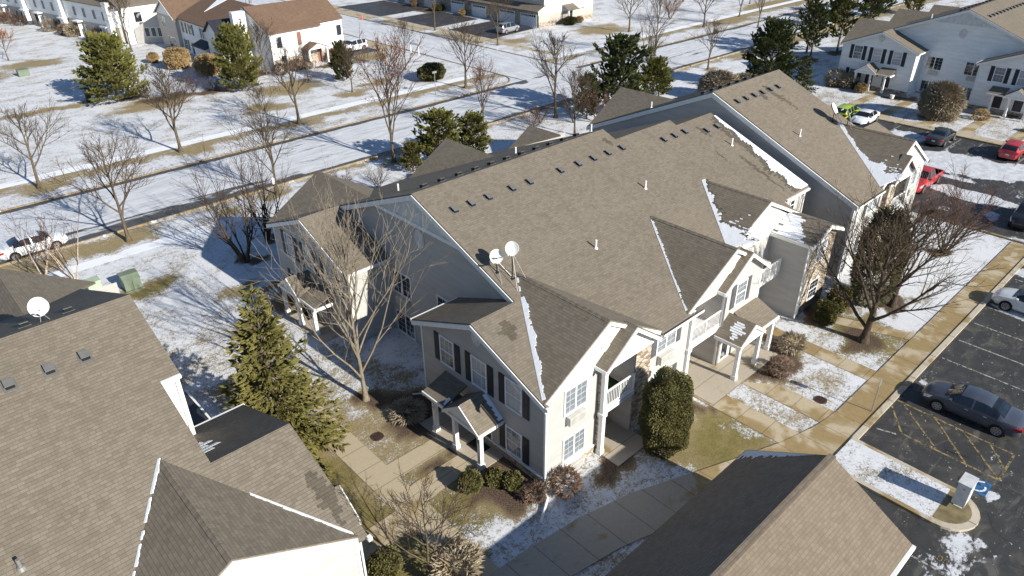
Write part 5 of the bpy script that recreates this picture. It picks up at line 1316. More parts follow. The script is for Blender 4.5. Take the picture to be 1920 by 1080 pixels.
# ================================================================== TREES AND SHRUBS
def bark(name, a, b_):
    t = NT(name); c = t.coord(); f = t.noise(t.map(c, scale=(6, 6, 1.5)), 2.2, 5, 0.7)
    t.bump(f, .5, .02)
    return t.out(t.mix(t.ramp(f, .3, .7), a, b_), .9, .1)
M['bark'] = bark('grey_brown_bark', (0.065, 0.05, 0.033), (0.165, 0.13, 0.088))
M['bark_dark'] = bark('dark_bark', (0.035, 0.027, 0.02), (0.11, 0.085, 0.06))
M['bark_pale'] = bark('pale_bark', (0.14, 0.115, 0.085), (0.28, 0.24, 0.185))
M['bark_birch'] = bark('birch_bark', (0.30, 0.22, 0.16), (0.62, 0.54, 0.45))
M['twig'] = plain('twig_brown', (0.07, 0.05, 0.036), .9, .1, var=.35)
M['twig_red'] = plain('twig_red', (0.10, 0.055, 0.042), .9, .1, var=.35)
M['twig_pale'] = plain('twig_pale', (0.19, 0.16, 0.125), .9, .1, var=.25)
M['leaf_rust'] = plain('rust_leaf', (0.26, 0.12, 0.06), .8, .1, var=.45, scale=2)
M['leaf_orange'] = plain('orange_leaf', (0.40, 0.19, 0.08), .8, .1, var=.35, scale=2)
def leafmat(name, a, b_, c_):
    t = NT(name); P = t.coord(); f = t.noise(P, 1.3, 4, .7); g = t.noise(P, 9, 3, .7)
    col = t.mix(t.ramp(f, .3, .7), a, b_); col = t.mix(t.math('MULTIPLY', t.ramp(g, .45, .75), .7), col, c_)
    return t.out(col, .65, .25)
M['spruce'] = leafmat('spruce_needles', (0.085, 0.08, 0.022), (0.20, 0.178, 0.048), (0.30, 0.262, 0.09))
M['pine'] = leafmat('pine_needles', (0.085, 0.09, 0.024), (0.20, 0.195, 0.05), (0.29, 0.265, 0.085))
M['pine_d'] = leafmat('dark_pine_needles', (0.045, 0.06, 0.022), (0.105, 0.125, 0.04), (0.17, 0.175, 0.07))
M['yew'] = leafmat('yew_leaves', (0.055, 0.053, 0.017), (0.125, 0.112, 0.033), (0.21, 0.185, 0.062))
M['juniper'] = leafmat('juniper_leaves', (0.03, 0.035, 0.012), (0.075, 0.075, 0.025), (0.13, 0.115, 0.04))
M['hedge_tan'] = leafmat('dry_hedge', (0.22, 0.145, 0.065), (0.36, 0.25, 0.12), (0.42, 0.32, 0.17))
M['bush_red'] = leafmat('red_brown_bush', (0.10, 0.058, 0.04), (0.19, 0.125, 0.085), (0.29, 0.205, 0.145))
M['bush_grey'] = leafmat('grey_brown_bush', (0.19, 0.15, 0.098), (0.36, 0.295, 0.20), (0.46, 0.385, 0.27))

def rv(r, s=1.0): return Vector((r.uniform(-s, s), r.uniform(-s, s), r.uniform(-s, s)))

def bare_tree_mesh(seed, H=8.0, spread=0.42, trunk=0.26, nl=7, levels=3, r0=0.13, multi=0, up=0.35, dens=1.0, twig_r=0.0125, leaves=0, flat=0.0):
    """returns (trunk MB, twigs MB, leaves MB) of a bare tree of height H standing on the origin"""
    r = random.Random(seed); A = MB(); B = MB(); Lf = MB()
    def limb(p, d, L, rad_, lev):
        segs = (7, 5, 4, 3)[min(lev, 3)]; q = p.copy(); dd = d.copy(); pts = [(q.copy(), rad_, dd.copy())]
        for i in range(segs):
            dd = (dd + rv(r, .16 if lev else .06) + Vector((0, 0, up * (.10 if lev < 2 else .14)))).normalized()
            q = q + dd * (L / segs); pts.append((q.copy(), max(twig_r * .7, rad_ * (1 - .78 * (i + 1) / segs)), dd.copy()))
        tgt = A if lev <= 1 else B
        nn = (8, 6, 4, 3)[min(lev, 3)]
        for (a, ra, _), (c, rc, _) in zip(pts[:-1], pts[1:]): tgt.tube(a, c, ra, rc, nn, cap=False)
        if lev >= levels:
            if leaves:
                for _ in range(leaves):
                    a, _, _ = r.choice(pts[1:]); o = a + rv(r, .12); u = rv(r, .07); w = rv(r, .07); Lf.poly([o, o + u, o + u + w, o + w])
            return
        nc = int((0, 7, 8, 6)[min(lev + 1, 3)] * dens * (1 if L > .7 else .6)) if lev else 0
        for k in range(nc):
            t = .22 + .78 * (k + r.random()) / nc; idx = min(segs - 1, int(t * segs)); a = pts[idx][0].lerp(pts[idx + 1][0], t * segs - idx); ra = pts[idx][1]
            dd0 = pts[idx][2]; side = rv(r).cross(dd0)
            if side.length < .05: side = dd0.orthogonal()
            side.normalize(); ang = r.uniform(.45, .85)
            nd = (dd0 * cos(ang) + side * sin(ang)); nd.z += .12; nd.normalize()
            limb(a, nd, L * (1 - .45 * t) * r.uniform(.42, .68), max(twig_r, ra * .55), lev + 1)
        if lev and r.random() < .9: limb(pts[-1][0], pts[-1][2], L * .38, max(twig_r, pts[-1][1]), min(levels, lev + 1))
    if multi:
        for k in range(multi):
            a = 2 * pi * (k + r.uniform(-.25, .25)) / multi; e = spread * r.uniform(.55, 1.1)
            d = Vector((cos(a) * e, sin(a) * e, 1)).normalized(); limb(Vector((cos(a) * r0 * .8, sin(a) * r0 * .8, -.05)), d, H * r.uniform(.72, .95), r0 * r.uniform(.55, .8), 1)
    else:
        # leader with limbs leaving it at different heights
        q = Vector((0, 0, -.05)); pts = [(q.copy(), r0 * 1.25)]; n = 9; top = H * .93; dd = Vector((0, 0, 1))
        for i in range(n):
            dd = (dd + Vector((r.uniform(-.05, .05), r.uniform(-.05, .05), .25))).normalized(); q = q + dd * (top / n); t = (i + 1) / n
            pts.append((q.copy(), max(.018, r0 * (1 - t ** .8 * .92))))
        for (a, ra), (c, rc) in zip(pts[:-1], pts[1:]): A.tube(a, c, ra, rc, 9, cap=False)
        A.tube((0, 0, -.06), (0, 0, .3), r0 * 1.75, r0 * 1.15, 9, cap=False)
        for k in range(nl):
            t = trunk + (1 - trunk) * .86 * (k + r.random() * .7) / nl; idx = min(n - 1, int(t * n)); a = pts[idx][0].lerp(pts[idx + 1][0], t * n - idx)
            az = k * 2.4 + r.uniform(-.4, .4); e = spread * (1.25 - .45 * t) + r.uniform(-.08, .08); d = Vector((cos(az) * e, sin(az) * e, 1 - flat * .6)).normalized()
            limb(a, d, (H - a.z) * r.uniform(.62, .86), max(.02, r0 * .55 * (1 - .6 * t)), 1)
    return A, B, Lf

def tree_thing(name, meshes, loc, label, cat, group, mats, rz=0.0, sc=1.0):
    root = thing(name, loc, label, cat, group, rz); root.scale = sc if isinstance(sc, (tuple, list)) else (sc,) * 3
    for (nm, me), mt in zip(meshes, mats):
        if me is None: continue
        o = bpy.data.objects.new(nm, me); COL.objects.link(o); o.parent = root
        if mt and me.materials and me.materials[0] != M[mt]:
            o.material_slots[0].link = 'OBJECT'; o.material_slots[0].material = M[mt]
    return root

def proto(seed, mt='bark', tw='twig', lf='leaf_rust', **k):
    A, B, L = bare_tree_mesh(seed, **k)
    return [('trunk', A.mesh('trunk', mt, True)), ('crown', B.mesh('crown', tw)), ('leaves', L.mesh('leaves', lf) if L.f else None)]
PR = {
    'vase': proto(11, H=8, spread=.62, trunk=.22, nl=10, r0=.15, dens=1.3),
    'vase2': proto(23, H=8, spread=.70, trunk=.24, nl=9, r0=.15, dens=1.3),
    'oval': proto(31, H=8, spread=.52, trunk=.20, nl=11, r0=.13, dens=1.25),
    'oval2': proto(47, H=8, spread=.40, trunk=.25, nl=11, r0=.12, dens=1.0),
    'narrow': proto(53, H=8, spread=.34, trunk=.18, nl=12, r0=.12, dens=.9, leaves=1),
    'multi': proto(61, 'bark_dark', H=7, spread=.5, multi=6, r0=.14, dens=1.1),
    'multi2': proto(67, 'bark_dark', H=7, spread=.65, multi=7, r0=.13, dens=1.1),
    'birch': proto(71, 'bark_birch', 'twig_red', H=5, spread=.38, multi=4, r0=.09, dens=.8),
    'shrubtree': proto(73, 'bark_dark', 'twig_red', H=5, spread=.62, multi=8, r0=.09, dens=1.3),
    'oak': proto(79, 'bark', 'twig', 'leaf_orange', H=5, spread=.75, trunk=.3, nl=9, r0=.1, dens=1.0, leaves=5),
    'bigvase': proto(83, 'bark_pale', 'twig_pale', H=11.9, spread=.44, trunk=.10, nl=22, r0=.135, dens=.82, twig_r=.0095, up=.5),
    'small': proto(89, 'bark', 'twig', H=5.6, spread=.8, trunk=.16, nl=11, r0=.085, dens=1.3, twig_r=.009),
    'frontdark': proto(97, 'bark_dark', 'twig', H=8.5, spread=.72, trunk=.10, nl=13, r0=.21, dens=1.25, flat=.12, twig_r=.014),
}
BTREES = [  # kind, x, y, height, spin, label
    ('vase2', 10.29, 76.2, 8.0, .3, 'bare street tree across the street, nearest the frame edge beyond the white car'),
    ('vase', 12.5, 58.6, 8.7, 1.0, 'bare street tree on the near kerb beside the parked white car'),
    ('vase', 23.7, 76.7, 9.3, 2.1, 'bare street tree across the street with a long shadow and melted tan ring'),
    ('vase2', 37.4, 76.7, 9.4, 4.0, 'bare street tree across the street in front of the brown roofed townhouse'),
    ('oval', 25.6, 59.0, 8.0, .7, 'bare tree on the near kerb above the grey wing roof'),
    ('narrow', 38.1, 58.6, 12.0, .2, 'tall bare tree with rusty leaves on the near kerb behind the pines'),
    ('oval2', 61.4, 89.0, 7.0, 2.2, 'bare tree on the corner lawn behind the dark juniper'),
    ('vase', 61.2, 75.0, 8.8, 5.0, 'bare tree at the street corner with a melted ring of mulch'),
    ('narrow', 50.7, 59.2, 7.6, 1.2, 'slim bare tree with reddish leaves at the near kerb, opposite the corner'),
    ('oval', 49.2, 84.0, 6.4, 3.2, 'small bare tree beside the young conifer'),
    ('oval2', 82.6, 109.4, 9.4, .9, 'bare tree between the two dark driveways'),
    ('oval2', 82.1, 91.8, 9.2, 2.9, 'bare tree beside the driveway with the silver car'),
    ('vase2', 60.2, 57.3, 10.0, 1.6, 'tall forked bare tree near the rear of the long grey wall'),
    ('oval', 57.2, 51.5, 7.4, 4.4, 'bare tree with orange lichen trunk behind the main roof'),
    ('vase', 105.9, 83.3, 9.0, 3.3, 'bare tree on the lawn right of the garage townhouses'),
    ('oval2', 94.0, 68.6, 10.4, 2.7, 'tall bare tree at the far kerb beyond the pine'),
    ('multi', 89.7, 66.5, 6.3, 2.0, 'bare clump of several stems beside the far street lane'),
    ('vase', 118.8, 76.4, 9.0, 1.9, 'bare tree on the far kerb by the street bend'),
    ('vase2', 92.6, 58.0, 7.2, .5, 'bare tree with a dark nest near the round evergreen'),
    ('oval', 132.6, 77.6, 8.0, 1.3, 'bare tree on the melted tan verge far up the street'),
    ('oval2', 119.1, 58.8, 5.6, 2.4, 'small bare tree between the street and the open pines'),
    ('narrow', 125.1, 69.2, 8.4, 3.7, 'slim bare tree at the far kerb near the top edge'),
    ('oval2', 147, 84, 7.0, 4.1, 'bare tree at the very top edge on tan grass'),
    ('oval', 158, 82, 8.0, 0.4, 'farthest bare tree up the street'),
    ('vase', 140, 96, 8.0, 2.4, 'bare tree standing back from the far street'),
    ('oval2', 36.8, 131.0, 10.0, .4, 'pale bare tree against the white townhouse end wall'),
    ('oval', 45.5, 101.0, 7.5, 5.2, 'bare tree against the sunlit white townhouse wall'),
    ('oval2', 47.5, 92.5, 5.5, 1.2, 'bare tree on the tan patch below the brown roofed townhouse'),
    ('oval', 33.0, 77.0, 5.5, 2.9, 'thin young tree in the snow between two larger street trees'),
]
BT = {}
for kind, x, y, h, rz, lab in BTREES:
    base_h = 8.0 if kind not in ('multi',) else 7.0
    mt = {'narrow': ('bark', 'twig_red', None)}.get(kind, (None, None, None))
    tree_thing('bare_tree', PR[kind], (x, y, 0), lab, 'tree', 'bare deciduous trees', mt, rz, (h / base_h * (1.12 if kind in ('vase', 'vase2') else 1.0), h / base_h * 1.05, h / base_h))
tree_thing('bare_tree', PR['multi'], (17.7, 48.6, 0), 'dark many stemmed bare tree in the blue shade beside the grey wing', 'tree', 'bare deciduous trees', (None, None, None), .4, (1.0, 1.0, 1.1))
tree_thing('bare_tree', PR['multi2'], (20.6, 51.0, 0), 'dark many stemmed bare tree beside the black lamp post', 'tree', 'bare deciduous trees', (None, None, None), 1.9, (.85, .85, .95))
tree_thing('birch_tree', PR['birch'], (5.9, 56.3, 0), 'pale clump of birch stems behind the near roof, beside the rear of the white car', 'tree', 'small birch clumps', (None, None, None), .3, .92)
tree_thing('birch_tree', PR['birch'], (7.4, 54.2, 0), 'pale birch stems just left of the green cabinet', 'tree', 'small birch clumps', (None, None, None), 2.5, 1.0)
tree_thing('oak_tree', PR['oak'], (20.7, 138.5, 0), 'small oak holding its orange leaves on the snow', 'tree', None, (None, None, None), .3, .95)
tree_thing('bare_tree', PR['bigvase'], (15.25, 28.6, 0), 'large pale barked bare tree standing before the grey gable wall', 'tree', 'bare deciduous trees', (None, None, None), .8, (1.05, 1.05, 1.0))
tree_thing('bare_tree', PR['frontdark'], (40.7, 12.1, 0), 'dark spreading bare tree beside the parking kerb walk', 'tree', 'bare deciduous trees', (None, None, None), 2.2, (1.15, 1.15, 1.05))
tree_thing('bare_tree', PR['frontdark'], (46.2, 12.6, 0), 'second dark bare tree, behind the spreading one on the front lawn', 'tree', 'bare deciduous trees', (None, None, None), .5, (1.0, 1.0, .95))
tree_thing('bare_tree', PR['shrubtree'], (56.6, 13.1, 0), 'red twigged low tree on the snowy front lawn', 'tree', None, (None, None, None), .7, (1.15, 1.15, 1.08))
tree_thing('bare_tree', PR['small'], (10.65, 16.75, 0), 'small brown bare tree at the bottom by the near roof corner', 'tree', 'bare deciduous trees', (None, None, None), .3, 1.0)
tree_thing('bare_tree', PR['shrubtree'], (121, 85.5, 0), 'red leaved small tree on the far lawn', 'tree', None, (None, 'leaf_rust', None), 1.7, .85)
def tw(name, x, y, h, sc, lab, mt=(None, 'twig', None), rz=0., group='bare shrubs'): tree_thing(name, PR['shrubtree'], (x, y, 0), lab, 'shrub', group, mt, rz, (sc, sc, h / 5))
for i, (x, y, sc, h, lab) in enumerate([(57.5, 57.2, .5, 2.2, 'bare twiggy shrub under the forked tree behind the main roof'), (54.8, 55.6, .55, 2.3, 'bare twiggy shrub by the snowy rear lawn, nearest the main ridge'), (60.3, 54.6, .6, 3.2, 'tall bare shrub beside the orange lichen trunk'),
        (62.2, 52.4, .7, 3.6, 'pale bare shrub against the pine behind the long grey wall'), (30.5, 98.6, .55, 2.3, 'red brown shrub right of the big pine on the snow'), (28.6, 100.5, .4, 1.8, 'small red brown shrub at the foot of the big pine'),
        (36.5, 97.8, .55, 2.2, 'purple brown shrub at the left of the second pine'), (34.2, 99.3, .5, 2.0, 'purple brown shrub in a row on the snow'), (33, 53.8, .5, 2.0, 'reddish shrub behind the grey wing roof'), (30.2, 55.5, .5, 1.9, 'purple shrub by the near kerb walk'),
        (27.6, 52.6, .45, 1.8, 'low bare shrub behind the wing'), (36.5, 51.5, .5, 1.6, 'low purple shrub between wing roofs')]):
    tw('bare_shrub', x, y, h, sc, lab, (None, 'twig_red' if i % 2 else 'twig', None), i * .9)

# ------------------------------------------------------------------ conifers
def conifer_mesh(seed, H, R, kind='spruce', base=.06, n=60, tuft=.34, dens=1.0):
    r = random.Random(seed); A = MB(); L = MB()
    A.tube((0, 0, -.05), (0, 0, H * .97), .05 + H * .013, .02, 8, cap=False)
    def needle(p, d, s):
        # a twig carrying needles: three narrow blades round its axis
        d = d.normalized(); u = d.orthogonal().normalized(); w = d.cross(u); a0 = r.uniform(0, pi)
        for k in range(3):
            a = a0 + k * pi / 3; v = (u * cos(a) + w * sin(a)) * (s * .20)
            L.poly([p - v * .5, p + d * s * .35 - v, p + d * s, p + d * s * .35 + v])
    for i in range(n):
        t = (i + r.random()) / n; z = H * (base + (1 - base) * t * .985)
        if kind == 'spruce': ln = R * (1 - t) ** .85 * r.uniform(.72, 1.1) + .12; drop = -.28 + .75 * t
        elif kind == 'pine': ln = R * (sin(pi * min(1, .20 + t * .80)) ** .6) * r.uniform(.5, 1.12); drop = .05 + .75 * t
        else: ln = R * (sin(pi * min(1, .24 + t * .74)) ** .55) * r.uniform(.72, 1.1); drop = -.05 + .95 * t
        nb = max(4, int((6 if kind == 'spruce' else 5) * (1 if t < .8 else .8)))
        for k in range(nb):
            az = 2 * pi * (k + r.random()) / nb + i * .7; d = Vector((cos(az), sin(az), drop + r.uniform(-.12, .12))).normalized(); l = ln * r.uniform(.75, 1.12)
            p0 = Vector((0, 0, z)); segs = 4; q = p0.copy(); dd = d.copy(); pts = [q.copy()]
            for s_ in range(segs):
                dd = (dd + Vector((0, 0, .10 if kind != 'spruce' else .07)) + rv(r, .08)).normalized(); q = q + dd * (l / segs); pts.append(q.copy())
            for a, c in zip(pts[:-1], pts[1:]): A.tube(a, c, .022 * (1 + l * .15), .014, 3, cap=False)
            m_ = max(3, int(l * 9.5 * dens))
            for j in range(m_):
                f = (.16 if kind == 'spruce' else .42) + (1 - (.16 if kind == 'spruce' else .42)) * (j + r.random()) / m_; ix = min(segs - 1, int(f * segs)); p = pts[ix].lerp(pts[ix + 1], f * segs - ix); bd = (pts[ix + 1] - pts[ix]).normalized()
                sd = bd.cross(Vector((0, 0, 1))); sd = sd.normalized() if sd.length > .01 else Vector((1, 0, 0))
                w = (1 - f * .55) * l * .30 + .12
                o = sd * r.uniform(-1, 1) * w + Vector((0, 0, r.uniform(-.12, .03) if kind == 'spruce' else r.uniform(-.15, .25)))
                nd = bd * .7 + sd * (1 if o.dot(sd) > 0 else -1) * .45 + Vector((0, 0, r.uniform(-.45, .05) if kind == 'spruce' else r.uniform(.1, .9)))
                for _ in range(2): needle(p + o + rv(r, .05), nd + rv(r, .35), tuft * r.uniform(.75, 1.3))
            needle(pts[-1], dd, tuft * 1.2)
    return [('trunk', A.mesh('trunk', 'bark', True)), ('crown', L.mesh('crown', 'spruce' if kind == 'spruce' else 'pine'))]
CF = {'spruce': conifer_mesh(3, 9.7, 3.2, 'spruce', .06, 23, .30, 1.35),
      'pine': conifer_mesh(5, 8.0, 3.6, 'round', .05, 25, .34, 1.5),
      'pine2': conifer_mesh(7, 8.0, 3.4, 'pine', .08, 21, .36, 1.35),
      'open': conifer_mesh(9, 8.0, 2.4, 'pine', .22, 15, .46, .55),
      'bushy': conifer_mesh(13, 5.0, 2.6, 'round', .04, 18, .40, 1.1)}
def cf(k, x, y, sx, sz, lab, mt=None, rz=0., group='evergreen conifers', name='pine_tree'):
    tree_thing(name, CF[k], (x, y, 0), lab, 'tree', group, (None, mt), rz, (sx, sx, sz))
cf('spruce', 9.85, 27.3, 1.0, 1.02, 'tall olive green spruce between the two nearest apartment roofs', name='spruce_tree')
cf('pine', 25.4, 101.6, 1.22, .96, 'broad green pine alone on the snowy lawn with a deep blue shadow', rz=.4)
cf('pine', 39.0, 94.9, .92, .98, 'green pine before the white facade of the brown roofed townhouse', 'pine', 2.1)
cf('pine2', 40.8, 54.4, 1.0, .66, 'low spreading pine behind the second rear gable', None, .6)
cf('pine2', 44.2, 53.4, .75, .56, 'smaller pine right of the low spreading pine', None, 2.9)
cf('pine2', 37.8, 54.9, .45, .36, 'yellowish little pine at the left of the pine pair', 'spruce', 1.4)
cf('pine2', 66.4, 53.0, 1.25, 1.08, 'dark jagged pine behind the far grey wall', 'pine_d', 1.0)
cf('pine2', 62.5, 54.5, .62, .62, 'thin dark pine left of the jagged pine', 'pine_d', 2.6)
cf('bushy', 75.8, 55.0, .95, .85, 'rounded yellow green pine right of the jagged pine', 'pine', .3)
cf('pine', 88.3, 46.2, 1.02, 1.02, 'dense rounded dark evergreen beside the white apartment lawn', 'pine_d', 1.7)
cf('spruce', 91.6, 43.0, .62, .46, 'little grey green spruce in front of the rounded evergreen', 'pine_d', .9, name='spruce_tree')
cf('open', 108.7, 50.7, 1.0, .95, 'open branched pine on the shaded lawn, left of the pair', 'pine_d', .2)
cf('open', 115.3, 49.7, 1.25, 1.22, 'tall open pine nearest the white apartment corner', 'pine', 2.2)
cf('open', 112.0, 53.0, 1.1, 1.0, 'open pine behind the pair by the white apartment', 'pine', 4.2)
for i, (x, y, s_, lab) in enumerate([(143, 57, .95, 'dark pine behind the white apartment roof'), (151, 58.5, 1.0, 'dark pine farther behind the white apartment roof'), (158, 55, 1.0, 'yellow green pine behind the far roof'), (136, 60, .8, 'pine at the top edge above the shaded lawn')]):
    cf('pine2', x, y, s_, s_, lab, 'pine_d' if i != 2 else 'pine', i * 1.1)
cf('bushy', 51.4, 89.9, .62, .95, 'young brownish conifer beside the small bare tree', 'juniper', .8)

# ------------------------------------------------------------------ leafy shrubs
def blob_mesh(seed, rx, ry, rz_, n, size, mat, shape='ell', flat=0.0, core=.82, twiggy=False):
    r = random.Random(seed); L = MB(); C = MB()
    def surf(u):
        if shape == 'cyl':
            a = u.x; return a
    for i in range(n):
        d = rv(r); 
        while d.length > 1 or d.length < .1: d = rv(r)
        d.normalize()
        if shape == 'box':
            k = 1 / max(abs(d.x), abs(d.y), abs(d.z)); q = d * (k * .35 + .65)
            q = Vector((max(-1, min(1, q.x)), max(-1, min(1, q.y)), max(-1, min(1, q.z))))
        elif shape == 'col':
            zz = r.uniform(-1, 1); a = r.uniform(0, 2 * pi); rr = (1 - max(0, (zz + .15) / 1.15) ** 2.5) ** .5 * (1 - max(0, (-zz - .35) / .65) ** 2 * .42); q = Vector((cos(a) * rr, sin(a) * rr, zz))
            d = Vector((cos(a), sin(a), max(0, zz) * .9)).normalized()
        else: q = d.copy()
        bump = 1 + .06 * sin(q.x * 7 + seed) * cos(q.y * 6 - seed) + .05 * sin(q.z * 9 + q.x * 4)
        s_ = r.uniform(.86, 1.03) * bump
        p = Vector((q.x * rx * s_, q.y * ry * s_, rz_ * (1 + q.z * s_)))
        if p.z < .02: p.z = r.uniform(.02, .15)
        nd = (d + rv(r, .75)).normalized(); u = nd.orthogonal().normalized() * size * r.uniform(.35, .6); l = size * r.uniform(.8, 1.5)
        if twiggy: u *= .28; l *= 1.6
        L.poly([p - u * .4, p + nd * l * .5 - u, p + nd * l, p + nd * l * .5 + u])
    # inner mass
    nu, nv = 12, 8; ring = []
    for j in range(nv + 1):
        ph = -pi / 2 + pi * j / nv; row = []
        for i in range(nu):
            a = 2 * pi * i / nu
            if shape == 'col': rr = (max(0.0, 1 - max(0, (sin(ph) + .15) / 1.15) ** 2.5) ** .5 * (1 - max(0, (-sin(ph) - .35) / .65) ** 2 * .42)) if j < nv else .02; z = sin(ph)
            elif shape == 'box': rr = min(1.0, cos(ph) * 1.5) if 0 < j < nv else .02; z = sin(ph)
            else: rr = cos(ph) if 0 < j < nv else .02; z = sin(ph)
            row.append(C.add((cos(a) * rr * rx * core, sin(a) * rr * ry * core, rz_ * (1 + z * core))))
        ring.append(row)
    for j in range(nv):
        for i in range(nu):
            k = (i + 1) % nu; C.f.append([ring[j][i], ring[j][k], ring[j + 1][k], ring[j + 1][i]]); C.mi.append(0)
    o = len(L.v); L.v += C.v; L.f += [[v + o for v in f] for f in C.f]; L.mi += C.mi
    return L.mesh('foliage', mat)
def shrub(name, me, loc, lab, group=None, rz=0., sc=1.0, cat='shrub', mat=None):
    o = bpy.data.objects.new(name, me); COL.objects.link(o); o.location = loc; o.rotation_euler = (0, 0, rz); o.scale = sc if isinstance(sc, (tuple, list)) else (sc,) * 3
    if mat: o.material_slots[0].link = 'OBJECT'; o.material_slots[0].material = M[mat]
    return tag(o, lab, cat, group)
ARB = blob_mesh(1, 1.28, 1.28, 2.45, 30000, .062, 'yew', 'col')
BALL = blob_mesh(2, .5, .5, .46, 2600, .06, 'yew'); BALL2 = blob_mesh(3, .48, .45, .4, 1500, .08, 'yew', core=.7)
BOXH = blob_mesh(4, 1.4, 1.1, 1.2, 5000, .15, 'hedge_tan', 'box')
ELL = blob_mesh(5, 1.6, 1.2, 1.0, 5000, .15, 'hedge_tan')
TWB = blob_mesh(6, 1.9, 1.9, 1.75, 9000, .30, 'bush_grey', 'ell', core=.5, twiggy=True)
TWS = blob_mesh(7, .8, .7, .55, 1000, .19, 'bush_red', 'ell', core=.2, twiggy=True)
JUN = blob_mesh(8, 2.0, 1.4, .9, 5000, .22, 'juniper', 'ell')
shrub('clipped_evergreen', ARB, (24.1, 14.95, 0), 'big clipped rounded column evergreen in front of the stone pier', sc=(.95, .95, .97))
M['vine'] = leafmat('brown_olive_twigs', (0.075, 0.068, 0.032), (0.16, 0.145, 0.07), (0.23, 0.20, 0.11))
COLT = blob_mesh(19, 1.2, 1.2, 3.3, 7000, .24, 'vine', 'col', core=.35, twiggy=True)
shrub('column_shrub', COLT, (45.7, 14.0, 0), 'tall brown olive column shrub between the bare front trees and the far building', sc=(1, 1, 1))
shrub('boxwood', BALL, (15.15, 19.45, 0), 'round clipped boxwood beside the first porch column', 'round shrubs at the porch corner', sc=1.1)
shrub('boxwood', BALL2, (16.25, 18.95, 0), 'rounded boxwood in the middle of the three by the porch', 'round shrubs at the porch corner', sc=1.0)
shrub('boxwood', BALL2, (16.7, 18.2, 0), 'rounded boxwood nearest the building corner', 'round shrubs at the porch corner', .8, 1.0)
shrub('dry_shrub', TWS, (17.0, 17.0, 0), 'red brown dry shrub left of the corner downspout', 'dry red brown shrubs at the corner', sc=.62)
shrub('dry_shrub', TWS, (18.4, 16.35, 0), 'red brown dry shrub right of the corner downspout', 'dry red brown shrubs at the corner', 1., .85)
shrub('hedge', BOXH, (43.2, 15.0, 0), 'snow topped green hedge before the stone front', 'green hedges by the stone front', .2, (.75, .6, .6), mat='yew')
shrub('hedge', BOXH, (41.2, 14.9, 0), 'low green hedge left of the snow topped hedge', 'green hedges by the stone front', .4, (.7, .6, .5), mat='yew')
shrub('dry_shrub', TWS, (36.6, 14.7, 0), 'brown dry shrub beside the middle porch post', 'dry shrubs by the middle porch', sc=.9, mat='bush_grey')
shrub('dry_shrub', TWS, (34.0, 14.0, 0), 'dark red dry shrub in the snowy bed before the middle porch', 'dry shrubs by the middle porch', 2., .8)
shrub('hedge', BOXH, (38.0, 114.2, 0), 'boxy tan hedge on the snow before the townhouse', 'tan hedges', .3, (1.25, 1.3, 1.2))
shrub('hedge', ELL, (39.8, 107.4, 0), 'rounded tan hedge right of the boxy one', 'tan hedges', 1.4, (1.5, 1.45, 1.3))
shrub('hedge', ELL, (42.6, 103.2, 0), 'small tan hedge half hidden behind the green pine', 'tan hedges', .8, (.75, .75, .9))
shrub('hedge', ELL, (36.6, 120.5, 0), 'smallest tan hedge, left of the boxy one', 'tan hedges', .5, (.6, .6, .75))
shrub('dry_shrub', TWB, (91.3, 26.2, 0), 'large round bare shrub before the white apartment block', sc=(1.02, 1.02, 1.08))
shrub('dry_shrub', TWB, (80.6, 48.6, 0), 'round bare shrub behind the far roof ridge', 'round bare shrubs by the round evergreen', sc=(1.1, 1.1, .9))
shrub('dry_shrub', TWB, (83.8, 47.2, 0), 'smaller round bare shrub touching the round evergreen', 'round bare shrubs by the round evergreen', 1., (.8, .8, .72))
shrub('juniper', JUN, (60.9, 82.0, 0), 'dark spreading juniper on the corner lawn', sc=(1.15, 1.15, 1.1), rz=.5)
shrub('boxwood', BALL2, (96.8, 38.4, 0), 'small green shrub at the left porch of the white building', 'shrubs along the white building', sc=1.3, mat='juniper')
shrub('boxwood', BALL2, (95.8, 37.2, 0), 'tan green ball shrub by the left walk of the white building', 'shrubs along the white building', sc=1.5, mat='hedge_tan')
shrub('boxwood', BALL, (93.5, 16.2, 0), 'black green ball shrub at the right edge before the white building', 'shrubs along the white building', sc=1.3)
shrub('dry_shrub', TWS, (97.0, 41.2, 0), 'brown dry shrub at the corner of the white building', 'shrubs along the white building', .3, 1.6, mat='bush_grey')
shrub('dry_shrub', TWS, (97.0, 39.4, 0), 'second brown dry shrub along the stone base of the white building', 'shrubs along the white building', 1.3, 1.4, mat='bush_grey')
shrub('dry_shrub', TWS, (94.3, 22.6, 0), 'tan dry shrub by the right porch of the white building', 'shrubs along the white building', 1.3, .9, mat='hedge_tan')
shrub('boxwood', JUN, (103.6, 95.6, 0), 'dark green low shrub by the garage townhouse entry', 'shrubs by the garage townhouses', sc=.75)
shrub('dry_shrub', ELL, (106.4, 95.7, 0), 'tan round shrub by the garage townhouse entry', 'shrubs by the garage townhouses', sc=.55)
shrub('dry_shrub', ELL, (96.0, 117.6, 0), 'tan round grass clump between two garage doors', 'shrubs by the garage townhouses', sc=.6)
shrub('dry_shrub', ELL, (95.6, 133.6, 0), 'orange brown clump between the farther garage doors', 'shrubs by the garage townhouses', sc=(.55, .55, .8), mat='bush_red')
shrub('boxwood', JUN, (95.8, 125.5, 0), 'dark low shrub beside the tan driveway strip', 'shrubs by the garage townhouses', sc=.7)
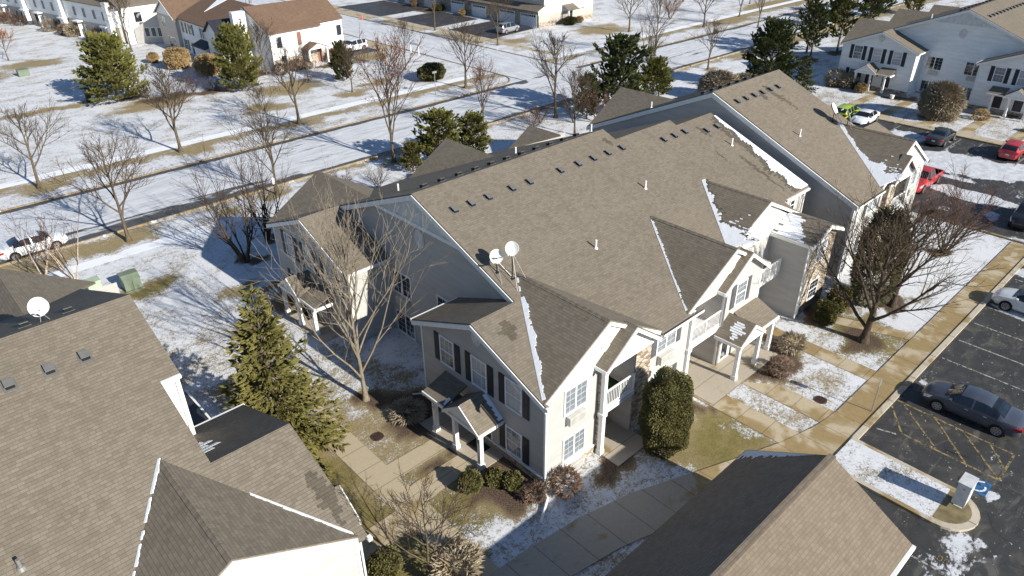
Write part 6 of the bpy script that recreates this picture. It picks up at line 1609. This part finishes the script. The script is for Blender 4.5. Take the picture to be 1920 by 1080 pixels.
for i, (x, y, s_, k) in enumerate([(36.3, 141.5, 1.3, 0), (35.6, 145.4, 1.5, 0), (34.0, 152.0, 1.7, 1), (33.3, 154.8, 1.4, 0), (32.2, 160.5, 1.6, 1), (29.6, 171, 1.5, 0), (28.6, 175.5, 1.6, 0), (27.8, 179.0, 1.5, 1), (27.2, 182.5, 1.2, 0)]):
    shrub('dry_shrub', TWS, (x, y, 0), ['red brown shrub nearest the white end wall', 'red brown shrub left of the nearest chimney', 'wide tan brown shrub by the second patio', 'red brown shrub behind the wide tan one', 'tall red brown shrub at the third patio', 'brown shrub on the tan grass below the row', 'wide brown shrub below the row, left of the tan patch', 'brown shrub near the left end of the row', 'leftmost brown shrub at the row'][i], 'shrubs along the townhouse row', i * .8, s_, mat=None if k == 0 else 'bush_grey')
for i, (x, y, s_) in enumerate([(50.0, 100.4, 1.2), (51.5, 99.8, .9), (57.3, 100.9, 1.6), (59.0, 101.8, 1.3), (47.0, 99.6, 1.2)]):
    shrub('dry_shrub', TWS, (x, y, 0), ['brown shrub under the lower townhouse window', 'small brown shrub beside the porch column', 'dark red shrub right of the townhouse porch', 'dark red shrub at the townhouse corner', 'brown shrub at the foot of the townhouse corner'][i], 'shrubs along the brown roofed townhouse', i, s_)
shrub('boxwood', BALL, (9.6, 18.3, 0), 'green shrub under the near roof corner', sc=1.3)
shrub('dry_shrub', TWS, (11.6, 16.2, 0), 'bare brown shrub at the foot of the small tree', sc=1.2, mat='bush_grey')
shrub('boxwood', BALL2, (9.3, 30.4, 0), 'small green shrub beside the near building rear porch', sc=.8)
shrub('dry_shrub', TWS, (16.6, 41.2, 0), 'dark twiggy shrub by the shaded wing corner', sc=1.3, mat='bush_grey')
shrub('dry_shrub', TWS, (16.9, 40.4, 0), 'second dark shrub in the shade before the rear porch', sc=1.0, mat='bush_grey')
shrub('dry_shrub', TWS, (16.2, 25.9, 0), 'low brown shrub bed left of the front porch', sc=(1.0, 1.2, .5), mat='bush_grey')
# ================================================================== VEHICLES
def paintmat(name, col, rough=.28, metal=.0):
    t = NT(name); c = t.coord(); f = t.noise(c, 2.5, 4, .6)
    dirt = t.ramp(t.noise(c, 6, 5, .7), .5, .8)
    cc = t.mix(t.math('MULTIPLY', dirt, .16), t.mix(f, tuple(x * .92 for x in col), tuple(min(1, x * 1.06) for x in col)), (.25, .24, .22))
    m = t.out(cc, rough, .5, metal); t.b.inputs['Coat Weight'].default_value = .5; t.b.inputs['Coat Roughness'].default_value = .12; return m
M['car_white'] = paintmat('white_car_paint', (.72, .73, .74)); M['car_silver'] = paintmat('silver_car_paint', (.40, .41, .42), .3, .5)
M['car_blue'] = paintmat('blue_grey_car_paint', (.075, .085, .115), .3, .25); M['car_grey'] = paintmat('dark_grey_car_paint', (.05, .053, .06), .3, .3)
M['car_black'] = paintmat('black_car_paint', (.014, .015, .017)); M['car_green'] = paintmat('lime_car_paint', (.33, .47, .03)); M['car_red'] = paintmat('red_car_paint', (.42, .022, .028)); M['truck_red'] = paintmat('red_truck_paint', (.45, .025, .03))
M['car_glass'] = plain('car_glass', (.012, .015, .018), .05, .9, var=.3); M['rubber'] = plain('tyre_rubber', (.015, .015, .016), .85, .15)
M['alloy'] = plain('alloy_rim', (.48, .49, .50), .3, .5, .7); M['headlamp'] = plain('headlamp_glass', (.62, .63, .62), .12, .7); M['taillamp'] = plain('tail_lamp', (.38, .02, .025), .2, .6)
M['plate'] = plain('number_plate', (.6, .62, .66), .4)
def interp(P, x):
    if x <= P[0][0]: return P[0][1]
    for (a, u), (c, v) in zip(P[:-1], P[1:]):
        if x <= c:
            t = (x - a) / (c - a); t = t * t * (3 - 2 * t) * .5 + t * .5; return u + (v - u) * t
    return P[-1][1]
CARS = {
 'sedan': dict(L=4.8, W=.91, top=[(0, .74), (.06, .95), (.25, 1.03), (.80, 1.09), (1.35, 1.34), (1.85, 1.455), (2.5, 1.47), (2.95, 1.41), (3.75, 1.03), (4.35, .92), (4.66, .80), (4.8, .58)],
   belt=[(0, .72), (.06, .9), (.3, .97), (1.0, 1.0), (3.7, .95), (4.35, .84), (4.66, .72), (4.8, .52)], hw=[(0, .66), (.1, .78), (.4, .86), (1.0, .905), (3.9, .9), (4.4, .82), (4.68, .68), (4.8, .5)],
   roof=[(0, .6), (.8, .70), (1.5, .60), (2.5, .63), (3.0, .62), (3.75, .72), (4.8, .45)], wheels=(.98, 3.82), wr=.335, glass=(.95, 3.68), ws=(2.98, 3.68), rw=(.88, 1.55), pil=(2.32,), side=(1.1, 3.45)),
 'hatch': dict(L=4.4, W=.9, top=[(0, .8), (.08, 1.1), (.3, 1.35), (.8, 1.54), (1.8, 1.6), (2.5, 1.56), (2.9, 1.44), (3.5, 1.1), (4.1, .96), (4.3, .82), (4.4, .6)],
   belt=[(0, .75), (.1, 1.02), (.8, 1.05), (3.4, .98), (4.1, .86), (4.4, .55)], hw=[(0, .72), (.1, .8), (.6, .89), (3.5, .88), (4.1, .8), (4.4, .55)],
   roof=[(0, .62), (.5, .62), (2.5, .64), (3.5, .7), (4.4, .45)], wheels=(.82, 3.5), wr=.34, glass=(.3, 3.42), ws=(2.72, 3.42), rw=(.1, .62), pil=(1.35, 2.1), side=(.55, 3.2)),
 'suv': dict(L=4.75, W=.95, top=[(0, .85), (.06, 1.2), (.2, 1.55), (.7, 1.72), (2.0, 1.76), (2.8, 1.70), (3.15, 1.58), (3.65, 1.16), (4.4, 1.06), (4.65, .95), (4.75, .65)],
   belt=[(0, .8), (.08, 1.1), (3.6, 1.06), (4.4, .98), (4.65, .86), (4.75, .6)], hw=[(0, .78), (.12, .88), (.6, .94), (4.0, .94), (4.5, .86), (4.75, .66)],
   roof=[(0, .68), (.6, .70), (3.0, .71), (3.7, .78), (4.75, .5)], wheels=(.92, 3.78), wr=.37, glass=(.2, 3.6), ws=(3.02, 3.6), rw=(.08, .5), pil=(1.1, 2.15), side=(.4, 3.4)),
 'pickup': dict(L=5.5, W=.97, top=[(0, 1.02), (1.95, 1.04), (2.0, 1.10), (2.12, 1.70), (2.5, 1.80), (3.2, 1.78), (3.5, 1.68), (4.1, 1.2), (5.0, 1.1), (5.35, 1.0), (5.5, .7)],
   belt=[(0, 1.0), (2.0, 1.05), (4.1, 1.08), (5.0, 1.0), (5.35, .9), (5.5, .62)], hw=[(0, .9), (.2, .95), (4.8, .95), (5.3, .85), (5.5, .68)],
   roof=[(0, .8), (1.9, .8), (2.1, .70), (3.5, .71), (4.1, .80), (5.5, .5)], wheels=(1.1, 4.5), wr=.39, glass=(2.1, 4.05), ws=(3.45, 4.05), rw=(2.03, 2.2), pil=(3.0,), side=(2.2, 3.85)),
}
def car(kind, paint, x, y, heading, label, name='parked_car', cat='car', group='parked cars'):
    S = CARS[kind]; L = S['L']; root = thing(name, (x, y, 0.0), label, cat, group, heading)
    xs = sorted(set([round(L * i / 30, 3) for i in range(31)] + list(S['ws']) + list(S['rw']) + list(S['side']) + [p + d for p in S['pil'] for d in (-.04, .04)] + [.05, L - .05]))
    B = MB(); G = MB(); G.m = 0; prev = None
    def sec(xx):
        hw = interp(S['hw'], xx); tp = interp(S['top'], xx); bt = min(interp(S['belt'], xx), tp - .01); hr = min(interp(S['roof'], xx), hw * .97)
        zl = .22 if .3 < xx < L - .3 else .30
        half = [(0, zl), (hw * .86, zl), (hw * .97, zl + .13), (hw, (bt + zl) * .52), (hw * .985, bt - .09), (hw * .955, bt), (hr, tp - .035), (hr * .86, tp - .006), (0, tp + .008)]
        return [Vector((xx - L / 2, yy, zz)) for yy, zz in half]
    P = [sec(q) for q in xs]
    def quad(tgt, a, b_, c, d): tgt.poly([a, b_, c, d])
    for i in range(len(xs) - 1):
        xm = (xs[i] + xs[i + 1]) / 2; A, C = P[i], P[i + 1]
        for j in range(8):
            gl = False
            if j == 5 and S['side'][0] <= xm <= S['side'][1] and not any(abs(xm - p) < .041 for p in S['pil']): gl = True
            if j in (6, 7) and (S['ws'][0] <= xm <= S['ws'][1] or S['rw'][0] <= xm <= S['rw'][1]): gl = (j == 7 or True)
            if kind == 'pickup' and j in (6, 7) and .15 < xm < 1.9: continue
            for sg in (1, -1):
                q = [Vector((v.x, v.y * sg, v.z)) for v in (A[j], C[j], C[j + 1], A[j + 1])]
                (G if gl else B).poly(q)
    for e, PP in ((0, P[0]), (1, P[-1])):
        B.poly([Vector((v.x, v.y, v.z)) for v in PP] + [Vector((v.x, -v.y, v.z)) for v in PP[::-1][1:-1]])
    def weld(mb):
        key = {}; nv = []; mp = []
        for v in mb.v:
            k = (round(v[0], 4), round(v[1], 4), round(v[2], 4))
            if k not in key: key[k] = len(nv); nv.append(v)
            mp.append(key[k])
        f2 = []; mi = []
        for f, m_ in zip(mb.f, mb.mi):
            g = []
            for i in f:
                if mp[i] not in g: g.append(mp[i])
            if len(g) > 2: f2.append(g); mi.append(m_)
        mb.v, mb.f, mb.mi = nv, f2, mi
    weld(B); weld(G)
    def put(nm, mb, mat, par=root, smooth=False):
        o = bpy.data.objects.new(nm, mb.mesh(nm, mat, smooth)); COL.objects.link(o); o.parent = par; return o
    bo = put('body', B, paint, smooth=True)
    try: bo.data.set_sharp_from_angle(angle=rad(38))
    except Exception: pass
    put('windows', G, 'car_glass')
    if kind == 'pickup':
        m = MB(); m.box(.12 - L / 2, 1.95 - L / 2, -.78, .78, .55, .58); m.box(.1 - L / 2, .16 - L / 2, -.8, .8, .55, 1.0); m.box(1.92 - L / 2, 1.98 - L / 2, -.8, .8, .55, 1.05)
        for sg in (-1, 1): m.box(.1 - L / 2, 1.98 - L / 2, sg * .82 - .03, sg * .82 + .03, .55, 1.01)
        put('bed_liner', m, 'black')
    wr = S['wr']
    for wx in S['wheels']:
        for sg in (-1, 1):
            hw = interp(S['hw'], wx); c = Vector((wx - L / 2, sg * (hw - .10), wr)); ax = Vector((0, sg, 0))
            m = MB(); m.tube(c - ax * .1, c + ax * .112, wr + .055, n=24); put('wheel_arch', m, 'black')
            m = MB(); m.tube(c - ax * .1, c + ax * .10, wr, n=26); m.tube(c + ax * .10, c + ax * .125, wr, wr * .93, n=26, cap=True); w = put('wheel', m, 'rubber')
            m = MB(); m.disc(c + ax * .127, ax, wr * .70, 24, th=.006)
            r_ = put('rim', m, 'black', w)
            m = MB()
            for k in range(8):
                a = 2 * pi * k / 8; u = Vector((cos(a), 0, sin(a))); v = Vector((-sin(a), 0, cos(a)))
                p = c + ax * .136; m.slab([tuple(q) for q in (p + v * .03, p + u * wr * .66 + v * .045, p + u * wr * .66 - v * .045, p - v * .03)], d=tuple(-ax * .012))
            n_ = 24
            for k in range(n_):
                a, b_ = 2 * pi * k / n_, 2 * pi * (k + 1) / n_; p = c + ax * .136
                m.slab([tuple(p + Vector((cos(t_), 0, sin(t_))) * r2) for t_, r2 in ((a, wr * .72), (b_, wr * .72), (b_, wr * .62), (a, wr * .62))], d=tuple(-ax * .012))
            put('spokes', m, 'alloy', w)
    # lamps, mirrors, plate
    zb = interp(S['belt'], L - .45)
    for sg in (-1, 1):
        m = MB(); x0 = L - .62; x1 = L - .22; y0 = interp(S['hw'], x0) * .93; y1 = interp(S['hw'], x1) * .95
        z0 = interp(S['belt'], x0) - .03; z1 = interp(S['belt'], x1) - .06
        q = [(x0 - L / 2, sg * (y0 + .07), z0 - .02), (x1 - L / 2, sg * (y1 + .06), z1 - .02), (x1 - L / 2 + .03, sg * (y1 + .05), z1 - .2), (x0 - L / 2 + .12, sg * (y0 + .085), z0 - .2)]
        m.slab(q, d=(0, -sg * .08, -.0)); m.slab([(x1 - L / 2, sg * (y1 + .03), z1), (x1 - L / 2, sg * (y1 - .3), z1), (x1 - L / 2 + .1, sg * (y1 - .3), z1 - .14), (x1 - L / 2 + .08, sg * (y1 + .02), z1 - .14)], .05); put('headlight', m, 'headlamp')
        m = MB(); hb = interp(S['hw'], .12); zt = interp(S['belt'], .15)
        m.box(-L / 2 - .015, -L / 2 + .12, min(sg * hb * .55, sg * (hb + .0)), max(sg * hb * .55, sg * (hb + .0)), zt - .22, zt - .04); m.box(-L / 2 + .05, -L / 2 + .38, min(sg * hb * .98, sg * (hb * 1.0 + .055)), max(sg * hb * .98, sg * (hb * 1.0 + .055)), zt - .2, zt - .05); put('tail_light', m, 'taillamp')
        m = MB(); xm = S['ws'][1] - .35; c = Vector((xm - L / 2, sg * (interp(S['hw'], xm) + .07), interp(S['belt'], xm) + .08)); m.box(c.x - .06, c.x + .07, c.y - .1, c.y + .1, c.z - .06, c.z + .08); put('mirror', m, paint)
        for p in (S['pil'][-1] + .12, (S['pil'][0] - .75 if kind != 'pickup' else S['pil'][0] - .7)):
            m = MB(); yy = interp(S['hw'], p) + .0; zz = interp(S['belt'], p) - .16; m.box(p - L / 2, p - L / 2 + .16, sg * yy - .02, sg * yy + .02, zz, zz + .035); put('door_handle', m, 'alloy' if paint == 'car_blue' else paint)
    m = MB(); m.box(-L / 2 - .03, -L / 2 - .005, -.16, .16, .62, .74); put('number_plate', m, 'plate')
    m = MB(); m.box(L / 2 - .04, L / 2 + .012, -.42, .42, .36, .56); put('grille', m, 'black')
    return root
HX, HY = 0.0, pi / 2
car('sedan', 'car_blue', 37.95, 5.15, HY + .03, 'dark blue grey sedan in the stall beside the yellow hatched aisle')
car('sedan', 'car_white', 51.75, 5.9, HY, 'silver white sedan nosed to the kerb at the right edge of the frame')
car('suv', 'car_black', 67.0, 10.5, pi + .08, 'black sport utility vehicle facing the camera past the red twigged tree', cat='car')
car('sedan', 'car_white', 6.55, 61.95, HX, 'white sedan parked on the snowy street')
car('hatch', 'car_green', 84.0, 33.6, 0.05, 'lime green hatchback seen over the far roof edge')
car('sedan', 'car_white', 83.7, 31.3, pi + .05, 'white sedan next to the lime green hatchback')
car('sedan', 'car_grey', 83.0, 22.9, .03, 'dark grey sedan in the row before the white building')
car('hatch', 'car_red', 83.6, 16.3, .03, 'red hatchback in the row before the white building')
car('pickup', 'truck_red', 69.0, 19.6, pi, 'red pickup truck half hidden behind the gable of the far building', name='pickup_truck', cat='pickup truck', group=None)
car('suv', 'car_silver', 90.7, 98.6, 0.12, 'silver car on the driveway before the garage townhouses')
car('suv', 'car_white', 63.0, 105.6, pi + .1, 'white vehicle on the short driveway beside the sunlit townhouse wall')

# ================================================================== DISHES, BOXES, POSTS
def dish(x, y, z, zroof, aim, label, r=.5, lnb=1, legs=True):
    """dish centre x,y,z; aim = direction faced; stands on a mast from the roof below"""
    a = Vector(aim).normalized(); root = thing('satellite_dish', (x, y, zroof), label, 'satellite dish', 'satellite dishes on the roofs')
    def put(nm, mb, mat, par=root): 
        me = mb.mesh(nm, mat, False, (x, y, zroof)); o = bpy.data.objects.new(nm, me); COL.objects.link(o); o.parent = par; return o
    c = Vector((x, y, z)); u = Vector((0, 0, 1)).cross(a).normalized(); w = a.cross(u)
    m = MB(); n = 28; rings = []
    for k, (f, dep) in enumerate(((0, -.09), (.35, -.078), (.7, -.045), (1.0, 0), (1.0, -.02))):
        rings.append([m.add(c + (u * cos(2 * pi * i / n) + w * sin(2 * pi * i / n) * 1.08) * (r * max(f, .001)) + a * dep) for i in range(n)])
    for A_, B_ in zip(rings[:-1], rings[1:]):
        for i in range(n): m.f.append([A_[i], A_[(i + 1) % n], B_[(i + 1) % n], B_[i]]); m.mi.append(0)
    m.disc(c - a * .1, -a, r, n); put('reflector', m, 'trim')
    m = MB(); e = c + a * .5 - w * .28; m.bar(c - w * r * 1.0 - a * .02, e, .04, .04); ar = put('arm', m, 'black')
    m = MB()
    for k in range(lnb): m.tube(e + u * (.12 * (k - (lnb - 1) / 2)), e + u * (.12 * (k - (lnb - 1) / 2)) - a * .14, .045, n=8)
    put('receiver', m, 'trim', ar)
    m = MB(); b0_ = c - w * .2 - a * .14; m.tube(c - a * .1 - w * .1, b0_, .05, n=8); m.tube(b0_, (b0_.x, b0_.y, zroof + .5), .03, n=8); m.tube((b0_.x, b0_.y, zroof + .5), (x, y, zroof), .03, n=8); m.box(x - .12, x + .12, y - .12, y + .12, zroof - .03, zroof + .03); put('mast', m, 'black')
    if legs:
        m = MB()
        for dx, dy in ((-.35, -.75), (.5, -.7)): m.tube(b0_, (x + dx, y + dy, zroof + .4 * dy), .015, n=6)
        put('strut', m, 'metal')
    return root
AIM = (-.62, -.66, .42)
dish(20.9, 23.75, 8.78, zf(23.75) - .02, AIM, 'white dish nearer the rake of the main roof, its shadow on the shingles', .34, 3)
dish(21.35, 23.1, 9.3, zf(23.1) - .02, (-.75, -.55, .36), 'white dish raised beside the first one on the main roof', .34, 2)
T2_ = b2.T
zz2 = T2_((0, 23.6, zf(23.6)))[2]; yy2 = T2_((0, 23.6, 0))[1]
dish(55.0, yy2, zz2 + .95, zz2, (.2, -.8, .55), 'white dish on the far rake of the long grey walled block', .46, 2)
zz3 = T2_((0, 22.4, zf(22.4)))[2]; yy3 = T2_((0, 22.4, 0))[1]
dish(55.2, yy3, zz3 + 1.1, zz3, (.5, -.75, .45), 'second white dish at the far rake, above the lime green car', .46, 2)
dish(2.65, 30.75, zb(30.75) - .3 + .75, zb(31.2) - .1, (-.30, -.78, .55), 'large white dish on the near roof ridge', .37, 1)
dish(45.4, 106.0, 7.4, 6.6, (-.3, -.9, .3), 'small dish on the chimney of the brown roofed townhouse', .4, 1, False)

def tmb(name, label, cat, loc, parts, group=None):
    root = thing(name, loc, label, cat, group)
    for nm, fn, mat in parts:
        m = MB(); fn(m); me = m.mesh(nm, mat, False); me2 = m; o = bpy.data.objects.new(nm, me); COL.objects.link(o); o.parent = root; m.uv(me)
    return root
M['xfmr'] = plain('green_cabinet', (.16, .195, .14), .5, .3, var=.12, scale=1.5); M['xfmr2'] = plain('pale_green_cabinet', (.36, .45, .32), .5, .3); M['cab'] = plain('grey_white_cabinet', (.55, .56, .56), .45, .3)
def xf(m):
    m.slab([(-.62, -.55, .06), (.62, -.55, .06), (.62, .6, .06), (-.62, .6, .06)], .08)
    v = [(-.55, .55), (.5, .55), (.5, -.5), (-.55, -.5)]
    m.box(-.55, .55, -.1, .55, .1, 1.12); m.slab([(-.58, -.5, .92), (.58, -.5, .92), (.58, -.1, 1.16), (-.58, -.1, 1.16)], .08); m.box(-.55, .55, -.48, -.1, .1, .88); m.slab([(-.6, -.12, 1.17), (.6, -.12, 1.17), (.6, .6, 1.17), (-.6, .6, 1.17)], .06)
tmb('transformer_box', 'big green electrical cabinet on the snow behind the near roof', 'utility box', (10.1, 50.6, 0), [('housing', xf, 'xfmr'), ('door_seam', lambda m: m.box(-.01, .01, -.495, -.48, .12, .86), 'black')])
tmb('utility_box', 'pale green cabinet beside the big green one', 'utility box', (8.1, 52.3, 0), [('housing', lambda m: (m.box(-.42, .42, -.4, .4, 0, .7), m.box(-.46, .46, -.44, .44, .7, .77)), 'xfmr2')])
tmb('utility_box', 'small grey green box alone on the far snowy lawn', 'utility box', (20.0, 125.7, 0), [('housing', lambda m: (m.box(-.7, .7, -.6, .6, 0, .85), m.box(-.74, .74, -.64, .64, .85, .95)), 'xfmr')])
tmb('utility_box', 'dark box in the blue shadow of the broad pine', 'utility box', (22.7, 104.4, 0), [('housing', lambda m: (m.box(-.3, .3, -.3, .3, 0, 1.0), m.box(-.34, .34, -.34, .34, 1.0, 1.06)), 'black')])
tmb('utility_cabinet', 'tall grey white cabinet on one leg at the tip of the parking island', 'utility cabinet', (30.65, 3.25, .14),
    [('post', lambda m: (m.box(-.08, .08, -.1, .1, 0, .35), m.box(-.16, .16, -.18, .18, 0, .03)), 'cab'), ('cabinet', lambda m: (m.box(-.42, .42, -.26, .26, .3, 1.52), m.box(-.45, .45, -.29, .29, 1.5, 1.56)), 'cab'),
     ('door', lambda m: (m.box(-.39, .39, -.275, -.262, .36, 1.46), m.box(.28, .32, -.29, -.275, .85, 1.0)), 'cab'), ('lock', lambda m: m.box(-.432, -.42, -.06, .0, 1.25, 1.33), 'metal')])
def lamp(m):
    m.tube((0, 0, 0), (0, 0, .4), .09, .07, n=10); m.tube((0, 0, .4), (0, 0, 2.9), .045, n=8); m.tube((0, 0, 2.9), (0, 0, 3.0), .1, n=8)
tmb('lamp_post', 'short black lamp post with a white lantern beside the dark bare tree', 'lamp post', (23.4, 54.4, 0), [('post', lamp, 'black'), ('lantern', lambda m: (m.tube((0, 0, 3.0), (0, 0, 3.4), .12, .17, n=6), m.tube((0, 0, 3.4), (0, 0, 3.55), .2, .03, n=6)), 'trim')])
tmb('sign_post', 'thin grey sign post at the kerb by the yellow hatched aisle', 'sign', (34.4, 8.85, 0), [('post', lambda m: m.tube((0, 0, 0), (.03, 0, 2.2), .03, n=8), 'metal'), ('sign_panel', lambda m: m.box(-.16, .16, -.02, -.002, 1.75, 2.25), 'metal')])
def tarm(m): m.tube((0, 0, 0), (0, 0, 3.1), .045, n=8)
tmb('street_sign', 'thin street sign post on the corner lawn', 'sign', (56.2, 75.1, 0), [('post', tarm, 'metal'), ('sign_panel', lambda m: m.box(-.35, .35, -.02, .02, 2.8, 3.05), 'metal')])
tmb('street_sign', 'thin street sign post at the side street mouth', 'sign', (84.5, 79.0, 0), [('post', tarm, 'metal'), ('sign_panel', lambda m: m.box(-.2, .2, -.02, .02, 2.4, 3.0), 'black')])
tmb('street_sign', 'white topped post near the far kerb beyond the jagged pine', 'sign', (90.5, 74.2, 0), [('post', tarm, 'trim')])
tmb('street_sign', 'thin post behind the corner tree', 'sign', (72.4, 84.2, 0), [('post', tarm, 'metal'), ('sign_panel', lambda m: m.box(-.3, .3, -.02, .02, 2.6, 2.9), 'metal')])
tmb('yard_sign', 'white two legged frame sign on the corner lawn beside the side street', 'sign', (68.6, 96.5, 0), [('post', lambda m: m.box(-.05, .05, -1.1, -1.0, 0, 1.9), 'trim'), ('post', lambda m: m.box(-.05, .05, 1.0, 1.1, 0, 1.9), 'trim'), ('sign_panel', lambda m: m.box(-.03, .03, -1.2, 1.2, 1.35, 1.75), 'trim')])
def drain(m):
    m.tube((0, 0, .0), (0, 0, .035), .34, n=20)
def grate(m):
    for i in range(6): m.box(-.28, .28, -.25 + i * .09, -.25 + i * .09 + .04, .036, .05)
M['rust'] = plain('rusty_iron', (.13, .06, .035), .8, .3)
for x, y, lab in ((14.0, 25.6, 'rusty round drain cover in the snowy bed by the big pale tree'), (33.4, 11.2, 'rusty round drain cover in the snow beside the front walk')):
    tmb('drain_cover', lab, 'drain cover', (x, y, 0), [('rim', drain, 'rust'), ('grate', grate, 'black')], 'round drain covers')
M['cone_red'] = plain('red_plastic', (.6, .12, .1), .5)
for x, y, lab in ((79.0, 128.0, 'red hydrant by the far driveway'), (61.8, 113.6, 'red hydrant behind the sunlit townhouse')):
    tmb('fire_hydrant', lab, 'hydrant', (x, y, 0), [('body', lambda m: (m.tube((0, 0, 0), (0, 0, .6), .13, n=10), m.tube((0, 0, .6), (0, 0, .78), .15, .06, n=10), m.tube((-.22, 0, .45), (.22, 0, .45), .06, n=8)), 'cone_red')])
tmb('flower_pot', 'white pot in front of the left porch of the white building', 'flower pot', (95.8, 33.2, 0), [('pot', lambda m: m.tube((0, 0, 0), (0, 0, .5), .2, .28, n=12), 'trim')])
# bird nest in the tree by the round evergreen
m = MB(); rnd = random.Random(4)
for i in range(70):
    a = rv(rnd, .3); m.bar(a, a + rv(rnd, .28), .03, .03)
o = m.build('bird_nest', 'bark_dark'); o.location = (94.4, 58.6, 4.9); tag(o, 'dark twig nest in the bare tree by the round evergreen', 'nest')
